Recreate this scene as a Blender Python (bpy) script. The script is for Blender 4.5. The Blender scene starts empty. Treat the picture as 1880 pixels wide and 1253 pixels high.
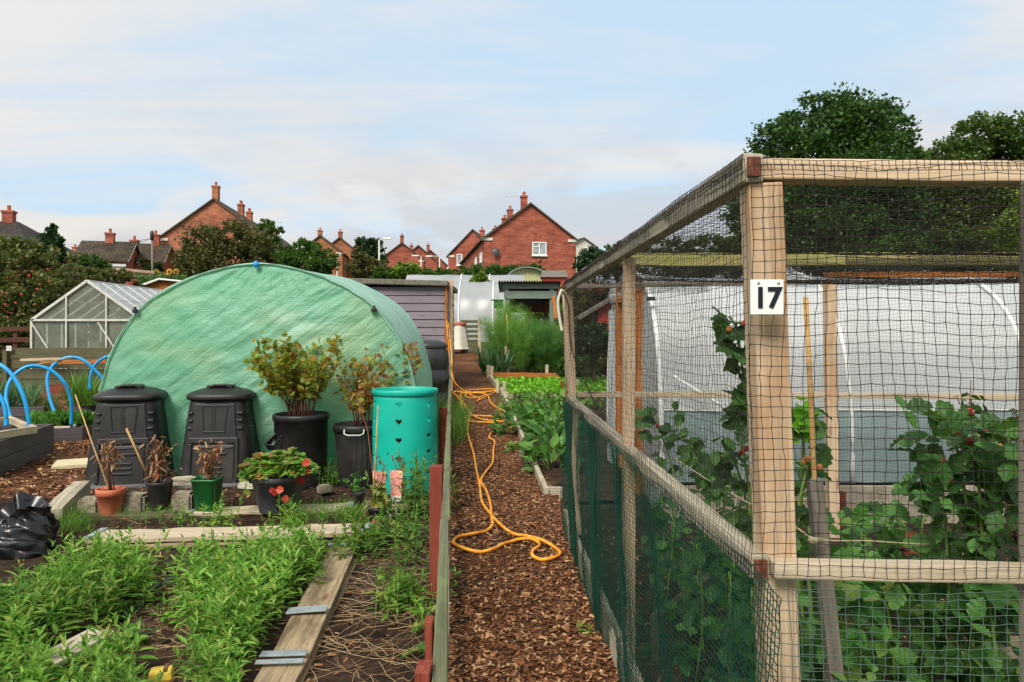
import bpy, math, random
import numpy as np
from mathutils import Vector, Matrix

rng = np.random.default_rng(11)
random.seed(11)
SC = bpy.context.scene
COL = SC.collection
R = math.radians
PI = math.pi
F, CX, HY, H = 1350.0, 940.0, 615.0, 1.45      # focal length and horizon measured on the photograph, eye height

# ---------------------------------------------------------------- places
GY = [-50, 9, 15, 20, 27, 35, 50, 62, 110, 200, 600, 3000]
GZ = [0, 0, .13, .38, .9, 1.6, 3.3, 4.5, 7.5, 11, 22, 60]


def gz(y):
    return float(np.interp(y, GY, GZ))


def at(px, py, d):
    return Vector(((px - CX) / F * d, d, H - (py - HY) / F * d))


def gp(px, py, dz=0.0):
    a, b = 0.5, 400.0
    for _ in range(60):
        m = (a + b) / 2
        if H - (py - HY) / F * m > gz(m) + dz:
            a = m
        else:
            b = m
    return Vector(((px - CX) / F * a, a, gz(a) + dz))


def gxy(x, y, dz=0.0):
    return Vector((x, y, gz(y) + dz))


# ---------------------------------------------------------------- mesh building
def unit(a):
    a = np.asarray(a, float)
    return a / np.maximum(np.linalg.norm(a, axis=-1, keepdims=True), 1e-9)


class MB:
    def __init__(s):
        s.v, s.f, s.n = [], [], 0

    def add(s, V, Fc, mat=0, smooth=False):
        V = np.asarray(V, float).reshape(-1, 3)
        Fc = np.asarray(Fc, int)
        s.v.append(V)
        s.f.append((Fc + s.n, mat, smooth))
        s.n += len(V)

    def mesh(s, name, origin=None):
        V = np.concatenate(s.v)
        if origin is not None:
            V = V - np.asarray(origin, float)
        me = bpy.data.meshes.new(name)
        loops = np.concatenate([f.ravel() for f, _, _ in s.f])
        tot = np.concatenate([np.full(len(f), f.shape[1]) for f, _, _ in s.f])
        mi = np.concatenate([np.full(len(f), m) for f, m, _ in s.f])
        sm = np.concatenate([np.full(len(f), k) for f, _, k in s.f])
        st = np.concatenate([[0], np.cumsum(tot)[:-1]])
        me.vertices.add(len(V)); me.vertices.foreach_set('co', V.ravel())
        me.loops.add(len(loops)); me.loops.foreach_set('vertex_index', loops.astype(np.int32))
        me.polygons.add(len(tot)); me.polygons.foreach_set('loop_start', st.astype(np.int32))
        me.polygons.foreach_set('material_index', mi.astype(np.int32))
        me.polygons.foreach_set('use_smooth', sm.astype(bool))
        me.update(calc_edges=True)
        me.validate()
        return me

    def build(s, name, mats, parent=None, origin=None, world=True, bevel=0):
        """one linked object; parent: vertices are world coordinates unless world is False"""
        me = s.mesh(name, origin)
        o = bpy.data.objects.new(name, me)
        for m in (mats if isinstance(mats, (list, tuple)) else [mats]):
            me.materials.append(m)
        COL.objects.link(o)
        if origin is not None:
            o.location = origin
        if parent is not None:
            o.parent = parent
            if world:
                o.matrix_parent_inverse = WM[parent.name].inverted()
        WM[o.name] = (WM[parent.name] if parent is not None and not world else Matrix()) @ Matrix.Translation(o.location)
        if bevel:
            b = o.modifiers.new('bevel', 'BEVEL'); b.width = bevel; b.segments = 2; b.limit_method = 'ANGLE'; b.angle_limit = R(40)
        return o


WM = {}


def tag(o, label=None, cat=None, group=None, kind=None):
    if label: o['label'] = label
    if cat: o['category'] = cat
    if group: o['group'] = group
    if kind: o['kind'] = kind
    return o


def thing(name, label, cat, loc=(0, 0, 0), rz=0.0, group=None):
    o = bpy.data.objects.new(name, None)
    o.empty_display_size = 0.1
    COL.objects.link(o)
    o.location = loc
    o.rotation_euler = (0, 0, rz)
    WM[o.name] = Matrix.Translation(Vector(loc)) @ Matrix.Rotation(rz, 4, 'Z')
    return tag(o, label, cat, group)


def copy_tree(o, parent=None):
    c = o.copy()
    COL.objects.link(c)
    c.parent = parent
    for ch in list(o.children):
        copy_tree(ch, c)
    return c


CUBE_F = [[0, 3, 2, 1], [4, 5, 6, 7], [0, 1, 5, 4], [1, 2, 6, 5], [2, 3, 7, 6], [3, 0, 4, 7]]


def frame(d, up=(0, 0, 1)):
    x = Vector(d).normalized()
    u = Vector(up)
    if abs(x.dot(u)) > 0.98:
        u = Vector((0, 1, 0))
    y = u.cross(x).normalized()
    z = x.cross(y)
    return x, y, z


def box(mb, c, s, rz=0.0, mat=0, top=1.0):
    """box centred at c (z = centre); top scales the upper face"""
    hx, hy, hz = s[0] / 2, s[1] / 2, s[2] / 2
    V = np.array([[-hx, -hy, -hz], [hx, -hy, -hz], [hx, hy, -hz], [-hx, hy, -hz],
                  [-hx * top, -hy * top, hz], [hx * top, -hy * top, hz], [hx * top, hy * top, hz], [-hx * top, hy * top, hz]])
    if rz:
        ca, sa = math.cos(rz), math.sin(rz)
        V[:, :2] = V[:, :2] @ np.array([[ca, sa], [-sa, ca]])
    mb.add(V + np.array(c), CUBE_F, mat)


def bar(mb, p0, p1, w, h, mat=0, up=(0, 0, 1)):
    p0, p1 = Vector(p0), Vector(p1)
    x, y, z = frame(p1 - p0, up)
    V = []
    for p in (p0, p1):
        for a, b in ((-1, -1), (1, -1), (1, 1), (-1, 1)):
            V.append(p + y * (a * w / 2) + z * (b * h / 2))
    mb.add([tuple(v) for v in V], [[0, 1, 2, 3], [7, 6, 5, 4], [0, 4, 5, 1], [1, 5, 6, 2], [2, 6, 7, 3], [3, 7, 4, 0]], mat)


def plank(name, p0, p1, w, h, m, parent=None, up=(0, 0, 1), bevel=.003, seg=10, warp=.0015):
    """a timber of its own: built along its own X axis so the grain follows it"""
    p0, p1 = Vector(p0), Vector(p1)
    L = (p1 - p0).length
    x, y, z = frame(p1 - p0, up)
    mb = MB()
    ts = np.linspace(0, L, seg + 1)
    ring = np.array([[-w / 2, -h / 2], [w / 2, -h / 2], [w / 2, h / 2], [-w / 2, h / 2]])
    V = np.zeros((seg + 1, 4, 3))
    wob = rng.normal(0, warp, (seg + 1, 2)).cumsum(0) * .5
    V[:, :, 0] = ts[:, None]
    V[:, :, 1] = ring[None, :, 0] + wob[:, None, 0] + rng.normal(0, warp * .5, (seg + 1, 4))
    V[:, :, 2] = ring[None, :, 1] + wob[:, None, 1] + rng.normal(0, warp * .5, (seg + 1, 4))
    fs = []
    for i in range(seg):
        for k in range(4):
            a, b = i * 4 + k, i * 4 + (k + 1) % 4
            fs.append([a, a + 4, b + 4, b])
    e = seg * 4
    fs += [[0, 1, 2, 3], [e + 3, e + 2, e + 1, e]]
    mb.add(V.reshape(-1, 3), fs)
    o = mb.build(name, m, bevel=bevel)
    mw = Matrix(((x.x, y.x, z.x, p0.x), (x.y, y.y, z.y, p0.y), (x.z, y.z, z.z, p0.z), (0, 0, 0, 1)))
    if parent is not None:
        o.parent = parent
        o.matrix_parent_inverse = WM[parent.name].inverted()
    o.matrix_basis = mw
    WM[o.name] = mw
    return o


def tube(mb, pts, r, n=8, mat=0, cap=True, smooth=True):
    P = np.asarray([tuple(p) for p in pts], float)
    m = len(P)
    r = np.broadcast_to(np.asarray(r, float), (m,))
    T = np.zeros_like(P)
    T[1:-1] = P[2:] - P[:-2]
    T[0], T[-1] = P[1] - P[0], P[-1] - P[-2]
    T = unit(T)
    ref = np.array([0, 0, 1.0]) if abs(T[:, 2]).mean() < .8 else np.array([1.0, 0, 0])
    U = np.cross(T, ref)
    bad = np.linalg.norm(U, axis=1) < .05
    U[bad] = np.cross(T[bad], [0, 1.0, .1])
    U = unit(U)
    W = np.cross(T, U)
    a = np.linspace(0, 2 * PI, n, endpoint=False)
    V = P[:, None] + r[:, None, None] * (np.cos(a)[None, :, None] * U[:, None] + np.sin(a)[None, :, None] * W[:, None])
    i = np.arange(m - 1)[:, None] * n
    k = np.arange(n)[None]
    k2 = (k + 1) % n
    Fq = np.stack([i + k, i + n + k, i + n + k2, i + k2], -1).reshape(-1, 4)
    base = mb.n
    mb.add(V.reshape(-1, 3), Fq, mat, smooth)
    if cap and n > 2:
        mb.f.append((np.array([list(range(base, base + n))]), mat, False))
        mb.f.append((np.array([list(range(base + (m - 1) * n, base + m * n))[::-1]]), mat, False))


def lathe(mb, prof, c=(0, 0, 0), n=32, mat=0, smooth=True, shape=None, squash=(1, 1)):
    """prof: (radius, z) up the outside; shape(angle)->radius factor for squarish rings"""
    a = np.linspace(0, 2 * PI, n, endpoint=False)
    k = np.ones(n) if shape is None else np.array([shape(t) for t in a])
    prof = np.asarray(prof, float)
    V = np.zeros((len(prof), n, 3))
    V[:, :, 0] = prof[:, 0:1] * (np.cos(a) * k)[None] * squash[0]
    V[:, :, 1] = prof[:, 0:1] * (np.sin(a) * k)[None] * squash[1]
    V[:, :, 2] = prof[:, 1:2]
    V += np.array(c)
    i = np.arange(len(prof) - 1)[:, None] * n
    j = np.arange(n)[None]
    j2 = (j + 1) % n
    mb.add(V.reshape(-1, 3), np.stack([i + j, i + j2, i + n + j2, i + n + j], -1).reshape(-1, 4), mat, smooth)


def grid(mb, G, mat=0, smooth=True, flip=False):
    G = np.asarray(G, float)
    a, b = G.shape[:2]
    i = (np.arange(a - 1)[:, None] * b + np.arange(b - 1)[None])
    q = [i, i + b, i + b + 1, i + 1]
    mb.add(G.reshape(-1, 3), np.stack(q[::-1] if flip else q, -1).reshape(-1, 4), mat, smooth)


def wavef(seed, n=7, lo=.6, hi=3.0):
    g = np.random.default_rng(seed)
    k = g.uniform(lo, hi, (n, 2)) * g.choice([-1, 1], (n, 2))
    ph = g.uniform(0, 6.28, n)
    am = g.uniform(.4, 1, n) / n ** .5

    def f(u, v):
        r = 0
        for i in range(n):
            r = r + am[i] * np.sin(k[i, 0] * u * 6.28 + k[i, 1] * v * 6.28 + ph[i])
        return r
    return f


def net(mb, A, B, C, D, cell, r, seed=0, wob=.004, out=.006, mat=0, cellv=None, fn=None, knot=0):
    """a knotted net between corners A-B-C-D (A to B = u, A to D = v): every thread is a thin three-sided tube"""
    A, B, C, D = [np.array(tuple(x), float) for x in (A, B, C, D)]
    nu = max(2, int(np.linalg.norm(B - A) / cell))
    nv = max(2, int(np.linalg.norm(D - A) / (cellv or cell)))
    u = np.linspace(0, 1, nu + 1)[:, None, None]
    v = np.linspace(0, 1, nv + 1)[None, :, None]
    G = A * (1 - u) * (1 - v) + B * u * (1 - v) + C * u * v + D * (1 - u) * v
    ud, vd = unit(B - A), unit(D - A)
    n = unit(np.cross(ud, vd))
    w1, w2, w3 = wavef(seed), wavef(seed + 1), wavef(seed + 2, lo=.5, hi=2)
    g = np.random.default_rng(seed)
    su, sv = np.linalg.norm(B - A), np.linalg.norm(D - A)
    G = G + ud * (w1(u * su, v * sv) * wob) + vd * (w2(u * su, v * sv) * wob) + n * (w3(u * su, v * sv) * out)
    G = G + g.normal(0, cell * .05, G.shape)
    if fn is not None:
        G = fn(G, u, v)
    if knot:
        O = np.array([[1, 0, 0], [-1, 0, 0], [0, 1, 0], [0, -1, 0], [0, 0, 1], [0, 0, -1]]) * knot
        K = G.reshape(-1, 1, 3) + O[None]
        fo = np.array([[0, 2, 4], [2, 1, 4], [1, 3, 4], [3, 0, 4], [2, 0, 5], [1, 2, 5], [3, 1, 5], [0, 3, 5]])
        mb.add(K.reshape(-1, 3), (np.arange(len(K))[:, None, None] * 6 + fo[None]).reshape(-1, 3), mat, True)
    for ax, side in ((0, vd), (1, ud)):
        P = G if ax == 0 else np.swapaxes(G, 0, 1)
        m, l = P.shape[:2]
        offs = np.array([[1, 0], [-.5, .87], [-.5, -.87]]) * r
        V = P[:, :, None] + offs[None, None, :, 0:1] * n + offs[None, None, :, 1:2] * side
        i = (np.arange(m - 1)[:, None, None] * l + np.arange(l)[None, :, None]) * 3
        k = np.arange(3)[None, None]
        k2 = (k + 1) % 3
        q = np.stack([i + k, i + l * 3 + k, i + l * 3 + k2, i + k2], -1).reshape(-1, 4)
        mb.add(V.reshape(-1, 3), q, mat, True)


# ---------------------------------------------------------------- leaves
def tmpl(V, Fc):
    return np.array(V, float), np.array(Fc, int)


LANCE = tmpl([(0, 0, 0), (.38, 0, -.01), (.75, 0, -.05), (1, 0, -.14), (.3, .13, .05), (.3, -.13, .05), (.68, .1, .0), (.68, -.1, .0)],
             [(0, 5, 1), (0, 1, 4), (5, 7, 2), (5, 2, 1), (4, 1, 2), (4, 2, 6), (7, 3, 2), (6, 2, 3)])
DIAM = tmpl([(0, 0, 0), (.5, .3, .08), (1, 0, 0), (.5, -.3, .08)], [(0, 3, 2), (0, 2, 1)])
_o = [(0, 0), (-.08, .22), (.12, .42), (.3, .34), (.42, .5), (.6, .36), (.75, .3), (.86, .14), (1, 0)]
_ol = [(x, y, -.10 * x * x + .1 * abs(y)) for x, y in _o] + [(x, -y, -.10 * x * x + .1 * abs(y)) for x, y in _o[-2:0:-1]]
LOBED = tmpl([(.42, 0, -.06)] + _ol, [(0, 1 + (i + 1) % len(_ol), 1 + i) for i in range(len(_ol))])
_e = [(0, 0), (.12, .16), (.22, .2), (.38, .31), (.5, .3), (.66, .24), (.8, .13), (1, 0)]
_el = [(x, y, -.2 * x * x + .18 * abs(y)) for x, y in _e] + [(x, -y, -.2 * x * x + .18 * abs(y)) for x, y in _e[-2:0:-1]]
OVATE = tmpl([(.3, 0, -.04), (.65, 0, -.11)] + _el, [])
_n = len(_el)
OVATE = (OVATE[0], np.array([(0 if ((_el[i][0] + _el[(i + 1) % _n][0]) / 2) < .45 else 1, 2 + (i + 1) % _n, 2 + i) for i in range(_n)] + [(0, 1, 2 + 4), (1, 0, 2 + _n - 4)]))
def _rleaf():
    V = [(i / 8, 0, -.02 - .16 * (i / 8) ** 2) for i in range(9)]
    Fc = []
    for s in (1, -1):
        b = len(V)
        for i in range(9):
            t = i / 8
            w = .40 * math.sin(PI * min(1, t ** .75)) ** .8 * (1.0 if i % 2 else .84)
            V.append((min(1.0, t + .10 * (w > 0) * (1 - t) + (.03 if i % 2 else 0)), s * w, -.16 * t * t + .10 * w + (.035 if i % 2 else -.012)))
        for i in range(8):
            q = [(i, b + i, b + i + 1), (i, b + i + 1, i + 1)]
            Fc += q if s < 0 else [(x, z, y) for x, y, z in q]
    return tmpl(V, Fc)


RLEAF = _rleaf()
STRAP = tmpl([(0, .03, 0), (0, -.03, 0), (.35, .035, .03), (.35, -.035, .03), (.7, .025, .0), (.7, -.025, .0), (1, 0, -.12)],
             [(0, 1, 3), (0, 3, 2), (2, 3, 5), (2, 5, 4), (4, 5, 6)])
CHIP = tmpl([(-.5, -.16, 0), (.45, -.2, .03), (.5, .12, 0), (-.42, .2, .05)], [(0, 1, 2), (0, 2, 3)])


def scatter(mb, T, P, D, N, L, Wd=1.0, mat=0, smooth=False):
    P, D, N = np.asarray(P, float), unit(D), np.asarray(N, float)
    n = len(P)
    if n == 0:
        return
    L = np.broadcast_to(np.asarray(L, float), (n,))
    Wd = np.broadcast_to(np.asarray(Wd, float), (n,))
    Y = np.cross(N, D)
    bad = np.linalg.norm(Y, axis=1) < .05
    Y[bad] = np.cross([.3, .9, .2], D[bad])
    Y = unit(Y)
    Z = np.cross(D, Y)
    V, Fc = T
    W = P[:, None] + L[:, None, None] * (V[None, :, 0:1] * D[:, None] + V[None, :, 1:2] * Wd[:, None, None] * Y[:, None] + V[None, :, 2:3] * Z[:, None])
    Fa = (np.arange(n)[:, None, None] * len(V) + Fc[None]).reshape(-1, Fc.shape[1])
    mb.add(W.reshape(-1, 3), Fa, mat, smooth)


def rdir(n, up=0.0):
    d = rng.normal(size=(n, 3))
    d = unit(d)
    d[:, 2] += up
    return unit(d)


# ---------------------------------------------------------------- materials
def C(h):
    h = h.lstrip('#')
    r = [int(h[i:i + 2], 16) / 255 for i in (0, 2, 4)]
    return tuple(c / 12.92 if c <= .04045 else ((c + .055) / 1.055) ** 2.4 for c in r) + (1,)


class NT:
    def __init__(s, name):
        s.m = bpy.data.materials.new(name)
        s.m.use_nodes = True
        s.t = s.m.node_tree
        s.t.nodes.clear()
        s.out = s.n('ShaderNodeOutputMaterial')

    def n(s, typ, **kw):
        nd = s.t.nodes.new(typ)
        for k, v in kw.items():
            if k.startswith('i_'):
                nd.inputs[k[2:].replace('_', ' ')].default_value = v
            else:
                setattr(nd, k, v)
        return nd

    def l(s, a, b):
        s.t.links.new(a, b)

    def coord(s, scale=(1, 1, 1), kind='Object', rand=True):
        tc = s.n('ShaderNodeTexCoord')
        src = tc.outputs[kind]
        if rand:
            oi = s.n('ShaderNodeObjectInfo')
            mul = s.n('ShaderNodeVectorMath', operation='SCALE')
            mul.inputs[0].default_value = (17, 23, 31)
            s.l(oi.outputs['Random'], mul.inputs['Scale'])
            ad = s.n('ShaderNodeVectorMath', operation='ADD')
            s.l(src, ad.inputs[0]); s.l(mul.outputs[0], ad.inputs[1])
            src = ad.outputs[0]
        mp = s.n('ShaderNodeMapping')
        mp.inputs['Scale'].default_value = scale
        s.l(src, mp.inputs['Vector'])
        return mp.outputs[0]

    def noise(s, vec, scale, detail=5, rough=.55, dist=0):
        nd = s.n('ShaderNodeTexNoise')
        nd.inputs['Scale'].default_value = scale
        nd.inputs['Detail'].default_value = detail
        nd.inputs['Roughness'].default_value = rough
        nd.inputs['Distortion'].default_value = dist
        s.l(vec, nd.inputs['Vector'])
        return nd.outputs['Fac']

    def ramp(s, fac, cols, lo=.3, hi=.7):
        nd = s.n('ShaderNodeValToRGB')
        cr = nd.color_ramp
        k = len(cols)
        while len(cr.elements) < k:
            cr.elements.new(.5)
        for i, c in enumerate(cols):
            cr.elements[i].position = lo + (hi - lo) * i / max(1, k - 1)
            cr.elements[i].color = C(c) if isinstance(c, str) else c
        s.l(fac, nd.inputs['Fac'])
        return nd.outputs['Color']

    def mix(s, a, b, fac, mode='MIX'):
        nd = s.n('ShaderNodeMix', data_type='RGBA', blend_type=mode)
        for sock, v in ((nd.inputs[0], fac), (nd.inputs[6], a), (nd.inputs[7], b)):
            if isinstance(v, (int, float)):
                sock.default_value = v
            elif isinstance(v, str):
                sock.default_value = C(v)
            elif isinstance(v, tuple):
                sock.default_value = v
            else:
                s.l(v, sock)
        return nd.outputs[2]

    def bump(s, h, strength=.4, dist=.01):
        nd = s.n('ShaderNodeBump')
        nd.inputs['Strength'].default_value = strength
        nd.inputs['Distance'].default_value = dist
        s.l(h, nd.inputs['Height'])
        return nd.outputs[0]

    def pbr(s, col, rough=.6, normal=None, spec=.4, metal=0, trans=0, coat=0):
        p = s.n('ShaderNodeBsdfPrincipled')
        if isinstance(col, (str, tuple)):
            p.inputs['Base Color'].default_value = C(col) if isinstance(col, str) else col
        else:
            s.l(col, p.inputs['Base Color'])
        if isinstance(rough, (int, float)):
            p.inputs['Roughness'].default_value = rough
        else:
            s.l(rough, p.inputs['Roughness'])
        p.inputs['Specular IOR Level'].default_value = spec
        p.inputs['Metallic'].default_value = metal
        p.inputs['Transmission Weight'].default_value = trans
        p.inputs['Coat Weight'].default_value = coat
        if normal is not None:
            s.l(normal, p.inputs['Normal'])
        return p.outputs[0]

    def translucent(s, sh, col, fac, normal=None):
        t = s.n('ShaderNodeBsdfTranslucent')
        if isinstance(col, (str, tuple)):
            t.inputs[0].default_value = C(col) if isinstance(col, str) else col
        else:
            s.l(col, t.inputs[0])
        if normal is not None:
            s.l(normal, t.inputs['Normal'])
        mx = s.n('ShaderNodeMixShader')
        mx.inputs[0].default_value = fac
        s.l(sh, mx.inputs[1]); s.l(t.outputs[0], mx.inputs[2])
        return mx.outputs[0]

    def done(s, sh):
        s.l(sh, s.out.inputs['Surface'])
        return s.m


def m_plain(name, cols, scale=8, rough=.6, bump=.15, spec=.4, metal=0, detail=6, bscale=None, bdist=.004, coat=0):
    """gently uneven colour and surface"""
    t = NT(name)
    v = t.coord()
    cols = [cols] if isinstance(cols, str) else list(cols)
    f = t.noise(v, scale, detail)
    col = t.ramp(f, cols) if len(cols) > 1 else cols[0]
    nb = t.noise(v, bscale or scale * 4, 4)
    return t.done(t.pbr(col, rough, t.bump(nb, bump, bdist), spec, metal, coat=coat))


def m_wood(name, cols, stain=None, rough=.75, grain=30, along=.6, stainamt=.5):
    """grain along local X, knots and stains"""
    t = NT(name)
    v = t.coord((along, grain, grain))
    f = t.noise(v, 1.6, 6, .6, .6)
    v2 = t.coord((1.2, 4, 4))
    f2 = t.noise(v2, 2.0, 4, .6, .4)
    col = t.ramp(f, cols, .25, .75)
    v3 = t.coord((.5, grain * 2.2, grain * 2.2))
    f3 = t.noise(v3, 3, 3, .6)
    col = t.mix(col, t.ramp(f3, ['#3a3028', '#ffffff'], .28, .5), .45, 'MULTIPLY')
    if stain:
        col = t.mix(col, stain, t.ramp(f2, [(0, 0, 0, 1), (stainamt, stainamt, stainamt, 1)], .48, .68))
    vo = t.n('ShaderNodeTexVoronoi')
    vo.inputs['Scale'].default_value = 1
    t.l(t.coord((2.2, 8, 8)), vo.inputs['Vector'])
    col = t.mix(col, '#5a3420', t.ramp(vo.outputs['Distance'], [(.75, .75, .75, 1), (0, 0, 0, 1)], .06, .17))
    return t.done(t.pbr(col, rough, t.bump(f3, .35, .004), .25))


def m_leaf(name, cols, rough=.5, trans=.35, spec=.35, tint='#8fc040'):
    t = NT(name)
    g = t.n('ShaderNodeNewGeometry')
    col = t.ramp(g.outputs['Random Per Island'], cols, 0, 1)
    v = t.coord()
    f = t.noise(v, 1.7, 3)
    col = t.mix(col, t.ramp(f, ['#858878', '#ffffff'], .36, .62), .65, 'MULTIPLY')
    sh = t.pbr(col, rough, None, spec)
    return t.done(t.translucent(sh, t.mix(col, tint, .35), trans))


def m_island(name, cols, rough=.8, spec=.2):
    t = NT(name)
    g = t.n('ShaderNodeNewGeometry')
    col = t.ramp(g.outputs['Random Per Island'], cols, 0, 1)
    return t.done(t.pbr(col, rough, None, spec))


def m_brick(name, c1, c2, mortar, scale=1.0):
    t = NT(name)
    tc = t.n('ShaderNodeTexCoord')
    sx = t.n('ShaderNodeSeparateXYZ')
    t.l(tc.outputs['Object'], sx.inputs[0])
    ad = t.n('ShaderNodeMath', operation='ADD')
    t.l(sx.outputs[0], ad.inputs[0]); t.l(sx.outputs[1], ad.inputs[1])
    cb = t.n('ShaderNodeCombineXYZ')
    t.l(ad.outputs[0], cb.inputs[0]); t.l(sx.outputs[2], cb.inputs[1])
    b = t.n('ShaderNodeTexBrick')
    b.inputs['Scale'].default_value = scale
    b.inputs['Brick Width'].default_value = .225
    b.inputs['Row Height'].default_value = .075
    b.inputs['Mortar Size'].default_value = .008
    b.inputs['Bias'].default_value = -.1
    for k, c in (('Color1', c1), ('Color2', c2), ('Mortar', mortar)):
        b.inputs[k].default_value = C(c)
    t.l(cb.outputs[0], b.inputs['Vector'])
    v = t.coord((1, 1, 2.5))
    f = t.noise(v, .8, 6, .65)
    col = t.mix(b.outputs['Color'], t.ramp(f, ['#9a8f88', '#ffffff'], .3, .62), .8, 'MULTIPLY')
    v3 = t.coord((.6, .6, 6))
    col = t.mix(col, t.ramp(t.noise(v3, 2.2, 4), ['#7a6058', '#ffffff', '#ffe0d0'], .3, .68), .5, 'MULTIPLY')
    return t.done(t.pbr(col, .85, t.bump(b.outputs['Fac'], -.3, .01), .2))


def m_tiles(name, c1, c2):
    """roof tiles: courses along local slope"""
    t = NT(name)
    tc = t.n('ShaderNodeTexCoord')
    b = t.n('ShaderNodeTexBrick')
    b.inputs['Brick Width'].default_value = .3
    b.inputs['Row Height'].default_value = .33
    b.inputs['Mortar Size'].default_value = .025
    b.inputs['Scale'].default_value = 1
    for k, c in (('Color1', c1), ('Color2', c2), ('Mortar', '#2a241e')):
        b.inputs[k].default_value = C(c)
    mp = t.n('ShaderNodeMapping')
    t.l(tc.outputs['UV'], mp.inputs['Vector'])
    t.l(mp.outputs[0], b.inputs['Vector'])
    f = t.noise(t.coord(), .9, 6, .7)
    col = t.mix(b.outputs['Color'], t.ramp(f, ['#80786a', '#ffffff'], .3, .65), .8, 'MULTIPLY')
    return t.done(t.pbr(col, .8, t.bump(b.outputs['Fac'], -.5, .03), .25))


def m_glass(name, tint, fac, rough=.15, dirt='#b8b8a8', dirtamt=.25):
    """old glazing: partly clear, partly mirror, partly dirty film"""
    t = NT(name)
    tr = t.n('ShaderNodeBsdfTransparent')
    tr.inputs[0].default_value = C(tint)
    v = t.coord()
    f = t.noise(v, 2.5, 6, .65)
    p = t.pbr(dirt, rough, None, .6)
    fres = t.n('ShaderNodeMath', operation='MULTIPLY_ADD')
    t.l(f, fres.inputs[0]); fres.inputs[1].default_value = dirtamt; fres.inputs[2].default_value = fac
    mx = t.n('ShaderNodeMixShader')
    t.l(fres.outputs[0], mx.inputs[0]); t.l(tr.outputs[0], mx.inputs[1]); t.l(p, mx.inputs[2])
    return t.done(mx.outputs[0])


def m_sheet(name, cols, trans=.45, rough=.35, clear=.0, scale=2.0, bump=.4, bdist=.02, stretch=(1, 1, 1), bscale=5, weave=0, tcol=None, inside_light=None, streak=None):
    """polythene cover: part reflecting, part letting light through"""
    t = NT(name)
    v = t.coord(stretch)
    f = t.noise(v, scale, 5, .6, .5)
    col = t.ramp(f, cols, .3, .7)
    if inside_light:  # yellowish patches paint the plants and sunlight inside onto the sheet colour
        col = t.mix(col, inside_light, t.ramp(t.noise(t.coord((.8, 1, 1)), 1.1, 3, .5, .3), [(0, 0, 0, 1), (.55, .55, .55, 1)], .52, .68))
    h = t.noise(v, bscale, 6, .6, 1.2)
    if streak:
        mp = t.n('ShaderNodeMapping'); mp.inputs['Rotation'].default_value = (0, streak[0], 0)
        t.l(t.coord(), mp.inputs['Vector'])
        mp2 = t.n('ShaderNodeMapping'); mp2.inputs['Scale'].default_value = streak[1]
        t.l(mp.outputs[0], mp2.inputs['Vector'])
        h2 = t.noise(mp2.outputs[0], 1, 5, .6, .8)
        ad = t.n('ShaderNodeMath', operation='MULTIPLY_ADD')
        t.l(h2, ad.inputs[0]); ad.inputs[1].default_value = 1.4; t.l(h, ad.inputs[2])
        h = ad.outputs[0]
    if weave:
        w = t.n('ShaderNodeTexBrick')
        w.offset = 0
        w.inputs['Scale'].default_value = 1
        w.inputs['Brick Width'].default_value = weave
        w.inputs['Row Height'].default_value = weave
        w.inputs['Mortar Size'].default_value = weave * .12
        tc = t.n('ShaderNodeTexCoord')
        sp = t.n('ShaderNodeSeparateXYZ')
        t.l(tc.outputs['Object'], sp.inputs[0])
        ad = t.n('ShaderNodeMath', operation='ADD')
        t.l(sp.outputs[0], ad.inputs[0]); t.l(sp.outputs[1], ad.inputs[1])
        cb = t.n('ShaderNodeCombineXYZ')
        t.l(ad.outputs[0], cb.inputs[0]); t.l(sp.outputs[2], cb.inputs[1])
        t.l(cb.outputs[0], w.inputs['Vector'])
        col = t.mix(col, t.mix('#ffffff', '#c8e0d0', w.outputs['Fac']), .6, 'MULTIPLY')
    nb = t.bump(h, bump, bdist)
    sh = t.translucent(t.pbr(col, rough, nb, .5), col if tcol is None else tcol, trans, nb)
    if clear:
        tr = t.n('ShaderNodeBsdfTransparent')
        tr.inputs[0].default_value = C('#e8f0ee')
        mx = t.n('ShaderNodeMixShader')
        mx.inputs[0].default_value = clear
        t.l(sh, mx.inputs[1]); t.l(tr.outputs[0], mx.inputs[2])
        sh = mx.outputs[0]
    return t.done(sh)


def m_ground(name, cols, scale, big=None, bump=.8, bdist=.03, rough=.95):
    t = NT(name)
    v = t.coord(rand=False)
    f = t.noise(v, scale, 10, .7)
    col = t.ramp(f, cols, .3, .7)
    if big:
        col = t.mix(col, t.ramp(t.noise(v, big[1], 5, .6), big[0], .38, .62), .7, 'MULTIPLY')
    return t.done(t.pbr(col, rough, t.bump(t.noise(v, scale * 1.3, 8, .7), bump, bdist), .15))


MT = {}

# ================================================================ materials of the place
WOOD = m_wood('fresh_softwood', ['#b1967a', '#c9b090', '#dac4a6'], '#a8764a', stainamt=.7)
WOODG = m_wood('weathered_softwood', ['#8d8372', '#b0a48d', '#c6bba4'], '#6f6a58', stainamt=.6)
WOODP = m_wood('scaffold_board', ['#6f5f48', '#a08c6c', '#b9a684'], '#54452f', stainamt=.8, grain=44)
WOODT = m_wood('pale_timber', ['#a39078', '#bfae93', '#cdbda2'], '#857560', stainamt=.5)
WOODGREY = m_wood('grey_stake', ['#5e564c', '#7d7366', '#958a7a'], '#4a443c')
MOSSY = m_wood('mossy_rail', ['#4e5239', '#64664b', '#78775a'], '#6d7a4a', stainamt=.8)
REDWOOD = m_wood('red_stained_timber', ['#6a2a1e', '#823c2b', '#935040'], '#55291f', stainamt=.4)
ORWOOD = m_wood('orange_timber', ['#8a5226', '#a9672f', '#bf7c3f'], '#6d401f')
SLEEPER = m_wood('old_sleeper', ['#454332', '#5c583f', '#6b674c'], '#3f4630', stainamt=.6)
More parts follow.
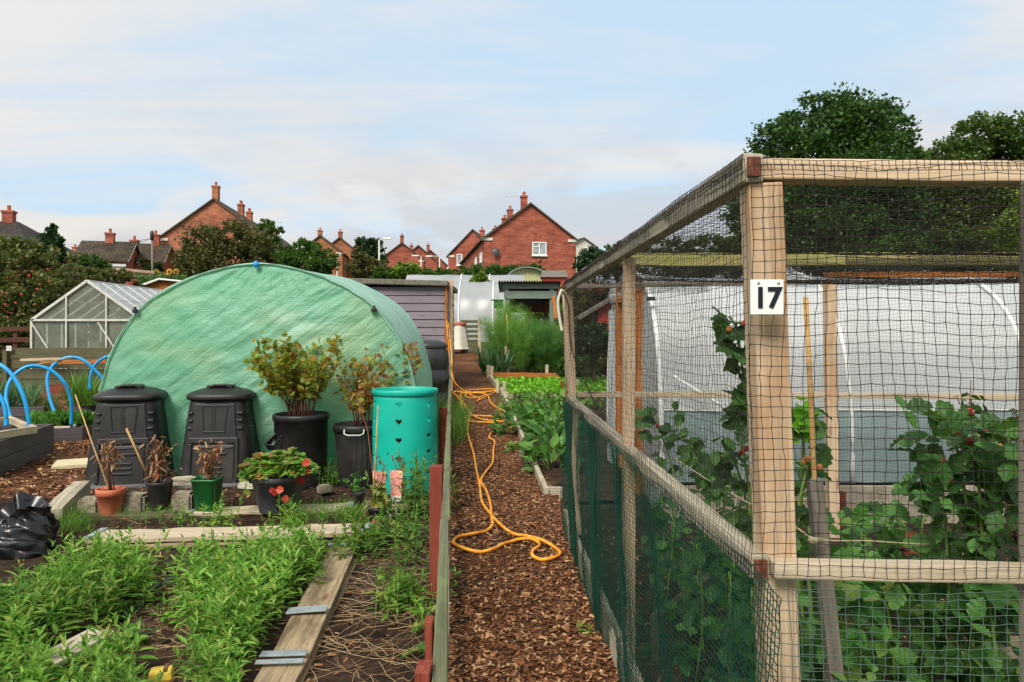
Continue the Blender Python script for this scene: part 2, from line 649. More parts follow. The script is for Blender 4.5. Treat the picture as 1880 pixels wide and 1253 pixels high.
BROWNRAIL = m_wood('brown_rail', ['#3c2419', '#503124', '#5f3c2b'])
GREYBED = m_wood('grey_composite', ['#453f42', '#544d50', '#5f585a'], '#3d3839', rough=.6, stainamt=.5)
PURPLE = m_wood('lilac_grey_paint', ['#6f656c', '#7d7279', '#877d84'], '#675d63', rough=.55, stainamt=.4)
SAGE = m_plain('grey_green_paint', ['#5e6b60', '#6d7a6e'], 6, .6)
FELT = m_plain('roof_felt', ['#5a564d', '#757064'], 12, .95, .5)
BLACKP = m_plain('black_plastic', ['#1b1b1a', '#2b2a29', '#383633'], 5, .42, .12, .5, bscale=60, bdist=.001)
BINP = m_plain('dark_grey_plastic', ['#191817', '#22211f', '#2c2a27', '#403c36'], 3.2, .48, .15, .4, bscale=90, bdist=.001)
POTGREY = m_plain('slate_plastic', ['#383a3c', '#484a4b', '#58595a'], 5, .5, .1, .45)
TERRA = m_plain('terracotta', ['#a8573a', '#bf6a4a', '#c8805f'], 9, .7, .15, .3)
GREENP = m_plain('green_plastic', ['#0f4a22', '#17602c', '#1d6a33'], 7, .38, .08, .5)
TEAL = m_plain('turquoise_plastic', ['#0a917d', '#02a28c', '#06aa94', '#2aa894'], 2.6, .46, .06, .45, bscale=14)
CREAMP = m_plain('cream_plastic', ['#c4beac', '#d6d0c0'], 5, .5)
BAG = m_plain('black_film', ['#0d0d0e', '#161617'], 6, .28, .35, .6, bscale=20, bdist=.01)
METAL = m_plain('galvanised_plate', ['#7f8788', '#99a1a2', '#a8adad'], 12, .5, .15, .5, metal=.35)
STONE = m_plain('rough_stone', ['#5d564a', '#857b69', '#9c917c'], 9, .95, 1.0, .2, bscale=30, bdist=.02)
PALEROCK = m_plain('pale_rock', ['#a39a85', '#c4bba6'], 9, .95, 1.0, .2, bscale=18, bdist=.02)
CONC = m_plain('concrete', ['#7f7666', '#9a907f', '#b0a593'], 8, .95, .7, .2, bscale=40, bdist=.01)
WHITEP = m_plain('white_plastic', ['#d8d8d2', '#e6e6e0'], 4, .45)
WHITEW = m_plain('white_paint', ['#cfcdc4', '#e2e0d8'], 9, .6)
ALU = m_plain('aged_aluminium', ['#b5b3a8', '#cdcbc0'], 6, .5, .1, .5)
NAVY = m_plain('dark_ink', '#0d0c1c', rough=.5)
BLUE = m_plain('blue_pipe', ['#1789c8', '#1f9ad8', '#2fa5e0'], 6, .4, .05, .5)
ORANGE = m_plain('orange_hose', ['#b06a20', '#dc8a1c', '#e8a02a', '#ecae48'], 14, .5, .2, .4)
NETB = m_plain('black_net_thread', '#2c2823', rough=.8, spec=.2)
NETG = m_plain('green_net_thread', '#123628', rough=.7, spec=.2)
NETGF = m_plain('grey_green_net_thread', ['#41584a', '#5a7060'], 3, rough=.6)
ROPE = m_plain('garden_string', ['#a89a78', '#c4b793'], 40, .9, .6)
BRICK1 = m_brick('red_brick', '#a24e3a', '#b4664e', '#a07462')
BRICK2 = m_brick('orange_brick', '#aa6446', '#bb7656', '#a8846c')
BRICK3 = m_brick('buff_orange_brick', '#a3603c', '#b3744e', '#a28468')
TILEB = m_tiles('brown_tiles', '#4a3e30', '#5c4e3e')
TILED = m_tiles('dark_tiles', '#3a332c', '#4a4138')
PANE = m_plain('window_glass', ['#5f6a70', '#aab0b0'], 2, .12, .0, .8)
RED = m_plain('red_paint', ['#8a2f22', '#a03b2c'], 8, .7)
CHIPM = m_island('wood_chip', ['#1f140e', '#3f281a', '#633d24', '#73482b', '#513320', '#8c603f', '#7d5030', '#b8946a', '#966a46'])
SOIL = m_ground('soil', ['#1c1511', '#33261d', '#49382b', '#63503e'], 9, (['#8a7a70', '#ffffff'], .9))
CHIPG = m_ground('bark_mulch', ['#281913', '#4c3020', '#6e472e', '#8c6442', '#563826'], 38, (['#857469', '#ffffff'], 1.1), 1.0, .02)
EARTH = m_ground('rough_grass', ['#2a3316', '#45512a', '#57602f', '#6a6340'], .8, (['#8a8a80', '#ffffff'], .05))
STRAWM = m_island('straw', ['#8f7450', '#b89a70', '#cbb48c', '#6e5237', '#a8865a'])
STEM = m_plain('green_stem', ['#5c7a30', '#7a9040'], 20, .6)
TWIG = m_plain('brown_twig', ['#4a2e20', '#66422e', '#7d5a42'], 25, .8)
BARK = m_plain('tree_bark', ['#2c241c', '#483b2e'], 8, .95, .9)
CANE = m_wood('bamboo', ['#9a7646', '#b8935c', '#c8a670'], '#7a5530')
WEED = m_leaf('weed_leaf', ['#4a7a28', '#5f9530', '#77aa3a', '#8aba48', '#a8c864', '#6a9a34', '#b0b458'], .6, .4, .25)
WEEDD = m_leaf('dark_weed_leaf', ['#3c6426', '#4f7c2c', '#628f38', '#789f46', '#8f9f50'], .6, .35, .25)
GRASS = m_leaf('grass_blade', ['#3f6a22', '#588a2c', '#6f9c3a', '#8aa850'], trans=.3)
RASP = m_leaf('raspberry_leaf', ['#2a4722', '#345826', '#3e672c', '#4d7a36', '#669648'], .5, .33)
LIME = m_leaf('lime_leaf', ['#5a9a1c', '#74b424', '#88c430', '#98d040'], trans=.4)
CURR = m_leaf('turning_currant_leaf', ['#86aa34', '#9cbc46', '#b6cc56', '#ccd05a', '#dcac50', '#8cb03c', '#a8c44c', '#a4bc48', '#c47c44'], trans=.5, tint='#d8b040')
CURR2 = m_leaf('rusty_currant_leaf', ['#92a238', '#b0b84e', '#c8a052', '#b06a48', '#889c3a', '#984e38', '#c8ba50'], trans=.5, tint='#d0a040')
STRB = m_leaf('strawberry_leaf', ['#4f7e26', '#669634', '#7faa44', '#5c8a2e', '#8a944a', '#a8683c', '#72a03a', '#82b048'], trans=.35)
STRBR = m_leaf('red_strawberry_leaf', ['#a8281e', '#c43a2a', '#cf5a40'], trans=.3, tint='#e05030')
DEAD = m_leaf('withered_leaf', ['#6a4428', '#8a623c', '#ac885e', '#c4a67e', '#70382a', '#96603a'], trans=.2, tint='#a07040')
OAK = m_leaf('oak_leaf', ['#2a4420', '#355426', '#41632c', '#4f7436', '#628640'], trans=.38, tint='#5a8030')
OAK2 = m_leaf('yellowing_oak_leaf', ['#324a22', '#405c28', '#51702f', '#66823a', '#829046'], trans=.38, tint='#708030')
OLIVE = m_leaf('olive_brown_leaf', ['#454626', '#565a2e', '#666634', '#766a3a', '#4c582a'], trans=.3, tint='#707038')
DKGREEN = m_leaf('conifer_spray', ['#16301c', '#1e3c22', '#284a28', '#30552c'], trans=.15)
MIDGREEN = m_leaf('shrub_leaf', ['#2c4a1e', '#3a5c24', '#4a6e2b', '#5f8234'], trans=.3)
YELGREEN = m_leaf('yellow_green_leaf', ['#4a6a20', '#66882a', '#7f9c34', '#93a844'], trans=.3)
APPLEL = m_leaf('apple_leaf', ['#465026', '#586230', '#6c7440', '#827a4a', '#786640'], trans=.3)
FERN = m_leaf('asparagus_fern', ['#4c8030', '#62983a', '#7aac42', '#94c052'], trans=.45)
FERND = m_leaf('dark_asparagus_fern', ['#34622c', '#427430', '#528638', '#669a42'], trans=.4)
LEEK = m_leaf('leek_leaf', ['#4a6e4c', '#5f865a', '#7ea078'], trans=.25)
BROAD = m_leaf('broad_green_leaf', ['#345f24', '#44762c', '#568634', '#6c9844'], .55, .3, .3)
REDLEAF = m_leaf('red_autumn_leaf', ['#7a2a1c', '#9a3a26', '#b0583a', '#6a4a28'], trans=.3)
APPLE = m_plain('red_apple', ['#7a2a1e', '#963a2a', '#a8643c'], 6, .5)
BERRY = m_plain('ripe_berry', ['#b4241c', '#d0392a'], 60, .35, .4, bscale=150)
BERRYU = m_plain('unripe_berry', ['#b8863c', '#c8683a'], 60, .5, .4, bscale=150)
SUNF = m_leaf('sunflower_petal', ['#d89a10', '#e8b020'], trans=.2)

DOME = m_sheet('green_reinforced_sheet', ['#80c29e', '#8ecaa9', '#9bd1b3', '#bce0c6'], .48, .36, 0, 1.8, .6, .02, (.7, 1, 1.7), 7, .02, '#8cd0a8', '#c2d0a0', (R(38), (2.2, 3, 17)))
DOMER = m_sheet('pale_green_cover', ['#a2d2b8', '#b2dcc4', '#c4e6d2'], .38, .33, 0, 1.4, .5, .02, (1, 1, 1), 5, .02)
POLY = m_sheet('milky_polythene', ['#dcdedb', '#e4e6e3', '#ecedea'], .5, .3, .06, 1.2, .3, .02, (1, 1, .6), 4)
POLYEND = m_sheet('cloudy_end_sheet', ['#a8aca8', '#bcbfba', '#c8cac4'], .4, .35, .10, 1.6, .5, .03, (1, 1, .5), 4)
DIMSIDE = m_sheet('dim_painted_polythene', ['#92a9a7', '#a2b5b2', '#b4c3bf'], .45, .35, .06, 1.5, .4, .02, (1, 1, .6), 4)  # grey-green tint paints the dim interior seen through the polythene
FARPOLY = m_sheet('far_polythene', ['#a9adab', '#b9bcba', '#c6c8c4'], .4, .25, 0, .5, .15, .02, (1, 1, 1), 2)
GLASS = m_glass('greenhouse_glass', '#dfe6e0', .12, .2, '#a8aa98', .4)
GLASSR = m_glass('roof_glazing', '#e4eae8', .45, .2, '#c2c6c2', .3)


# ================================================================ camera, light, sky
def setup():
    cd = bpy.data.cameras.new('camera')
    cam = bpy.data.objects.new('camera', cd)
    COL.objects.link(cam)
    cam.location = (0, 0, H)
    cam.rotation_euler = (R(90), 0, 0)
    cd.sensor_width = 36
    cd.lens = 36 * F / 1880
    cd.shift_y = (HY - 626.5) / 1880
    cd.clip_end = 6000
    cd.clip_start = .05
    SC.camera = cam
    el, az = R(47), R(204)                                       # sun behind the left shoulder, veiled
    sd = bpy.data.lights.new('sun', 'SUN')
    sd.energy = 3.1
    sd.angle = R(27)
    sd.color = (1, .95, .87)
    so = bpy.data.objects.new('sun', sd)
    COL.objects.link(so)
    d = Vector((math.sin(az) * math.cos(el), math.cos(az) * math.cos(el), math.sin(el)))
    so.rotation_euler = d.to_track_quat('Z', 'Y').to_euler()
    so.location = d * 50
    w = bpy.data.worlds.new('World')
    SC.world = w
    w.use_nodes = True
    t = w.node_tree
    t.nodes.clear()
    n = t.nodes.new
    L = t.links.new
    out, bg, sky = n('ShaderNodeOutputWorld'), n('ShaderNodeBackground'), n('ShaderNodeTexSky')
    sky.sky_type = 'NISHITA'
    sky.sun_disc = False
    sky.sun_elevation = el
    sky.sun_rotation = az
    sky.air_density = 1.0
    sky.dust_density = 1.5
    tc = n('ShaderNodeTexCoord')
    sp = n('ShaderNodeSeparateXYZ')
    L(tc.outputs['Generated'], sp.inputs[0])

    def mth(op, a, b=None, c=None):
        m = n('ShaderNodeMath'); m.operation = op
        for i, v in enumerate((a, b, c)):
            if v is None: continue
            if isinstance(v, (int, float)): m.inputs[i].default_value = v
            else: L(v, m.inputs[i])
        return m.outputs[0]
    zz = mth('ADD', mth('MAXIMUM', sp.outputs[2], 0.0), .16)
    cb = n('ShaderNodeCombineXYZ')
    L(mth('DIVIDE', sp.outputs[0], zz), cb.inputs[0]); L(mth('DIVIDE', sp.outputs[1], zz), cb.inputs[1])

    def noise(sc, det, loc, rough=.55, dist=.3, stretch=(1, 1, 1), vec=None):
        mp = n('ShaderNodeMapping')
        mp.inputs['Location'].default_value = loc
        mp.inputs['Scale'].default_value = stretch
        L(vec or cb.outputs[0], mp.inputs['Vector'])
        x = n('ShaderNodeTexNoise')
        x.inputs['Scale'].default_value = sc; x.inputs['Detail'].default_value = det
        x.inputs['Roughness'].default_value = rough; x.inputs['Distortion'].default_value = dist
        L(mp.outputs[0], x.inputs['Vector'])
        return x.outputs['Fac']

    def ramp(f, a, b, lo=(0, 0, 0, 1), hi=(1, 1, 1, 1)):
        r = n('ShaderNodeValToRGB')
        r.color_ramp.interpolation = 'EASE'
        r.color_ramp.elements[0].position = a; r.color_ramp.elements[0].color = lo
        r.color_ramp.elements[1].position = b; r.color_ramp.elements[1].color = hi
        L(f, r.inputs['Fac'])
        return r.outputs['Color']

    def mix(a, b, f):
        m = n('ShaderNodeMix'); m.data_type = 'RGBA'
        if isinstance(f, (int, float)): m.inputs[0].default_value = f
        else: L(f, m.inputs[0])
        for k, v in ((6, a), (7, b)):
            if isinstance(v, tuple): m.inputs[k].default_value = v
            else: L(v, m.inputs[k])
        return m.outputs[2]
    # thin high veil, broad cloud bank, low puffs
    veil = ramp(noise(.95, 8, (VX, VY, .4), .58, .5, (.7, 1.25, 1)), .36, .64)
    puff = ramp(noise(5.0, 7, (.4, 3.2, 1.7), .52, .35, (1, 1, 2.6), tc.outputs['Generated']), .43, .54)
    shade = noise(3.0, 5, (5.1, .2, 3.3), .5, .3, (1, 1, 2.2), tc.outputs['Generated'])
    blue = mix(sky.outputs[0], (SKYB[0], SKYB[1], SKYB[2], 1), .88)
    col = mix(blue, (CL[0], CL[1], CL[2], 1), mth('MULTIPLY', veil, .9))
    low = ramp(sp.outputs[2], .0, .38, (1, 1, 1, 1), (0, 0, 0, 1))
    pc = mix((CL[0] * .74, CL[1] * .75, CL[2] * .79, 1), (CL[0] * 1.03, CL[1] * .985, CL[2] * .92, 1), ramp(shade, .42, .6))
    col = mix(col, pc, mth('MULTIPLY', mth('MULTIPLY', puff, low), .95))
    L(col, bg.inputs['Color'])
    bg.inputs['Strength'].default_value = .11
    L(bg.outputs[0], out.inputs['Surface'])
    vs = SC.view_settings
    vs.view_transform = 'Standard'; vs.look = 'None'; vs.gamma = 1; vs.use_curve_mapping = False
    vs.exposure = EXPO
    SC.cycles.max_bounces = 8
    SC.cycles.transparent_max_bounces = 12
    SC.cycles.use_denoising = True


VX, VY = 1.3, 4.1
SKYB = (3.65, 4.75, 5.75)
CL = (5.15, 5.03, 4.9)
EXPO = 0.6
setup()


# ================================================================ ground
def ground():
    xs = np.concatenate([[-2500, -900, -300, -120], np.linspace(-60, 60, 61), [120, 300, 900, 2500]])
    ys = np.concatenate([[-60, -20], np.linspace(-5, 70, 76), [80, 95, 110, 140, 200, 300, 600, 1200, 2900]])
    G = np.array([[(x, y, gz(y) - .012) for x in xs] for y in ys])
    mb = MB(); grid(mb, G, flip=True)
    tag(mb.build('ground', EARTH), 'rough grassy ground rising towards the houses', 'ground', kind='structure')

    def patch(name, outline_fn, y0, y1, dz, m, label, step, amp, seed, nx):
        ys = np.arange(y0, y1 + step, step)
        w = wavef(seed, 9, .5, 3.0); w2 = wavef(seed + 5, 9, 3, 9)
        rows = []
        for y in ys:
            a, b = outline_fn(y)
            xs = np.linspace(a, b, nx)
            z = gz(y) + dz + amp * (.5 + .5 * np.tanh(w(xs * .5, y * .5))) + amp * .35 * (1 + np.tanh(w2(xs * .5, y * .5)))
            rows.append(np.stack([xs, np.full(nx, y), z], -1))
        mb = MB(); grid(mb, np.array(rows), flip=True)
        return tag(mb.build(name, m), label, 'ground', kind='structure')
    patch('soil', lambda y: (-5.4 if y < 6.35 else -3.9, -.1), 1.0, 8.2, .002, SOIL, 'dark bare soil of the weedy plot', .06, .022, 3, 90)
    patch('cage_soil', lambda y: (.4, 7.0), .6, 6.2, .003, SOIL, 'dark soil under the raspberries in the net cage', .08, .02, 4, 80)
    patch('bed_soil', lambda y: (.45 if y < 7 else .1, 6.0), 6.25, 27, .003, SOIL, 'soil of the beds beyond the cage', .15, .03, 6, 50)
    patch('mulch_yard', lambda y: (-14, -3.85), 6.3, 19, .006, CHIPG, 'wood chip yard between the raised beds', .15, .012, 7, 60)
    patch('path', lambda y: (-.165 - .0818 * (y - 1.59), PATHR(y)), .8, 27, .014, CHIPG, 'wood chip path running up to the white bin', .08, .012, 8, 30)


def PATHR(y):
    return float(np.interp(y, [0, 3.1, 6.4, 14, 20, 27], [.62, .52, .42, -.14, -.78, -1.0]))


ground()


def chips(name, pts, label, lmin, lmax):
    pts = np.array(pts)
    n = len(pts)
    N = unit(np.stack([rng.normal(0, .35, n), rng.normal(0, .35, n), np.ones(n)], -1))
    D = np.stack([rng.normal(size=n), rng.normal(size=n), rng.normal(0, .25, n)], -1)
    mb = MB()
    scatter(mb, CHIP, pts, D, N, rng.uniform(lmin, lmax, n), rng.uniform(.6, 1.5, n))
    tag(mb.build(name, CHIPM), label, 'wood chips', kind='stuff')


P = []
for i in range(42000):
    y = 2.2 + (rng.random() ** 1.7) * 12
    x = rng.uniform(-.15 - .0818 * (y - 1.59), PATHR(y))
    P.append((x, y, gz(y) + .02 + rng.uniform(0, .018)))
chips('wood_chips', P, 'loose brown wood chips strewn along the path', .008, .038)
P = []
for i in range(16000):
    y = 6.3 + 8.5 * rng.random() ** 1.4
    x = rng.uniform(-8.6, -3.8)
    P.append((x, y, gz(y) + .012 + rng.uniform(0, .015)))
chips('wood_chips', P, 'loose brown wood chips around the grey raised beds', .03, .07)
P = []
for i in range(5200):
    x, y = rng.uniform(-3.9, -.3), rng.uniform(2.3, 7.6)
    if rng.random() < (.9 if y > 5.9 else .35):
        P.append((x, y, .02 + rng.uniform(0, .02)))
for i in range(2500):
    P.append((rng.uniform(.5, 3), rng.uniform(1.6, 5.4), .02 + rng.uniform(0, .02)))
chips('bark_litter', P, 'scattered bark bits on the dark soil', .012, .04)


# ================================================================ trees, shrubs, hedges
def foliage(blobs, n, leaf, T=DIAM, clump=.0, per=60, up=.25, hollow=.35):
    """leaf positions gathered in clumps spread through ellipsoids (x,y,z,rx,ry,rz)"""
    vol = np.array([b[3] * b[4] * b[5] for b in blobs]) ** .75
    nc = max(3, n // per)
    Ps, Ds, Ns, Ls = [], [], [], []
    for b, k in zip(blobs, np.maximum(2, (nc * vol / vol.sum()).astype(int))):
        c, r = np.array(b[:3]), np.array(b[3:6])
        u = rdir(k) * (rng.random((k, 1)) ** .45 * (1 - hollow) + hollow)
        cc = c + u * r * .92
        cs = (clump or .3 * min(r)) * rng.uniform(.55, 1.35, k)
        q = np.clip(rng.normal(size=(k, per, 3)) * .55, -1.0, 1.0)
        p = cc[:, None] + q * cs[:, None, None] * np.array([1, 1, .75])
        out = unit(u * .6 + [0, 0, .3])[:, None] + rng.normal(size=(k, per, 3)) * .9
        Ps.append(p.reshape(-1, 3)); Ds.append(out.reshape(-1, 3))
        Ns.append((rdir(k * per) + [0, 0, .8]))
        Ls.append(rng.uniform(.65, 1.35, k * per) * leaf)
    return np.concatenate(Ps), np.concatenate(Ds), np.concatenate(Ns), np.concatenate(Ls)


def tree(name, label, cat, base, blobs, n, leaf, m, trunk_r=.2, per=60, group=None, hollow=.35, T=DIAM, clump=0, wd=1.3, limbs=7):
    base = Vector(base)
    rt = thing(name, label, cat, base, group=group)
    top = max(b[2] for b in blobs)
    cx = float(np.mean([b[0] for b in blobs])); cy = float(np.mean([b[1] for b in blobs]))
    mb = MB()
    mid = Vector((base.x * .6 + cx * .4, base.y * .6 + cy * .4, base.z + (top - base.z) * .45))
    tube(mb, [base - Vector((0, 0, .2)), base.lerp(mid, .5) + Vector((rng.normal(0, .04), 0, 0)), mid, Vector((cx, cy, top))], [trunk_r, trunk_r * .8, trunk_r * .6, trunk_r * .15], 9)
    for i in range(limbs):
        b = blobs[i % len(blobs)]
        e = Vector(b[:3]) + Vector(rng.normal(size=3)) * min(b[3:6]) * .6
        s = base.lerp(mid, rng.uniform(.55, 1))
        tube(mb, [s, s.lerp(e, .5) + Vector((0, 0, .08 * (e - s).length)), e], [trunk_r * .4, trunk_r * .25, trunk_r * .06], 6)
    mb.build('trunk', BARK, rt)
    mb = MB()
    p, d, nn, l = foliage(blobs, n, leaf, T, clump, per, hollow=hollow)
    scatter(mb, T, p, d, nn, l, wd)
    mb.build('crown', m, rt)
    return rt


def blob(px, py, d, rx, ry, depth=None):
    """ellipsoid whose outline covers rx by ry photo pixels at distance d"""
    p = at(px, py, d)
    k = d / F
    return (p.x, p.y, p.z, rx * k, depth or rx * k, ry * k)


def baseof(px, d):
    x = (px - CX) / F * d
    return (x, d, gz(d))


# the two big trees behind the cage
tree('oak_tree', 'tall dark round-crowned tree beyond the net cage, the one rising behind the number post', 'tree', baseof(1520, 30),
     [blob(1530, 225, 30, 90, 60), blob(1460, 270, 30, 80, 60), blob(1590, 260, 30, 80, 70), blob(1440, 370, 30, 95, 80), blob(1550, 340, 30, 120, 90), blob(1620, 400, 30, 80, 90),
      blob(1500, 440, 29, 140, 60), blob(1385, 400, 29.5, 50, 60), blob(1600, 470, 29, 110, 50), blob(1655, 300, 30.5, 45, 50), blob(1690, 330, 31, 40, 40)], 82000, .14, OAK, .45, 70, hollow=.2, wd=1.5, limbs=16)
tree('oak_tree', 'second big dark tree behind the cage, lower and cut by the edge of the picture', 'tree', baseof(1800, 31),
     [blob(1800, 258, 31, 62, 42), blob(1865, 258, 31, 80, 52), blob(1745, 300, 31, 60, 40), blob(1750, 340, 31, 75, 70), blob(1840, 390, 31, 120, 90), blob(1730, 420, 31, 70, 70), blob(1930, 340, 31, 90, 100), blob(1780, 460, 30, 130, 50), blob(1920, 450, 30, 90, 60)],
     66000, .14, OAK2, .45, 70, hollow=.2, wd=1.5, limbs=16)
tree('yellowing_shrub', 'yellow-green shrub under the big trees by the cage edge', 'shrub', baseof(1860, 24), [blob(1860, 440, 24, 40, 60), blob(1890, 380, 24, 30, 50)], 4000, .13, YELGREEN, .06, 40)
tree('pale_shrub', 'pale bushy shrub in front of the tall dark tree', 'shrub', baseof(1650, 24), [blob(1640, 470, 24, 60, 30), blob(1580, 480, 24, 50, 20)], 3500, .12, MIDGREEN, .06, 40)
for px, py, rx, ry, m, lb in ((1225, 462, 75, 26, OLIVE, 'olive brown bush seen through the cage roof net'), (1305, 462, 60, 28, MIDGREEN, 'green bush beside the olive brown one behind the cage'),
                              (1350, 452, 34, 24, YELGREEN, 'yellow-green bush next to the number post, behind the cage')):
    tree('garden_bush', lb, 'bush', baseof(px, 40), [blob(px, py, 40, rx, ry), blob(px - rx * .4, py + 25, 40, rx * .8, 30), blob(px + rx * .5, py + 25, 40, rx * .7, 30)], 6000, .16, m, .1, 45)
# right of the brick house
tree('garden_tree', 'dark green tree at the corner of the near red brick house', 'tree', baseof(1092, 52), [blob(1090, 476, 52, 30, 22), blob(1080, 492, 52, 26, 20), blob(1108, 490, 52, 24, 20)], 5000, .2, DKGREEN, .15, 45)
tree('garden_tree', 'lighter green tree just behind the cage ridge beside the dark one', 'tree', baseof(1135, 54), [blob(1133, 462, 54, 22, 20), blob(1150, 480, 54, 30, 22), blob(1120, 490, 54, 26, 22)], 4500, .2, MIDGREEN, .15, 45)
# left side
tree('olive_bush', 'wide olive brown bush in front of the tallest brick gable', 'bush', baseof(410, 44),
     [blob(375, 450, 44, 38, 40), blob(420, 440, 44, 40, 38), blob(460, 445, 44, 36, 34), blob(400, 485, 44, 75, 40), blob(365, 490, 44, 35, 34), blob(480, 485, 44, 45, 35)], 17000, .17, OLIVE, .2, 50)
tree('garden_tree', 'upright green tree with a forked top beside the olive brown bush', 'tree', baseof(495, 46), [blob(488, 430, 46, 17, 26), blob(511, 428, 46, 7, 16), blob(495, 460, 46, 22, 28), blob(505, 490, 46, 26, 24)], 6000, .18, MIDGREEN, .15, 45)
tree('garden_tree', 'broad yellowish green tree over the ridge of the green polytunnel', 'tree', baseof(560, 44),
     [blob(560, 458, 44, 26, 20), blob(530, 475, 44, 30, 24), blob(590, 478, 44, 30, 24), blob(560, 492, 44, 55, 24)], 9000, .18, MIDGREEN, .15, 45)
tree('garden_tree', 'round dark green tree in front of the orange brick gables', 'tree', baseof(680, 70), [blob(678, 452, 70, 22, 18), blob(672, 470, 70, 24, 18), blob(692, 472, 70, 20, 18)], 5000, .24, DKGREEN, .2, 45)
tree('garden_bush', 'brownish green bush below the round dark tree', 'bush', baseof(668, 50), [blob(668, 484, 50, 24, 18), blob(660, 500, 50, 28, 16), blob(690, 495, 50, 22, 16)], 4500, .18, OLIVE, .1, 45)
for px, py, rx, ry, m, lb in ((715, 505, 30, 14, MIDGREEN, 'green hedge bush behind the lilac shed roof'), (745, 497, 28, 14, YELGREEN, 'bright yellow-green hedge bush below the red gables'),
                              (795, 508, 32, 14, MIDGREEN, 'green hedge bush with white blossom specks by the shed corner'), (845, 506, 30, 14, MIDGREEN, 'green hedge bush below the small white gable windows'),
                              (895, 500, 32, 15, MIDGREEN, 'green hedge bush left under the satellite dish'), (940, 502, 28, 14, MIDGREEN, 'dense hedge bush in the middle below the near red gable'),
                              (978, 500, 24, 13, MIDGREEN, 'hedge bush beside the small red shed')):
    tree('hedge_bush', lb, 'hedge', baseof(px, 48), [blob(px, py, 48, rx, ry), blob(px - rx * .5, py + 8, 48, rx * .7, ry), blob(px + rx * .5, py + 8, 48, rx * .7, ry)], 4200, .16, m, .08, 45, group='hedge bushes below the brick houses')
tree('small_apple_tree', 'small bright green tree with a thin stake standing over the far polytunnel', 'tree', baseof(880, 34), [blob(880, 510, 34, 12, 12), blob(878, 520, 34, 16, 9), blob(888, 517, 34, 10, 8)], 1100, .12, YELGREEN, .04, 30)
tree('conifer', 'dark pointed conifer between the apple tree and the far roofs', 'tree', baseof(95, 36), [blob(95, 426, 36, 9, 14), blob(95, 445, 36, 20, 18), blob(97, 470, 36, 22, 20), blob(97, 500, 36, 24, 22)], 7000, .16, DKGREEN, .15, 45)
tree('garden_bush', 'green bush in front of the brown tiled bungalow', 'bush', baseof(170, 38), [blob(165, 485, 38, 22, 14), blob(185, 492, 38, 18, 16), blob(150, 495, 38, 20, 14)], 4000, .15, MIDGREEN, .1, 40)
tree('garden_bush', 'purple-brown bush against the lower bungalow roof', 'bush', baseof(266, 50), [blob(266, 482, 50, 9, 9), blob(268, 492, 50, 11, 9)], 1200, .15, m_leaf('purple_leaf', ['#3a2626', '#4a302c', '#54403a']), .1, 40)
tree('garden_bush', 'small green bush beside the telegraph pole', 'bush', baseof(285, 48), [blob(287, 494, 48, 14, 9), blob(278, 500, 48, 12, 9)], 1500, .15, DKGREEN, .1, 40)

# ================================================================ houses
def roof_uv(me, fn):
    uv = me.uv_layers.new(name='UVMap')
    for lp in me.loops:
        uv.data[lp.index].uv = fn(me.vertices[lp.vertex_index].co)


def window(parent, x, z, w, h, y=-.03, side=None, bars=1, trans=True):
    """white frame with a pane; side: 'x' puts it on a wall facing local -X"""
    def put(mb, c, s):
        if side == 'x':
            box(mb, (side_x[0] - .03 + c[1] * 0 + c[1], c[0], c[2]), (s[1], s[0], s[2]))
        else:
            box(mb, (c[0], c[1] + y, c[2]), s)
    side_x = [x]
    mb = MB()
    t = .09
    if side == 'x':
        yy, zz = z
        cx, cz = yy, zz
    else:
        cx, cz = x, z
    put(mb, (cx, 0, cz + h / 2 - t / 2), (w, .1, t)); put(mb, (cx, 0, cz - h / 2 + t / 2), (w, .1, t))
    put(mb, (cx - w / 2 + t / 2, 0, cz), (t, .098, h - 2 * t)); put(mb, (cx + w / 2 - t / 2, 0, cz), (t, .098, h - 2 * t))
    for i in range(bars):
        put(mb, (cx - w / 2 + w * (i + 1) / (bars + 1), 0, cz), (.08, .094, h - 2 * t))
    if trans:
        put(mb, (cx - w * .25, 0, cz + h * .12), (w * .5 - .1, .09, .06))
    f = mb.build('window', WHITEP, parent, world=False)
    mb = MB()
    put(mb, (cx, .03, cz), (w - 2 * t + .02, .02, h - 2 * t + .02))
    mb.build('pane', PANE, f, world=False)
    mb = MB()
    put(mb, (cx, -.05, cz - h / 2 - .05), (w + .15, .2, .09))
    mb.build('sill', WHITEP, f, world=False)
    return f


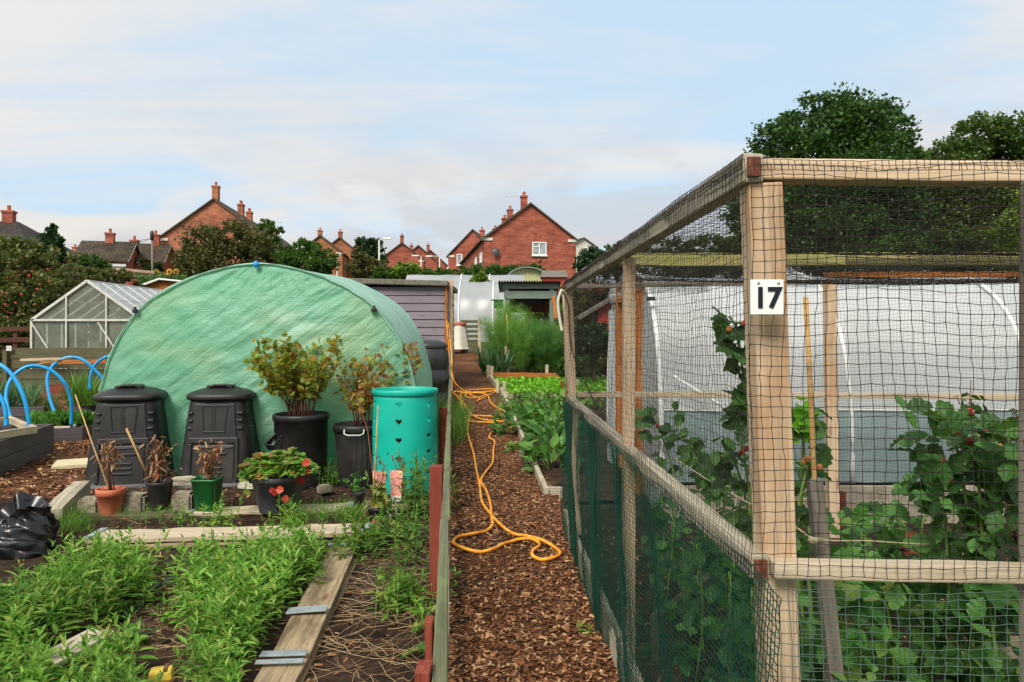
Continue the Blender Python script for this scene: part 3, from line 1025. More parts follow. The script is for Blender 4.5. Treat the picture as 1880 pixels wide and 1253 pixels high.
def house(label, px, d, width, eave, ridge, length, rz=0, brick=None, tile=None, wins=(), stacks=(), dz=None, over=.22, name='brick_house', group=None, eaveblocks=True, z0=None, hip=0, sidewins=()):
    """a gabled house: local x across the gable, y away from us, z up"""
    brick, tile = brick or BRICK1, tile or TILEB
    x = (px - CX) / F * d
    base = (x, d, gz(d) if z0 is None else z0)
    rt = thing(name, label, 'house', base, rz, group)
    w = width / 2
    mb = MB()
    pr = [(-w, -1.5), (w, -1.5), (w, eave), (0, ridge), (-w, eave)]
    V = [(a, 0, (eave if hip and a == 0 else b)) for a, b in pr] + [(a, length, b) for a, b in pr]
    mb.add(V, [[0, 1, 2, 3, 4]]); mb.f.append((np.array([[9, 8, 7, 6, 5]]), 0, False))
    mb.f.append((np.array([[0, 5, 6, 1], [1, 6, 7, 2], [4, 9, 5, 0]]), 0, False))
    mb.build('wall', brick, rt, world=False)
    sl = (ridge - eave) / w
    mb = MB()
    th = .14
    for s in (-1, 1):
        ex, ez = s * (w + over), eave - over * sl
        V = [(ex, -.12, ez + .03), (0, hip or -.12, ridge + .03), (0, length + .12, ridge + .03), (ex, length + .12, ez + .03)]
        V += [(a, b, c + th) for a, b, c in V]
        mb.add(V, CUBE_F)
    if hip:
        e = w + over; ez = eave - over * sl + .17
        mb.add([(-e, -.12, ez), (e, -.12, ez), (0, hip - .02, ridge + .17)], [[0, 1, 2]])
    ro = mb.build('roof', tile, rt, world=False)
    roof_uv(ro.data, lambda c: (c.y, abs(c.x) * math.hypot(1, sl)))
    mb = MB()
    for s in (-1, 1):
        if hip:
            bar(mb, (-w - over, -.145, eave - over * sl + .05), (w + over, -.145, eave - over * sl + .05), .05, .2, up=(0, -1, 0))
            break
        bar(mb, (s * (w + over), -.145, eave - over * sl + .05), (0, -.145, ridge + .05), .05, .2, up=(0, -1, 0))
    mb.build('bargeboard', FELT, rt, world=False)
    if eaveblocks:
        for s in (-1, 1):
            mb = MB(); box(mb, (s * (w - .25), -.03, eave - .06), (.95, .1, .22))
            mb.build('eave_block', CREAMP, rt, world=False)
    for (sx, sy, sh, pots) in stacks:
        zt = ridge - abs(sx) * sl
        mb = MB()
        box(mb, (sx, sy, zt + sh / 2 - .3), (.5, .6, sh + .6))
        box(mb, (sx, sy, zt + sh - .05), (.6, .7, .14))
        st = mb.build('chimney', brick, ro, world=False)
        for k in range(pots):
            mb = MB(); lathe(mb, [(.11, 0), (.1, .3), (.13, .33), (.0, .33)], (sx, sy + (k - (pots - 1) / 2) * .34, zt + sh + .02), 10)
            mb.build('chimney_pot', TERRA, ro, world=False)
    for a in wins:
        window(rt, *a)
    for a in sidewins:
        window(rt, -w, (a[0], a[1]), a[2], a[3], side='x')
    return rt


def aerial(parent, x, y, z, h=1.5, world=False):
    mb = MB()
    tube(mb, [(x, y, z), (x, y, z + h)], .025, 5)
    tube(mb, [(x - .5, y, z + h * .95), (x + .7, y, z + h * .95)], .018, 4)
    for k in range(6):
        tube(mb, [(x - .4 + k * .2, y - .25, z + h * .95), (x - .4 + k * .2, y + .25, z + h * .95)], .012, 3)
    mb.build('aerial', ALU, parent, world=world)


# nearest red gable, with window and dish
h1 = house('large red brick house with a white window and grey dish on its gable', 974, 62, 7.9, 5.0, 7.95, 30, R(9), BRICK1, TILEB,
           wins=((.75, 4.22, 1.22, 1.12, -.03, None, 1),), stacks=((-.35, 1.2, 1.15, 2), (-.35, 9, 1.3, 2), (-.35, 12.5, 1.0, 2), (-.3, 20, 1.0, 2), (-.3, 27, 1.0, 2)),
           sidewins=((2, 3.4, 1.3, 1.2), (6, 3.4, 1.3, 1.2)))
mb = MB(); lathe(mb, [(0, .12), (.15, .1), (.27, .04), (.34, -.02), (.33, 0)], (0, 0, 0), 20)
dish = mb.build('satellite_dish', POTGREY, h1, world=False)
dish.location = (-3.0, -.35, 3.85); dish.rotation_euler = (R(80), 0, R(10))
mb = MB(); tube(mb, [(-3.0, 0, 3.7), (-3.0, -.3, 3.75)], .03, 5); tube(mb, [(-3.3, -.02, 3.6), (-3.3, -.02, -.5)], .012, 4)
mb.build('dish_bracket', POTGREY, h1, world=False)
mb = MB(); lathe(mb, [(.19, 0), (.19, .03), (0, .03)], (0, 0, 0), 16)
v = mb.build('vent', BRICK2, h1, world=False); v.location = (.75, -.01, 3.2); v.rotation_euler = (R(90), 0, 0)
mb = MB(); box(mb, (3.55, -.03, .55), (.75, .08, 1.1)); mb.build('rendered_corner', CREAMP, h1, world=False)
mb = MB()
tube(mb, [(-3.95, .3, 4.8), (-3.98, .3, -1)], .05, 6); tube(mb, [(3.9, .15, 4.75), (3.75, -.06, 4.4)], .04, 6)
mb.build('drainpipe', BLACKP, h1, world=False)
aerial(h1, -.6, 7.5, 8.5, 1.6)
# tallest gable on the left
h2 = house('large orange brick house behind the wide olive bush', 393, 62, 8.9, 5.0, 8.35, 28, R(5.5), BRICK2, TILEB,
           stacks=((-.05, .7, 1.3, 1), (.5, 6.5, 1.1, 2), (.5, 9.5, .9, 2), (.5, 17, 1.0, 2), (.5, 20, .9, 2)))
aerial(h2, 1.0, 19, 7.6, 1.8)
# small red gable between
h3 = house('smaller dark red brick house with two white windows, partly behind the nearest gable', 868, 82, 5.6, 5.2, 8.0, 9, R(-8), BRICK1, TILEB,
           wins=((-1.5, 4.75, .62, 1.25, -.03, None, 0, False), (1.5, 4.8, 1.2, 1.05), (1.3, 3.0, 1.2, .9)), stacks=((.5, 3, .9, 1), (1.8, 5, 1.3, 1)), z0=5.1)
# pair of red gables further left
house('red brick house with a chimney, nearer of the stepped red gables', 738, 100, 5.9, 4.6, 6.9, 9, R(8), BRICK1, TILEB, stacks=((0, .8, 1.1, 1),), z0=7.0, eaveblocks=True)
house('red brick house behind, middle of the stepped red gables', 768, 108, 5.6, 5.2, 7.6, 9, R(8), BRICK1, TILEB, stacks=((-1.0, 2.0, 1.1, 1),), z0=6.9, eaveblocks=False)
house('red brick house, rearmost of the stepped red gables', 790, 114, 5.0, 5.4, 7.6, 9, R(8), BRICK1, TILEB, stacks=((-.3, 1.0, 1.2, 1),), z0=6.9, eaveblocks=False)
# orange gables
house('pale orange brick house, middle one of the far gables left of the round dark tree', 624, 96, 5.2, 4.5, 6.6, 9, R(4), BRICK3, TILEB, stacks=((-.05, .7, .9, 1),), z0=7.5)
house('pale orange brick house half hidden by the broad yellowish tree', 588, 92, 5.4, 4.2, 6.3, 9, R(4), BRICK3, TILEB, stacks=((-.15, .7, .9, 1),), z0=7.5)
house('far orange brick house peeping out beside the round dark tree', 657, 104, 5.0, 4.4, 6.5, 9, R(4), BRICK3, TILEB, stacks=((.05, .7, .8, 1),), z0=7.8)
# roofs on the far left
h4 = house('brown tiled bungalow with a white fascia behind the greenhouse', 246, 58, 4.6, 3.95, 5.5, 3.6, R(104), BRICK1, TILEB, stacks=((0, 1.7, .8, 1),), z0=3.1, eaveblocks=False)
mb = MB(); box(mb, (-2.36, 1.8, 3.62), (.08, 3.6, .2)); mb.build('fascia', WHITEP, h4, world=False)
window(h4, -2.3, (1.2, 2.8), 2.0, 1.2, side='x', bars=2)
house('lower brown tiled bungalow joined behind the telegraph pole', 310, 61, 5.0, 3.95, 5.5, 3.6, R(104), BRICK1, TILEB, stacks=((0, 1.0, .9, 1), (0, 2.6, .4, 1)), z0=3.3, eaveblocks=False, sidewins=((1.2, 2.4, 1.3, 1.0), (3.3, 2.4, .8, 1.0)))
h5 = house('house with a big dark tiled roof behind the apple tree', 104, 46, 8.0, 4.0, 5.65, 10, R(100), BRICK1, TILED, stacks=((0, 2.7, .8, 1),), hip=2.2, z0=2.65, eaveblocks=False)
house('far dark tiled roof with paired chimneys left of the bungalow', 168, 95, 5.0, 3.6, 5.3, 5.0, R(90), BRICK2, TILED, stacks=((0, 1.4, .9, 1), (0, 2.1, .9, 1)), z0=6.6, eaveblocks=False)
house('grey dormer house far behind the near red gable', 1072, 90, 3.4, 6.2, 7.2, 6, R(20), CREAMP, TILED, wins=((.5, 5.6, .9, 1.1),), z0=6.0, eaveblocks=False)


# poles and lamps
def lamp(label, px, top, d, arm, h=None):
    b = Vector(baseof(px, d)); t = at(px, top, d)
    rt = thing('street_lamp', label, 'street lamp', b, group='street lamps among the far houses')
    mb = MB(); tube(mb, [b - Vector((0, 0, .3)), Vector((b.x, b.y, t.z))], [.1, .06], 8); mb.build('pole', ALU, rt)
    mb = MB(); tube(mb, [(b.x, b.y, t.z - .05), (b.x + arm * .4, b.y, t.z + .12), (b.x + arm, b.y, t.z + .15)], .035, 6); mb.build('bracket', ALU, rt)
    mb = MB(); box(mb, (b.x + arm * 1.2, b.y, t.z + .13), (.75, .25, .12), top=.7); mb.build('lamp_head', ALU, rt)


lamp('tall thin lamp post in front of the round dark tree', 696, 441, 60, .55)
lamp('short lamp post in front of the nearer stepped red gable', 773, 472, 75, -.5)
lamp('lamp post before the rearmost stepped red gable', 807, 473, 75, -.9)
b = Vector(baseof(281, 45)); t = at(279, 438, 45)
rt = thing('telegraph_pole', 'slim wooden telegraph pole with wires before the tiled bungalows', 'pole', b)
mb = MB(); tube(mb, [b - Vector((0, 0, .3)), t], [.075, .055], 8); mb.build('pole', WOODGREY, rt)
mb = MB(); lathe(mb, [(.0, 0), (.1, .05), (.12, .5), (.06, .62), (0, .62)], (t.x, t.y, t.z - .15), 10); mb.build('cable_drum', BLACKP, rt)
mb = MB()
for q in (at(160, 452, 52), at(300, 440, 62), at(120, 448, 80)):
    pts = [t.lerp(q, k / 8) - Vector((0, 0, .35 * math.sin(PI * k / 8))) for k in range(9)]
    tube(mb, pts, .016, 3)
mb.build('wire', BLACKP, rt)
b = Vector(baseof(600, 56)) ; t = at(619, 470, 56)
rt = thing('flue_pipe', 'thin white pole against the pale orange gable', 'pole', (t.x, 56, gz(56)))
mb = MB(); tube(mb, [(t.x, 56, gz(56)), t], .06, 6); mb.build('pole', ALU, rt)
mb = MB(); box(mb, (t.x, 56, t.z), (.5, .1, .08)); mb.build('cross_arm', ALU, rt)


# ================================================================ hoop tunnels
def arch(w, h, n=24, pw=2.3):
    a = np.linspace(0, PI, n)
    c, s = np.cos(a), np.sin(a)
    x = -np.sign(c) * np.abs(c) ** (2 / pw) * w
    return np.stack([x, np.abs(s) ** (2 / pw) * h], -1)


def poly_x(name, label, x0, x1, yc, z0, w, h, hoops, m, hoop_r=.03, endm=None, ny=40):
    """tunnel whose axis runs along X"""
    rt = thing(name, label, 'polytunnel', (x0, yc - w, z0))
    pr = arch(w, h, 28)
    mb = MB()
    xs = np.linspace(x0, x1, ny)
    wv = wavef(int(abs(x0 * 10)) + 3, 8, .3, 1.5)
    G = np.zeros((ny, len(pr), 3))
    G[:, :, 0] = xs[:, None]
    wob = 1 + .006 * wv(xs[:, None], np.arange(len(pr))[None] * .12)
    G[:, :, 1] = yc + pr[None, :, 0] * wob
    G[:, :, 2] = z0 + pr[None, :, 1] * wob
    grid(mb, G)
    mb.build('cover', m, rt)
    mb = MB()
    for x in (x0, x1):
        c = mb.n
        V = [(x + .01 * (1 if x == x0 else -1), yc + a, z0 + b) for a, b in pr]
        mb.add(V, [list(range(len(V)))])
    mb.build('end_sheet', endm or m, rt)
    for x in hoops:
        mb = MB(); tube(mb, [(x, yc + a * 1.012, z0 + b * 1.012) for a, b in pr], hoop_r, 6); mb.build('hoop', WHITEP, rt)
    return rt


poly_x('polytunnel', 'far grey polythene tunnel behind the cream compost bin', -4.2, .2, 31.5, 1.15, 1.7, 2.55, [(842 - CX) / F * 30, (905 - CX) / F * 30, -3.6], FARPOLY)
poly_x('polytunnel', 'taller far polythene tunnel, only its pale ridge showing behind the other', -5.2, .6, 37, 1.7, 1.9, 2.75, [(845 - CX) / F * 35.5, (898 - CX) / F * 35.5], FARPOLY)

# green arch-roofed shed, small red shed, shelter
c = at(968, 520, 38)
rt = thing('arched_shed', 'pale yellow shed with a curved roof behind the grey-green shelter', 'shed', (c.x, 38, gz(38)))
pr = arch(1.1, .75, 20, 2.0)
mb = MB(); V = [(c.x + a, 38, c.z + b) for a, b in pr]; V = [(c.x - 1.1, 38, c.z - 2)] + V + [(c.x + 1.1, 38, c.z - 2)]
mb.add(V, [list(range(len(V)))[::-1]])
for k in range(10):
    box(mb, (c.x - .95 + k * .21, 37.985, c.z - .55), (.012, .02, 2.0))
mb.build('front_board', m_plain('pale_yellow_paint', ['#a8a878', '#bcbb8a'], 5), rt)
mb = MB(); G = np.array([[(c.x + a * 1.06, y, c.z + b * 1.06 + .03) for a, b in pr] for y in (37.7, 40.5)]); grid(mb, G)
G2 = np.array([[(c.x + a * k, 37.7, c.z + b * k + .03) for a, b in pr] for k in (.98, 1.06)]); grid(mb, G2)
mb.build('roof', m_plain('grey_green_tin', ['#6a7468', '#808a7c'], 5, .5), rt)

c = at(1018, 520, 33)
rt = thing('garden_shed', 'small red shed with a grey pitched roof beside the curved roof', 'shed', (c.x, 33, gz(33)))
mb = MB(); box(mb, (c.x, 33.6, c.z - .85), (1.05, 1.2, 2.2)); mb.build('wall', RED, rt)
mb = MB()
V = [(c.x - .6, 32.9, c.z + .26), (c.x + .6, 32.9, c.z + .26), (c.x + .55, 33.6, c.z + .62), (c.x - .55, 33.6, c.z + .62), (c.x + .6, 34.3, c.z + .26), (c.x - .6, 34.3, c.z + .26)]
mb.add(V, [[0, 1, 2, 3], [3, 2, 4, 5]]); mb.add([V[0], V[3], V[5]], [[0, 1, 2]]); mb.add([V[1], V[2], V[4]], [[2, 1, 0]])
mb.build('roof', FELT, rt)

d0, d1 = 23.5, 25.3
g0 = gz(24)
X0, X1 = (931 - CX) / F * d0, (1013 - CX) / F * d0
rt = thing('shelter', 'open grey-green timber shelter with a black corrugated roof', 'shelter', (X0, d0, g0))
for x, y in ((X0, d0), (X1, d0), (X0 + .05, d1), (X1 - .1, d1)):
    plank('post', (x, y, g0 - .2), (x, y, 2.93), .14, .14, SAGE if y == d0 else BROWNRAIL, rt, up=(0, 1, 0))
plank('beam', (X0 - .1, d0 - .075, 2.72), (X1 + .15, d0 - .075, 2.72), .05, .24, SAGE, rt)
plank('beam', (X0 - .15, d0 - .1, 3.0), (X1 + .2, d0 - .1, 3.0), .05, .16, SAGE, rt)
plank('beam', (X0, d1, 2.35), (X1, d1, 2.35), .06, .28, BROWNRAIL, rt)
plank('beam', (X0, d1, 1.78), (X1, d1, 1.78), .06, .1, BROWNRAIL, rt)
mb = MB(); box(mb, ((X0 + X1) / 2, d1 + .08, 2.68), (X1 - X0 + .1, .03, .40)); mb.build('back_board', BLACKP, rt)
plank('side_beam', (X0, d0, 2.85), (X0, d1, 2.65), .06, .14, SAGE, rt)
plank('side_beam', (X1, d0, 2.85), (X1, d1, 2.65), .06, .14, SAGE, rt)
mb = MB()
xs = np.linspace(X0 - .28, X1 + .3, 120)
G = np.array([[(x, y, z + .03 * math.sin((x - X0) * 2 * PI / .085)) for x in xs] for y, z in ((d0 - .35, 3.14), (d1 + .2, 2.92))])
grid(mb, G); grid(mb, G - [0, 0, .008], flip=True)
mb.build('roof', BLACKP, rt)
mb = MB(); box(mb, (X0 - .27, d0 + .1, 2.42), (.3, .25, .24)); box(mb, (X0 - .3, d0 + .1, 2.56), (.42, .32, .03))
tag(mb.build('bird_box', GREENP, origin=(X0 - .27, d0 + .1, 2.3)), 'small green box fixed beside the shelter post', 'box')
plank('orange_plank', (at(1020, 585, 23)), (at(1016, 545, 23.3)), .1, .04, ORWOOD)
tag(bpy.data.objects['orange_plank'], 'orange plank leaning on the shelter post', 'plank')
for i, px in enumerate((946, 964, 970, 976, 994)):
    b = at(px, 607, 24.6); rt = thing('net_cone', 'pale pointed net cone under the shelter', 'plant cover', b, group='pale net cones under the shelter')
    mb = MB(); lathe(mb, [(.09, 0), (.06, .25), (.035, .42), (.0, .45)], (b.x, b.y, b.z - .02), 10); mb.build('cone', m_plain('pale_mesh', ['#b5ad92', '#cfc8b0'], 30, .9), rt)
    mb = MB(); tube(mb, [(b.x, b.y, gz(24.6) - .1), (b.x, b.y, b.z)], .015, 5); mb.build('stick', CANE, rt)

# sheds and things far left
c = at(268, 512, 40)
rt = thing('low_shed', 'long low red shed with a dark flat roof behind the greenhouse', 'shed', (c.x, 40, gz(40)))
mb = MB(); box(mb, (c.x, 40.5, c.z - .7), (1.9, 1, 1.6)); mb.build('wall', RED, rt)
mb = MB(); box(mb, (c.x, 40.5, c.z + .15), (2.1, 1.2, .14)); mb.build('roof', FELT, rt)
c = at(245, 502, 43)
rt = thing('low_shed', 'low brick outhouse with a sloping tiled roof beneath the bungalow', 'shed', (c.x, 43, gz(43)))
mb = MB(); box(mb, (c.x, 43.5, c.z - .8), (2.2, 1, 1.7)); mb.build('wall', BRICK2, rt)
mb = MB(); V = [(c.x - 1.2, 42.9, c.z + .18), (c.x + 1.3, 42.9, c.z - .05), (c.x + 1.3, 44.2, c.z + .05), (c.x - 1.2, 44.2, c.z + .3)]; V += [(a, b, z + .1) for a, b, z in V]
mb.add(V, CUBE_F); mb.build('roof', m_plain('tan_roof', ['#8a6e52', '#a2866a'], 6), rt)
c = at(290, 528, 26)
rt = thing('timber_shed', 'new orange timber shed with a white roof edge between greenhouse and green tunnel', 'shed', (c.x, 26, gz(26)))
mb = MB(); V = [(c.x - .65, 26, .2), (c.x + 1.3, 26, .2), (c.x + 1.3, 26, c.z + .1), (c.x + .1, 26, c.z + .22), (c.x - .65, 26, c.z - .05)]
V += [(a, 27.5, z) for a, b, z in V]
mb.add(V, [[0, 1, 2, 3, 4]]); mb.f.append((np.array([[0, 5, 6, 1], [4, 9, 5, 0], [1, 6, 7, 2], [2, 7, 8, 3], [3, 8, 9, 4]]), 0, False))
mb.build('wall', ORWOOD, rt)
mb = MB(); bar(mb, (c.x - .75, 26.6, c.z - .03), (c.x + .12, 26.6, c.z + .29), 1.6, .06); bar(mb, (c.x + .12, 26.6, c.z + .29), (c.x + 1.4, 26.6, c.z + .16), 1.6, .06); mb.build('roof', WHITEP, rt)

# sunflowers
for i, (px, py) in enumerate(((287, 500), (311, 499), (323, 499), (305, 507))):
    b = Vector(baseof(px, 34)); t = at(px, py, 34)
    rt = thing('sunflower', ['sunflower nearest the telegraph pole, level with the long low red shed', 'middle one of the three upper sunflowers', 'sunflower closest to the olive bush', 'lowest of the small sunflowers'][i], 'flower', b, group='sunflowers before the brick house')
    mb = MB(); tube(mb, [b, t], .02, 5)
    n = 26
    Pp = np.array([tuple(b.lerp(t, rng.uniform(.25, .95))) for _ in range(n)])
    mb.build('stem', STEM, rt)
    mb = MB(); scatter(mb, OVATE, Pp, rdir(n, .1), rdir(n, 1), rng.uniform(.2, .38, n), 1.4); mb.build('leaves', MIDGREEN, rt)
    mb = MB(); a = np.linspace(0, 2 * PI, 16, endpoint=False)
    D = np.stack([np.cos(a), np.full(16, -.2), np.sin(a)], -1)
    scatter(mb, LANCE, np.tile(tuple(t), (16, 1)), D, np.tile([0, -1., 0], (16, 1)), .15, 1.5); f = mb.build('flower_head', SUNF, rt)
    mb = MB(); lathe(mb, [(0, .02), (.05, .03), (.06, 0)], (0, 0, 0), 10); e = mb.build('centre', BARK, f, world=True); e.matrix_parent_inverse = Matrix(); e.location = t + Vector((0, -.03, 0)); e.rotation_euler = (R(90), 0, 0)
p = []
for i in range(700):
    px = rng.uniform(250, 345); p.append(tuple(at(px, rng.uniform(508, 530), rng.uniform(31, 33))))
mb = MB(); scatter(mb, DIAM, p, rdir(700, .4), rdir(700, .5), .2, 1.2)
tag(mb.build('undergrowth', MIDGREEN), 'weedy green undergrowth behind the timber shed', 'undergrowth', kind='stuff')

# ================================================================ lilac shed, water butt, white bin
xr, xl = (818 - CX) / F * 16, (818 - CX) / F * 16 - 2.3
g = gz(16)
rt = thing('garden_shed', 'lilac-grey weatherboard shed with a felted flat roof beside the path', 'shed', (xr - 1.1, 16, g))
zt = H + 92 * 16 / F
mb = MB()
nb = 13
hh = (zt - g - .1) / nb
for k in range(nb):
    z = g + .05 + k * hh
    V = [(xl, 15.99, z), (xr, 15.99, z), (xr, 16.015, z + hh), (xl, 16.015, z + hh), (xl, 16.03, z), (xr, 16.03, z)]
    mb.add(V, [[0, 1, 2, 3], [4, 5, 1, 0]])
    V = [(xr - .01, 16.0, z), (xr - .01, 18.6, z), (xr - .03, 18.6, z + hh), (xr - .03, 16.0, z + hh)]
    mb.add(V, [[0, 1, 2, 3]])
box(mb, ((xl + xr) / 2, 17.4, (g + zt) / 2), (2.2, 2.6, zt - g - .1))
mb.build('wall', PURPLE, rt)
mb = MB()
V = [(xl - .1, 15.85, zt + .02), (xr + .06, 15.85, zt - .04), (xr + .06, 18.8, zt - .04), (xl - .1, 18.8, zt + .02)]
V += [(a, b, z + .12) for a, b, z in V]; mb.add(V, CUBE_F)
mb.build('roof', FELT, rt, bevel=.02)
plank('corner_trim', (xr + .015, 16.0, g - .05), (xr + .015, 16.0, zt - .05), .06, .07, ORWOOD, rt, up=(0, 1, 0))
plank('corner_post', (xr + .1, 16.2, g), (xr + .1, 16.2, zt + .12), .08, .08, WOOD, rt, up=(0, 1, 0))

b = Vector(((783 - CX) / F * 11.6, 11.6, gz(11.6)))
rt = thing('water_butt', 'black ribbed water butt standing behind the turquoise barrel', 'water butt', b)
mb = MB(); lathe(mb, [(.3, 0), (.33, .1), (.36, .45), (.345, .47), (.345, .52), (.36, .54), (.355, .8), (.34, .82), (.34, .87), (.35, .89), (.33, 1.14), (.3, 1.2)], b, 36)
mb.build('barrel', BLACKP, rt)
mb = MB(); lathe(mb, [(.33, 1.19), (.335, 1.22), (.31, 1.27), (.2, 1.31), (.0, 1.32)], b, 36); mb.build('lid', BLACKP, rt)

b = at(843, 641, 25.5)
rt = thing('compost_bin', 'cream tapered compost bin with a rusty red lid at the end of the path', 'compost bin', b)
mb = MB(); lathe(mb, [(.36, 0), (.35, .02)] + [(r - .012 * (i % 2), z) for i, (r, z) in enumerate(zip(np.linspace(.345, .24, 12), np.linspace(.06, .82, 12)))], b, 28, shape=lambda t: 1 + .08 * math.cos(4 * t))
mb.build('body', CREAMP, rt)
mb = MB(); lathe(mb, [(.26, .82), (.27, .86), (.2, .92), (0, .93)], b, 24); mb.build('lid', m_plain('rust_lid', ['#8a4028', '#a8583c'], 8), rt)
b = at(874, 640, 25)
rt = thing('pallet_bay', 'slatted timber compost bay beside the cream bin', 'compost bay', b)
for k in range(7):
    plank('slat', (b.x - .55, 25.4, b.z - .1 + k * .17), (b.x + .1, 25.4, b.z - .1 + k * .17), .03, .1, SLEEPER, rt)
plank('post', (b.x + .1, 25.3, b.z - .2), (b.x + .1, 25.3, b.z + 1.05), .09, .09, WOODT, rt, up=(0, 1, 0))

# ================================================================ green polytunnel
d = 7.4
zc = np.array([0, .25, .5, .875, 1.2, 1.42, 1.62, 1.78, 1.916, 2.02, 2.09, 2.135, 2.155, 2.16])
wc = np.array([1.57, 1.59, 1.60, 1.585, 1.50, 1.395, 1.26, 1.10, .88, .66, .45, .25, .1, 0])
X0 = (475 - CX) / F * d
half = [(-w, z) for w, z in zip(wc, zc)]
prof = np.array(half + [(-x, z) for x, z in half[::-1][1:]])
seg = np.concatenate([[0], np.cumsum(np.linalg.norm(np.diff(prof, axis=0), axis=1))])
tt = np.linspace(0, seg[-1], 70)
PRO = np.stack([np.interp(tt, seg, prof[:, 0]), np.interp(tt, seg, prof[:, 1])], -1)
rt = thing('polytunnel', 'round green sheeted polytunnel with a blue clip on its ridge', 'polytunnel', (X0, d, 0))
w1, w2, w3 = wavef(21, 9, .4, 1.3), wavef(22, 10, 1.2, 4), wavef(23, 8, .3, 1)
nr, nc = 110, 150
G = np.zeros((nr, nc, 3))
for i in range(nr):
    s = i / (nr - 1)
    z = 2.16 * (1 - (1 - s) ** 1.6)
    hw = np.interp(z, zc, wc)
    u = np.linspace(-1, 1, nc)
    x = u * hw
    edge = (1 - np.abs(u)) * np.minimum(1, (2.16 - z) * 3 + .02)
    bul = .16 * (1 - u * u) * math.sin(PI * min(1, z / 2.16)) ** .8
    diag = .006 * np.sin((x * 3.0 - z * 9 + .8 * w3(x, z)) * 3.1) + .006 * np.sin((x * 7 - z * 13 + 1.5 * w1(x, z)) * 3.2) + .004 * np.sin((x * 14 - z * 22 + 2.5 * w3(x, z)) * 3.1)
    rad = .007 * np.sin(np.arctan2(x - .1, 2.35 - z) * 30) * np.exp(-(2.2 - z) / .35)
    wr = np.minimum(1, edge * 6) * (diag * (.6 + .5 * w1(x * .6, z * .6)) + rad + .012 * w2(x, z) * .5)
    G[i, :, 0] = X0 + x; G[i, :, 1] = d - bul - wr; G[i, :, 2] = z
mb = MB(); grid(mb, G, flip=True)
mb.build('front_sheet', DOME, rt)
L = 2.7
mb = MB()
ys = np.linspace(-.03, L, 40)
G = np.zeros((40, 70, 3))
wv = wavef(31, 9, .5, 3)
for i, y in enumerate(ys):
    k = 1.006 + .005 * wv(y, tt * .6) + (-.016 * math.sin(PI * (y / 1.35 % 1)) if y > 0 else 0)
    G[i, :, 0] = X0 - .052 * y + PRO[:, 0] * k; G[i, :, 1] = d + y; G[i, :, 2] = PRO[:, 1] * k * (1 + .02 * max(0, y))
grid(mb, G, flip=True)
mb.build('roof_cover', DOMER, rt)
mb = MB()
mb.add([(X0 - .052 * L + x, d + L - .01, z * (1 + .02 * L)) for x, z in PRO], [list(range(70))[::-1]])
mb.build('rear_sheet', DOMER, rt)
for y in (.03, 1.35, L - .02):
    mb = MB(); tube(mb, [(X0 - .052 * y + x * .98, d + y, z * .985 * (1 + .02 * y)) for x, z in PRO], .016, 6)
    mb.build('hoop', ALU, rt)
mb = MB()
tube(mb, [(X0 + x * 1.004 + .004 * math.sin(i * 1.7), d - .018 + .004 * math.sin(i * 2.3), z * 1.003) for i, (x, z) in enumerate(PRO)], .007 + .003 * np.abs(np.sin(np.arange(70) * .7)), 7)
mb.build('edge_roll', DOMER, rt)
for px, py in ((248, 572), (686, 570)):
    c = at(px, py, d - .04)
    mb = MB(); box(mb, c, (.05, .04, .035), R(20)); box(mb, c + Vector((.01, -.02, .02)), (.02, .03, .05)); mb.build('clip', BLACKP, rt)
c = at(470, 486, d - .06)
mb = MB(); lathe(mb, [(0, -.03), (.025, -.02), (.03, .005), (.018, .03), (0, .035)], c, 12); mb.build('blue_clip', m_plain('bright_blue_plastic', '#1a90e0', rough=.4), rt)
# frame and yellowish plants seen dimly inside
b = Vector((X0 - .2, 8.6, 0))
tree('tomato_plant', 'yellowing plant showing dimly through the green sheet', 'plant', b, [(X0 - .3, 8.4, .9, .35, .3, .5), (X0 + .3, 8.5, 1.4, .3, .3, .4)], 900, .14, YELGREEN, .02, 30)

# ================================================================ greenhouse
d = 18.2
xl, xc = (58 - CX) / F * d, (160 - CX) / F * d
w = xc - xl
g = gz(d)
ze, zr = H - (588 - HY) / F * d, H - (516 - HY) / F * d
L = 4.3
rt = thing('greenhouse', 'white aluminium greenhouse with old glass between the apple tree and green tunnel', 'greenhouse', (xc, d, g))
t = .05
xrr = xc + w
for y in (d, d + L):
    mb = MB()
    for x in (xl, xrr):
        bar(mb, (x, y, g), (x, y, ze), t, t)
        bar(mb, (x, y, ze), (xc, y, zr), t * 1.3, t, up=(0, 1, 0))
    bar(mb, (xl, y, ze), (xrr, y, ze), t, t)
    for x in (xl + w * .63, xc + w * .35, xc - w * .02 + w * .0):
        if x == xc - w * .02 and y == d:
            continue
        zz = ze + (zr - ze) * (1 - abs(x - xc) / w)
        bar(mb, (x, y - .01, g), (x, y - .01, zz), .035, .035)
    bar(mb, (xl, y - .02, ze - .05), (xl + .75, y - .02, g + .3), .03, .03); bar(mb, (xc + w * .2, y - .02, ze - .05), (xc + w * .75, y - .02, g + .3), .03, .03)
    mb.build('gable_frame', ALU, rt)
mb = MB()
for x, z in ((xl, ze), (xrr, ze), (xc, zr)):
    bar(mb, (x, d, z), (x, d + L, z), t, t)
for i in range(1, 7):
    y = d + L * i / 7
    for s in (-1, 1):
        bar(mb, (xc + s * w, y, ze), (xc, y, zr), .04, .035, up=(0, 1, 0)); bar(mb, (xc + s * w, y, g), (xc + s * w, y, ze), .035, .035)
for s in (-1, 1):
    bar(mb, (xc + s * w * .5, d, (ze + zr) / 2), (xc + s * w * .5, d + L, (ze + zr) / 2), .03, .03)
mb.build('roof_frame', WHITEW, rt)
mb = MB()
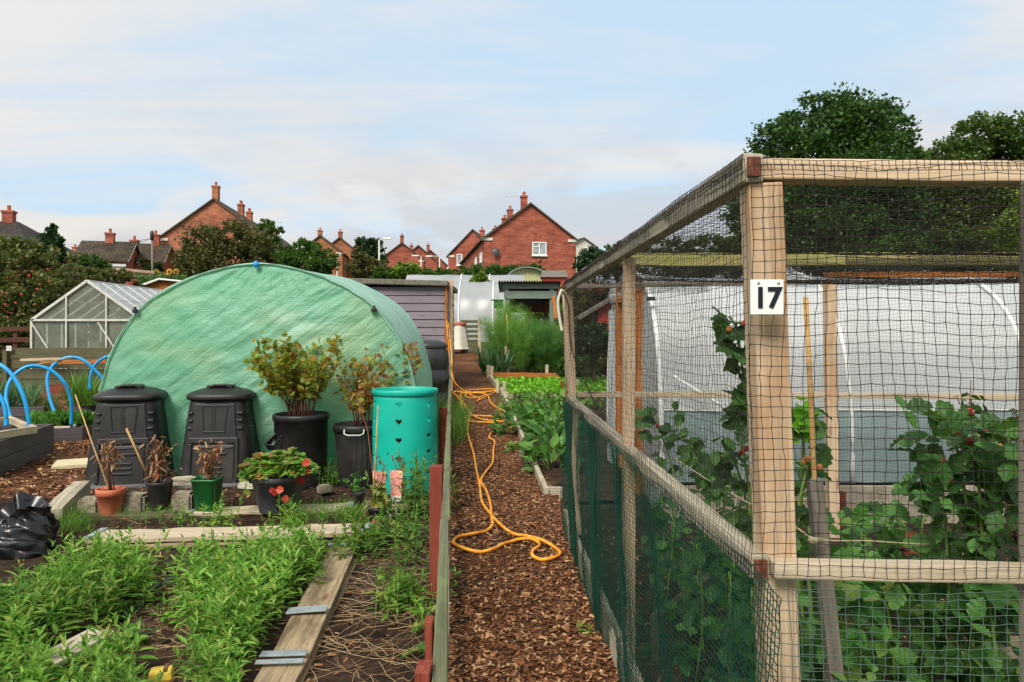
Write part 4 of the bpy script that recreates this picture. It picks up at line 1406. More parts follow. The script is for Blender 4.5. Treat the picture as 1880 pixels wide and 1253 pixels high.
mb.add([(xl, d + .03, g), (xrr, d + .03, g), (xrr, d + .03, ze), (xc, d + .03, zr), (xl, d + .03, ze)], [[0, 1, 2, 3, 4]])
mb.add([(xl, d + L - .03, g), (xrr, d + L - .03, g), (xrr, d + L - .03, ze), (xc, d + L - .03, zr), (xl, d + L - .03, ze)], [[0, 1, 2, 3, 4]])
for x in (xl + .012, xrr - .012):
    mb.add([(x, d, g), (x, d + L, g), (x, d + L, ze), (x, d, ze)], [[0, 1, 2, 3]])
mb.build('wall_glass', GLASS, rt)
mb = MB()
for s in (-1, 1):
    mb.add([(xc + s * w, d, ze + .012), (xc + s * w, d + L, ze + .012), (xc, d + L, zr + .012), (xc, d, zr + .012)], [[0, 1, 2, 3]])
mb.build('roof_glass', GLASSR, rt)
# things seen inside it
rt = thing('water_butt', 'dark round-topped tank standing inside the greenhouse', 'tank', (xc + .85, d + 1.2, g))
mb = MB(); lathe(mb, [(.42, 0), (.45, .6), (.45, 1.25), (.38, 1.4), (0, 1.45)], (xc + .75, d + 1.2, g), 24); mb.build('tank', POTGREY, rt)
plank('timber_post', (xc + .6, d + 2.6, g), (xc + .6, d + 2.6, ze + .5), .16, .12, ORWOOD, up=(0, 1, 0))
tag(bpy.data.objects['timber_post'], 'orange timber post inside the greenhouse', 'post')
tree('climbing_vine', 'straggly brown vine under the greenhouse roof', 'plant', (xc - .1, d + 1.4, g), [(xc - .1, d + 1.4, ze + .15, .5, .3, .35), (xc - .7, d + 1.6, ze - .5, .4, .3, .4), (xc + .1, d + 1.4, g + .8, .3, .3, .6)], 700, .1, APPLEL, .03, 25)
# sleeper wall under it
rt = thing('sleeper_wall', 'old grey-green timber sleeper wall in front of the greenhouse', 'wall', (-10, 17, gz(17)))
xa, xb = (14 - CX) / F * 17, (330 - CX) / F * 17
for k in range(4):
    plank('sleeper', (xa + (.3 if k == 2 else 0), 17 + .02 * (k % 2), 1.02 - k * .235), (xb, 17, 1.04 - k * .235), .12, .225, SLEEPER, rt, warp=.004)
plank('end_post', (xa + .03, 16.9, .1), (xa + .03, 16.9, 1.1), .1, .1, SLEEPER, rt, up=(0, 1, 0))
c = at(16.5, 640, 16.85)
rt = thing('number_sign', 'small white sign reading 15 on the sleeper wall end', 'sign', c)
mb = MB(); box(mb, c, (.115, .012, .112)); mb.build('plate', WHITEP, rt, bevel=.003)


def text(s, size, loc, m, parent, name='digits', rot=(R(90), 0, 0), bold=.0, ext=.001):
    cu = bpy.data.curves.new(name, 'FONT')
    cu.body = s; cu.size = size; cu.align_x = 'CENTER'; cu.align_y = 'CENTER'; cu.extrude = ext; cu.offset = bold
    tmp = bpy.data.objects.new('tmp', cu)
    COL.objects.link(tmp)
    dg = bpy.context.evaluated_depsgraph_get()
    me = bpy.data.meshes.new_from_object(tmp.evaluated_get(dg))
    bpy.data.objects.remove(tmp); bpy.data.curves.remove(cu)
    o = bpy.data.objects.new(name, me)
    me.materials.clear(); me.materials.append(m)
    COL.objects.link(o)
    o.parent = parent
    o.matrix_parent_inverse = WM[parent.name].inverted()
    o.location = loc; o.rotation_euler = rot
    return o


text('15', .085, c + Vector((0, -.008, 0)), NAVY, rt)
rt = thing('rail_fence', 'dark brown three-rail fence at the far left beneath the apple tree', 'fence', (-13, 20, gz(20)))
for py in (606, 626, 645):
    plank('rail', at(-60, py, 20), at(62, py - 2, 20), .05, .13, BROWNRAIL, rt)
for px in (-40, 30):
    p = at(px, 600, 20.08); plank('post', (p.x, p.y, .2), p, .12, .12, BROWNRAIL, rt, up=(0, 1, 0))
# apple tree and the hedge behind
rt = tree('apple_tree', 'apple tree full of red apples at the left behind the rail fence', 'tree', (-13.6, 21, gz(21)),
          [blob(20, 520, 21, 70, 60), blob(80, 530, 21, 50, 55), blob(40, 470, 21, 55, 35), blob(110, 480, 21, 32, 28), blob(10, 580, 21, 60, 50), blob(60, 590, 21, 60, 45), blob(-30, 500, 21, 60, 60), blob(30, 630, 21, 70, 40)],
          15000, .12, APPLEL, .14, 45, hollow=.3)
for i in range(15):
    px, py = rng.uniform(0, 95), rng.uniform(488, 580)
    c = at(px, py, 20.0 + rng.uniform(-.4, .5))
    mb = MB(); lathe(mb, [(0, -.034), (.026, -.03), (.038, 0), (.034, .026), (.012, .036), (0, .03)], c, 10); mb.build('apple', APPLE, rt)
tree('russet_hedge', 'russet brown hedge just behind the greenhouse ridge', 'hedge', baseof(120, 23.5), [blob(100, 560, 23.5, 40, 50), blob(140, 540, 23.5, 40, 35), blob(180, 530, 23.5, 45, 25), blob(225, 520, 23.5, 40, 18), blob(130, 590, 23.5, 60, 40)], 9000, .12, m_leaf('russet_leaf', ['#3a2a1c', '#4c3422', '#4a4426', '#5e4a2a']), .06, 45)
tree('garden_bush', 'weedy green bush between greenhouse ridge and bungalow', 'bush', baseof(190, 33), [blob(165, 505, 33, 30, 12), blob(210, 503, 33, 30, 10), blob(130, 500, 33, 25, 14)], 3000, .13, APPLEL, .08, 40)

# ================================================================ raised beds with blue hoops
def trough(label, corners, z0, z1, rows, m=GREYBED, fill=SOIL, th=.04, name='raised_bed'):
    """open box of boards on the ground; corners = 4 points round the box"""
    cs = [Vector((c[0], c[1], 0)) for c in corners]
    rt = thing(name, label, 'raised bed', (cs[0].x, cs[0].y, z0))
    for i in range(4):
        a, b = cs[i], cs[(i + 1) % 4]
        e = (b - a).normalized() * (th / 2 + .003)
        hh = (z1 - z0) / rows
        for k in range(rows):
            z = z0 + hh * (k + .5)
            plank('board', (a + e * (1 if i % 2 else -1)).to_tuple()[:2] + (z,), (b - e * (1 if i % 2 else -1)).to_tuple()[:2] + (z,), th, hh - .008, m, rt, bevel=.004)
    mb = MB(); mb.add([(c.x, c.y, z1 - .07) for c in cs], [[0, 1, 2, 3]])
    o = mb.build('soil_fill', fill, rt)
    return rt


A, B = Vector((-5.24, 7.53, 0)), Vector((-5.60, 8.95, 0))
trough('nearest grey raised bed, cut by the left edge, with a loose timber frame on top', [(A.x + .1, 7.1), (B.x, B.y), (B.x - 1.3, B.y - .3), (A.x - 1.2, 6.8)], 0, .37, 2)
rt = thing('timber_surround', 'pale timber frame lying on the nearest grey bed', 'frame', (-5.3, 8, .37))
q = [at(-40, 815, 7.4), at(64, 792, 8.05), at(14, 771, 9.0), at(-60, 780, 8.4)]
for a, b in ((0, 1), (1, 2), (2, 3)):
    plank('rail', Vector((q[a].x, q[a].y, .41)), Vector((q[b].x, q[b].y, .41 + .004 * b)), .05, .075, WOODT, rt)
c2 = [gp(90, 815), gp(148, 811), gp(185, 782), gp(110, 782)]
z0 = min(c.z for c in c2)
trough('second grey raised bed holding green herbs, with a pale timber rim', [(c.x, c.y) for c in c2], z0, z0 + .2, 1)
rt = thing('timber_surround', 'pale timber rim on the second grey bed with herbs', 'frame', (c2[1].x, c2[1].y, z0 + .2))
q = [at(52, 789, 10.2), at(131, 789, 9.9), at(182, 764, 11.6)]
plank('rail', q[0], q[1], .06, .09, WOODT, rt); plank('rail', q[1], q[2], .06, .09, WOODT, rt); plank('rail', at(125, 761, 11.7), q[2], .06, .09, WOODT, rt)
q = [gp(-30, 785), gp(78, 782), gp(88, 765), gp(-20, 765)]
trough('long low grey bed with black lining behind the blue hoops', [(c.x, c.y) for c in q], q[0].z, q[0].z + .3, 2, fill=BLACKP)
q = [gp(140, 757), gp(188, 757), gp(192, 745), gp(146, 745)]
trough('small grey bed with black lining beside the green tunnel', [(c.x, c.y) for c in q], q[0].z, q[0].z + .32, 2, fill=BLACKP)
rt = thing('timber_surround', 'small pale timber frame against the green tunnel, behind the small lined bed', 'frame', at(160, 716, 14))
plank('rail', at(156, 713, 14), at(186, 718, 13.6), .06, .08, WOODT, rt); plank('rail', at(158, 715, 14.2), at(188, 711, 14.6), .06, .08, WOODT, rt)


def hoop(label, pix, d0, d1):
    n = len(pix)
    pts = [at(px, py, d0 + (d1 - d0) * i / (n - 1)) for i, (px, py) in enumerate(pix)]
    # smooth
    P = np.array([tuple(p) for p in pts])
    tq = np.linspace(0, n - 1, 40)
    from_i = np.arange(n)
    S = np.zeros((40, 3))
    for j, tv in enumerate(tq):
        i = min(int(tv), n - 2); f = tv - i
        p0, p1, p2, p3 = P[max(i - 1, 0)], P[i], P[i + 1], P[min(i + 2, n - 1)]
        S[j] = .5 * ((2 * p1) + (p2 - p0) * f + (2 * p0 - 5 * p1 + 4 * p2 - p3) * f * f + (3 * p1 - p0 - 3 * p2 + p3) * f ** 3)
    mb = MB(); tube(mb, S, .0225, 10)
    o = mb.build('pipe_hoop', BLUE, origin=tuple(S[0]))
    tag(o, label, 'pipe hoop', 'blue pipe hoops over the raised beds')


hoop('blue pipe hoop rising from the right end of the nearest bed', [(-75, 790), (-70, 730), (-45, 685), (-12, 667), (18, 684), (40, 720), (51, 760), (53, 786)], 8.2, 8.2)
hoop('shortest visible blue pipe, curving up at the photo edge', [(-90, 790), (-80, 730), (-50, 700), (-18, 708), (4, 735), (11, 760), (12, 782)], 7.7, 7.7)
hoop('widest blue pipe hoop, spanning from the first to the second bed', [(20, 770), (11, 730), (20, 697), (42, 677), (66, 672), (95, 681), (120, 706), (131, 740), (131, 782)], 9.3, 9.9)
hoop('blue pipe hoop bending forward behind the widest one', [(104, 768), (91, 730), (87, 695), (96, 673), (112, 661), (130, 656), (152, 661), (172, 678), (190, 700), (196, 740)], 10.6, 11.0)
hoop('farthest blue pipe hoop, partly behind the green tunnel', [(165, 715), (166, 692), (174, 671), (192, 657), (215, 652), (240, 662), (255, 700)], 12.2, 12.2)
rt = thing('cane', 'pale cane tying the tops of two blue hoops', 'cane', at(64, 671, 9.6))
mb = MB(); tube(mb, [at(64, 671, 9.58), at(133, 657, 10.75)], .012, 6); mb.build('stick', CANE, rt)


def tuft(name, label, cat, pts, n, lo, hi, m, wd=1.0, T=STRAP, spread=.5, origin=None, group=None):
    Ps = np.array([pts[rng.integers(len(pts))] for _ in range(n)], float) + rng.normal(0, .03, (n, 3)) * [1, 1, 0]
    D = np.stack([rng.normal(0, spread, n), rng.normal(0, spread, n), np.ones(n)], -1)
    mb = MB(); scatter(mb, T, Ps, D, rdir(n), rng.uniform(lo, hi, n), wd)
    return tag(mb.build(name, m, origin=tuple(origin if origin is not None else Ps.mean(0) * [1, 1, 0] + [0, 0, Ps[:, 2].min()])), label, cat, group)


tuft('lavender', 'grey-green lavender in the long low bed at the left', 'plant', [tuple(at(rng.uniform(-10, 62), 745, rng.uniform(11.4, 12.6))) for _ in range(25)], 700, .2, .5, LEEK, .5, spread=.35)
tuft('tall_grass', 'wispy pale grasses growing behind the second blue hoop', 'plant', [tuple(at(rng.uniform(128, 180), 745, rng.uniform(12.6, 13.4))) for _ in range(20)], 500, .25, .7, GRASS, .35, spread=.3)
tuft('herb_plant', 'bushy green herbs in the second grey bed', 'herb', [tuple(at(rng.uniform(62, 160), 780, rng.uniform(10.2, 11.3))) for _ in range(40)], 1100, .06, .24, BROAD, 1.2, OVATE, .7)
tuft('dry_plant', 'wispy grey-brown plant beside the long low bed', 'plant', [tuple(at(rng.uniform(60, 105), 755, rng.uniform(11.4, 12))) for _ in range(15)], 350, .1, .35, APPLEL, .6, spread=.6)
mb = MB(); box(mb, (0, 0, 0), (.5, .42, .05)); o = mb.build('paving_slab', m_plain('cream_slab', ['#b8ac88', '#ccc09c'], 6, .9), origin=None, bevel=.01)
sl = gp(148, 851, .035); o.location = sl; o.rotation_euler = (0, 0, R(25)); tag(o, 'pale flat slab lying on the wood chips by the compost bin', 'slab')
for i, (px, py, lb) in enumerate(((105, 692, 'stack of reddish boards leaning on the sleeper wall near its middle'), (150, 694, 'short red board slanting against the sleeper wall'))):
    a = gp(px - 22, py + 24, .2); b = Vector((a.x + .85, a.y + .1, a.z + (.1 if i == 0 else -.1)))
    plank('loose_board', a, b, .04, .16, REDWOOD); o = bpy.data.objects['loose_board' + ('' if i == 0 else '.001')]; tag(o, lb, 'board')
plank('loose_board', at(38, 661, 16.8), at(112, 659, 16.7), .05, .06, WOODT); tag(bpy.data.objects['loose_board.002'], 'long thin pale batten laid along the sleeper wall top', 'board')
plank('loose_board', at(75, 666, 16.75), at(195, 664, 16.7), .05, .09, ORWOOD); tag(bpy.data.objects['loose_board.003'], 'orange batten fixed below the sleeper wall top', 'board')

# ================================================================ compost bins
def sqr(n):
    return lambda t: (abs(math.cos(t)) ** n + abs(math.sin(t)) ** n) ** (-1.0 / n)


def make_bin(label, base, rz):
    rt = thing('compost_bin', label, 'compost bin', base, rz, 'black compost bins before the green tunnel')
    P = [(.0, .004), (.385, .0), (.388, .03), (.372, .05), (.362, .07), (.357, .1), (.332, .3), (.313, .46), (.30, .56), (.285, .68), (.272, .78), (.262, .83), (.245, .845)]
    zs = [p[1] for p in P[4:]]; aa = [p[0] for p in P[4:]]
    a = lambda z: float(np.interp(z, zs, aa))
    mb = MB(); lathe(mb, P, (0, 0, 0), 72, shape=sqr(5.5))
    body = mb.build('body', BINP, rt, world=False)

    def patch(mb, x0, x1, z0, z1, off, x0t=None, x1t=None, thick=.02):
        x0t = x0 if x0t is None else x0t; x1t = x1 if x1t is None else x1t
        f = lambda x, z, o: (x, -(a(z) * .985 + o), z)
        V = [f(x0, z0, -thick), f(x1, z0, -thick), f(x1t, z1, -thick), f(x0t, z1, -thick), f(x0, z0, off), f(x1, z0, off), f(x1t, z1, off), f(x0t, z1, off)]
        mb.add(V, [[0, 3, 2, 1], [4, 5, 6, 7], [0, 1, 5, 4], [1, 2, 6, 5], [2, 3, 7, 6], [3, 0, 4, 7]])
    mb = MB()
    patch(mb, -.215, .205, .455, .80, .014, -.185, .175); patch(mb, -.235, .225, .43, .485, .022, -.225, .215)
    patch(mb, -.235, -.205, .07, .43, .016, -.232, -.2); patch(mb, .195, .225, .07, .43, .016, .19, .222)
    mb.build('front_panel', BINP, body, world=False, bevel=.008)
    mb = MB()
    patch(mb, -.105, -.095, .54, .785, .022, -.125, -.115); patch(mb, .085, .095, .54, .785, .022, .105, .115); patch(mb, -.105, .095, .53, .545, .022)
    patch(mb, -.125, .115, .775, .785, .022)
    mb.build('badge_frame', BINP, body, world=False, bevel=.003)
    mb = MB()
    patch(mb, -.195, .185, .055, .415, .012)
    h = mb.build('hatch', BINP, rt, world=False, bevel=.012)
    mb = MB()
    for z in (.15, .195, .24):
        patch(mb, -.085, .075, z, z + .018, .024)
    patch(mb, -.12, .11, .325, .345, .026); patch(mb, -.17, .16, .385, .398, .02)
    mb.build('louvre', BINP, h, world=False, bevel=.005)
    for s in (-1, 1):
        mb = MB()
        for z in (.56, .63, .70):
            patch(mb, .195 if s > 0 else -.25, .25 if s > 0 else -.205, z, z + .022, .012, thick=.03)
            # same ribs round the right-hand flank
            f = lambda y, zz, o: (s * (a(zz) * .985 + o), y, zz)
            V = [f(-.2, z, -.02), f(.2, z, -.02), f(.2, z + .022, -.02), f(-.2, z + .022, -.02), f(-.2, z, .006), f(.2, z, .006), f(.2, z + .022, .006), f(-.2, z + .022, .006)]
            mb.add(V, CUBE_F)
        mb.build('rib', BINP, body, world=False, bevel=.005)
    mb = MB()
    lathe(mb, [(.27, .828), (.305, .832), (.312, .845), (.312, .872), (.30, .885), (.262, .905), (.2, .925), (.12, .94), (0, .945)], (0, 0, 0), 64, shape=sqr(3.4))
    lid = mb.build('lid', BINP, rt, world=False)
    mb = MB()
    pts = [(-.115, -.13, .90), (-.1, -.135, .945), (-.05, -.14, .965), (.05, -.14, .965), (.1, -.135, .945), (.115, -.13, .90)]
    tube(mb, pts, .014, 8)
    V = [(-.15, -.1, .92), (.15, -.1, .92), (.10, .15, .93), (-.10, .15, .93), (-.12, -.12, .962), (.12, -.12, .962), (.08, .1, .965), (-.08, .1, .965)]
    mb.add(V, CUBE_F)
    mb.build('handle', BINP, lid, world=False, bevel=.01)
    til = math.atan((a(.54) - a(.78)) / .24)
    m = m_plain('moulded_letters', ['#1d1c1b', '#262523'], 5, .5)
    o = text('ecomax', .075, (0, 0, 0), m, rt, 'letters', (R(90) - til, R(90), 0), .0015, .002)
    o.matrix_parent_inverse = Matrix(); o.location = (-.008, -(a(.66) * .985 + .016), .665)
    o.rotation_euler = (Matrix.Rotation(til, 4, 'X').inverted() @ Matrix.Rotation(R(90), 4, 'X') @ Matrix.Rotation(R(-90), 4, 'Z')).to_euler()
    return rt


make_bin('black lidded compost bin farther from the currant tub, with two dead potted plants before it', gp(243, 888) + Vector((0, 0, 0)), R(14))
make_bin('black lidded compost bin beside the currant tub, behind the square green pot', gp(411, 886), R(6))

# ================================================================ planks on the soil
def metal_plate(parent, p, q, w, th=.006):
    plank('metal_plate', p, q, w, th, METAL, parent, bevel=.001, seg=2, warp=.0005)


def board_thing(label, p0, p1, w, h, plates=(), m=WOODP, base=True, name='scaffold_plank', seg=14):
    rt = thing(name, label, 'plank', p0)
    p0, p1 = Vector(p0), Vector(p1)
    plank('board', p0 + Vector((0, 0, h / 2)), p1 + Vector((0, 0, h / 2)), w, h, m, rt, bevel=.005, seg=seg, warp=.004)
    x, y, z = frame(p1 - p0)
    for t, pw, tilt in plates:
        c = p0.lerp(p1, t) + Vector((0, 0, h + .006))
        metal_plate(rt, c - y * (w / 2 + .012), c + y * (w / 2 + .012) + Vector((0, 0, tilt)), pw)
    return rt


def onz(px, py, z):
    k = (H - z) / (py - HY)
    return Vector(((px - CX) * k, F * k, z))


a, b = onz(632, 999, .09), onz(490, 1260, .09)
b = a + (b - a) * 1.12
def low(v, z): return Vector((v.x, v.y, z))
board_thing('long weathered plank with metal straps running diagonally towards the camera', low(a, .045), low(b, .045), .17, .045, ((.012, .05, 0), (.54, .075, .01), (.765, .05, 0), (.80, .035, 0)))
board_thing('darker plank lying beneath the diagonal strapped plank', low(a, .0) + Vector((.025, .05, 0)), low(b, .0) + Vector((.02, .1, 0)), .17, .04, (), WOODP)
p0, p1 = onz(172, 982, .07), onz(676, 971, .07)
board_thing('pale plank with metal ends lying crossways at the back edge of the weeds', low(p0, .04), low(p1, .04), .24, .035, ((.008, .05, .0), (.992, .07, .0)), WOODT)
board_thing('thin plank underneath the pale crossways plank', low(p0, 0) + Vector((.02, -.03, 0)), low(p1, 0) + Vector((-.02, -.03, 0)), .24, .03, (), WOODP)
plank('red_block', p1 + Vector((.05, .05, -.02)), p1 + Vector((.05, .12, .0)), .07, .1, REDWOOD); tag(bpy.data.objects['red_block'], 'small red wooden block at the end of the pale crossways plank', 'block')
p0, p1 = onz(352, 937, .05), onz(652, 929, .05)
board_thing('plank with metal ends under the strawberry pot and the green pot', low(p0, .01), low(p1, .01), .2, .045, ((.01, .05, 0), (.97, .06, 0)), WOODT)
p0, p1 = onz(655, 926, .05), onz(790, 926, .05)
board_thing('short plank with a metal end under the small flower pots', low(p0, .01), low(p1, .01), .2, .045, ((.03, .05, 0),), WOODP)
p0, p1 = onz(165, 941, .05), onz(352, 939, .05)
board_thing('grey-green plank under the terracotta pot and the stone setts', low(p0, .0), low(p1, .0), .24, .045, (), SLEEPER)
p0, p1 = onz(72, 1218, .09), onz(188, 1165, .09)
board_thing('short bleached plank half buried in the weeds nearest the camera', low(p0, .06), low(p1, .08), .14, .03, (), WOODG, seg=3)
rt = thing('timber_sleeper', 'thick timber sleeper slanting away behind the black bag', 'sleeper', gp(70, 950))
plank('beam', gp(95, 952, .07), gp(150, 898, .11), .13, .14, WOODG, rt)
plank('timber_edging', gp(150, 905, .03), gp(178, 880, .03), .05, .07, WOODT); tag(bpy.data.objects['timber_edging'], 'narrow timber edge strip beside the compost bin base', 'edging')
mb = MB()
rows = []
pts = [(205, 1155), (238, 1130), (262, 1095), (300, 1083), (345, 1068), (370, 1050)]
for i, (px, py) in enumerate(pts):
    c = gp(px, py); 
    w_ = .045 + .01 * math.sin(i * 2.1)
    rows.append([(c.x - w_, c.y - .02, .03), (c.x - w_ * .3, c.y, .055 + .02 * math.sin(i * 3)), (c.x + w_ * .4, c.y + .01, .05), (c.x + w_, c.y + .03, .03)])
grid(mb, np.array(rows), flip=False)
tag(mb.build('membrane_strip', BAG, origin=tuple(gp(262, 1095))), 'crumpled strip of black weed membrane lying between the weeds', 'membrane')
c = gp(300, 1258)
mb = MB(); box(mb, c + Vector((0, -.02, .055)), (.10, .07, .05), R(15), top=.85)
rt = thing('yellow_box', 'small yellow plastic box at the bottom edge of the picture', 'box', c)
mb.build('box', m_plain('yellow_plastic', ['#d8b838', '#e8cc58'], 5, .45), rt, bevel=.012)
mb = MB(); box(mb, c + Vector((.02, -.02, .083)), (.014, .06, .006), R(15)); mb.build('clip', TWIG, rt)

# stones
def sett(label, px, py, s, rz, name='stone_sett', m=STONE, grp='stone setts under the potted plants'):
    c = gp(px, py, .035)
    me = bpy.data.meshes.new(name)
    import bmesh
    bm = bmesh.new(); bmesh.ops.create_cube(bm, size=1)
    bmesh.ops.bevel(bm, geom=bm.edges[:], offset=.12, segments=2, affect='EDGES')
    bmesh.ops.subdivide_edges(bm, edges=bm.edges[:], cuts=2, use_grid_fill=True)
    w = wavef(px, 6, .3, 1.2)
    for v in bm.verts:
        k = 1 + .06 * w(v.co.x + v.co.z, v.co.y - v.co.z) + rng.normal(0, .01)
        v.co = Vector((v.co.x * s[0] * k, v.co.y * s[1] * k, v.co.z * s[2] * k + s[2] / 2))
    bm.to_mesh(me); bm.free()
    me.materials.append(m)
    o = bpy.data.objects.new(name, me); COL.objects.link(o)
    o.location = c; o.rotation_euler = (0, 0, rz)
    tag(o, label, 'stone', grp)


sett('rough stone sett left of the terracotta pot', 167, 941, (.16, .16, .12), R(10))
sett('rough stone sett between the terracotta pot and the black pot', 252, 939, (.2, .15, .145), R(-6))
sett('rough stone sett between the black pot and the square green pot', 338, 940, (.15, .16, .16), R(8))
sett('pale broken rock resting on top of the sett beside the green pot', 336, 918, (.19, .11, .07), R(20), 'rock', PALEROCK, None)
bpy.data.objects['rock'].location.z = .16
sett('flat pale rock half hidden behind the strawberry pot', 460, 897, (.2, .12, .06), R(-12), 'rock', PALEROCK, None)
sett('grey stone next to the currant tub foot', 596, 905, (.12, .1, .07), R(30), 'rock', STONE, None)
mb = MB(); lathe(mb, [(.07, 0), (.09, .04), (.085, .045), (.06, .01), (0, .01)], (0, 0, 0), 20)
o = mb.build('plant_saucer', GREENP); o.location = gp(335, 872); tag(o, 'small green saucer between the two compost bins', 'saucer')


# ================================================================ pots and their plants
def pot(label, px, py, r0, r1, h, m, rim=.02, name='plant_pot', n=40, shape=None, rimh=.03, dz=.045, lean=0, soil=.025):
    b = gp(px, py, dz)
    rt = thing(name, label, 'pot', b)
    mb = MB()
    rr = r1 + rim
    lathe(mb, [(0, .002), (r0 * .96, 0), (r0, .008), (r1 * .985, h - rimh), (rr * .985, h - rimh + .003), (rr, h - .004), (rr - .004, h), (r1 - .006, h - .002), (r1 - .012, h - .05)], b, n, shape=shape)
    mb.build('body', m, rt)
    mb = MB()
    lathe(mb, [(r1 - .008, h - soil - .004), (r1 * .5, h - soil + .008), (0, h - soil + .004)], b, n, shape=shape)
    mb.build('soil_fill', SOIL, rt)
    return rt, b


def sticks(mb, base, n, h, spread, r, lean=(0, 0), seg=5, kink=.02, r0=.03):
    """returns points along a bunch of twigs from base"""
    tips = []
    for i in range(n):
        a = rng.uniform(0, 6.28)
        s = Vector((math.cos(a), math.sin(a), 0))
        hh = h * rng.uniform(.65, 1.05)
        p = base + s * r0 * rng.random()
        e = base + s * spread * rng.uniform(.3, 1) + Vector((lean[0] * hh, lean[1] * hh, hh))
        pts = []
        for k in range(seg + 1):
            t = k / seg
            q = p.lerp(e, t) + Vector((rng.normal(0, kink), rng.normal(0, kink), 0)) * min(t * 2, 1)
            q += s * spread * -.12 * math.sin(PI * t)
            pts.append(q)
        tube(mb, pts, np.linspace(r, r * .4, seg + 1), 5)
        tips.append(pts)
    return tips


def along(tips, n, lo=.3):
    out = []
    for _ in range(n):
        pts = tips[rng.integers(len(tips))]
        t = rng.uniform(lo, 1) * (len(pts) - 1)
        i = min(int(t), len(pts) - 2)
        out.append(tuple(pts[i].lerp(pts[i + 1], t - i)))
    return np.array(out)


def bush(name, label, cat, base, n, h, spread, r, leaf, nl, m, T=LOBED, lean=(0, 0), lo=.35, twig=None, droop=.0, off=.03, wd=1.0, group=None, kink=.02, r0=.03):
    rt = thing(name, label, cat, base, group=group)
    mb = MB(); tips = sticks(mb, Vector(base), n, h, spread, r, lean, kink=kink, r0=r0); mb.build('stem', twig or TWIG, rt)
    P = along(tips, nl, lo) + rng.normal(0, off, (nl, 3))
    D = rdir(nl, -droop)
    mb = MB(); scatter(mb, T, P, D, rdir(nl, 1.0), rng.uniform(.6, 1.25, nl) * leaf, wd); mb.build('leaves', m, rt)
    return rt, tips


rt, b = pot('terracotta plastic pot holding a dead brown plant', 203, 943, .075, .10, .20, TERRA, .008, rimh=.055)
rtp, tips = bush('withered_plant', 'dead drooping plant in the terracotta pot', 'plant', b + Vector((0, 0, .19)), 5, .40, .06, .006, .078, 95, DEAD, LANCE, (-.12, 0), .55, droop=.9, kink=.008)
rt, b2 = pot('round black pot with a withered plant and a bamboo cane', 293, 937, .075, .098, .235, BLACKP, .004)
bush('withered_plant', 'withered plant with one red leaf, in the round black pot', 'plant', b2 + Vector((.01, 0, .21)), 4, .37, .07, .006, .078, 125, DEAD, LANCE, (.02, 0), .25, droop=.8, kink=.012)
mb = MB(); scatter(mb, OVATE, [tuple(b2 + Vector((-.0, -.05, .31)))], [(0, -.2, -.4)], [(0, -1, .2)], .055, 1.6)
o = mb.build('red_leaf', REDLEAF, bpy.data.objects['withered_plant.001'])
bush('withered_twigs', 'short dry twiggy stems at the rim of the round black pot', 'plant', b2 + Vector((.06, 0, .22)), 9, .12, .08, .003, .02, 30, DEAD, DIAM, (.2, 0), .3)
rt = thing('bamboo_cane', 'short bamboo cane leaning in the round black pot', 'cane', b2)
mb = MB(); tube(mb, [b2 + Vector((-.05, -.02, .2)), at(232, 787, b2.y - .12)], .0085, 7); mb.build('stick', CANE, rt)
rt = thing('bamboo_cane', 'long thin cane leaning across beside the first compost bin', 'cane', b)
mb = MB(); tube(mb, [b + Vector((-.02, .02, .18)), at(172, 822, 6.0), at(138, 725, 6.15)], .006, 6); mb.build('stick', CANE, rt)
rt, b = pot('square green pot with a red-stemmed withered plant', 381, 938, .072, .10, .265, GREENP, .006, shape=sqr(9), rimh=.02)
bush('withered_plant', 'red-stemmed plant with curled brown leaves in the square green pot', 'plant', b + Vector((0, 0, .24)), 6, .33, .14, .005, .07, 140, DEAD, LANCE, (-.05, 0), .2, REDWOOD, .7, kink=.015)
# strawberry pot
rt, bs = pot('big slate-grey bowl pot planted with strawberries', 512, 938, .15, .212, .30, POTGREY, .02, rimh=.045, n=56)
rt = thing('strawberry_plant', 'leafy strawberry plant overflowing the slate-grey bowl pot', 'plant', bs + Vector((0, 0, .28)))
mb = MB()
n = 190
a = rng.uniform(0, 6.28, n); rad = np.sqrt(rng.random(n)) * .27
c = np.stack([bs.x + np.cos(a) * rad, bs.y + np.sin(a) * rad * .8, bs.z + .30 + .17 * (1 - (rad / .3) ** 2) * rng.uniform(.4, 1.1, n)], -1)
D = np.stack([np.cos(a), np.sin(a), rng.normal(.25, .55, n)], -1)
for k in (-.9, 0, .9):
    Dk = np.stack([np.cos(a + k), np.sin(a + k), D[:, 2] * .6], -1)
    scatter(mb, OVATE, c, Dk, np.stack([rng.normal(0, .4, n), rng.normal(-.35, .4, n), np.ones(n)], -1), rng.uniform(.045, .085, n), 1.5)
mb.build('leaves', STRB, rt)
mb = MB()
P = [bs + Vector(v) for v in ((.08, -.24, .24), (.12, -.26, .22), (.07, -.24, .19), (.13, -.24, .18), (.05, -.25, .22), (.24, -.1, .36), (.22, -.12, .39), (.26, -.05, .31), (.2, -.14, .3))]
scatter(mb, OVATE, [tuple(p) for p in P], rng.normal(0, 1, (9, 3)) * [1, .3, .7] + [0, -.2, -.3], np.tile([0, -1, .3], (9, 1)), rng.uniform(.05, .075, 9), 1.4)
mb.build('red_leaves', STRBR, rt)
mb = MB()
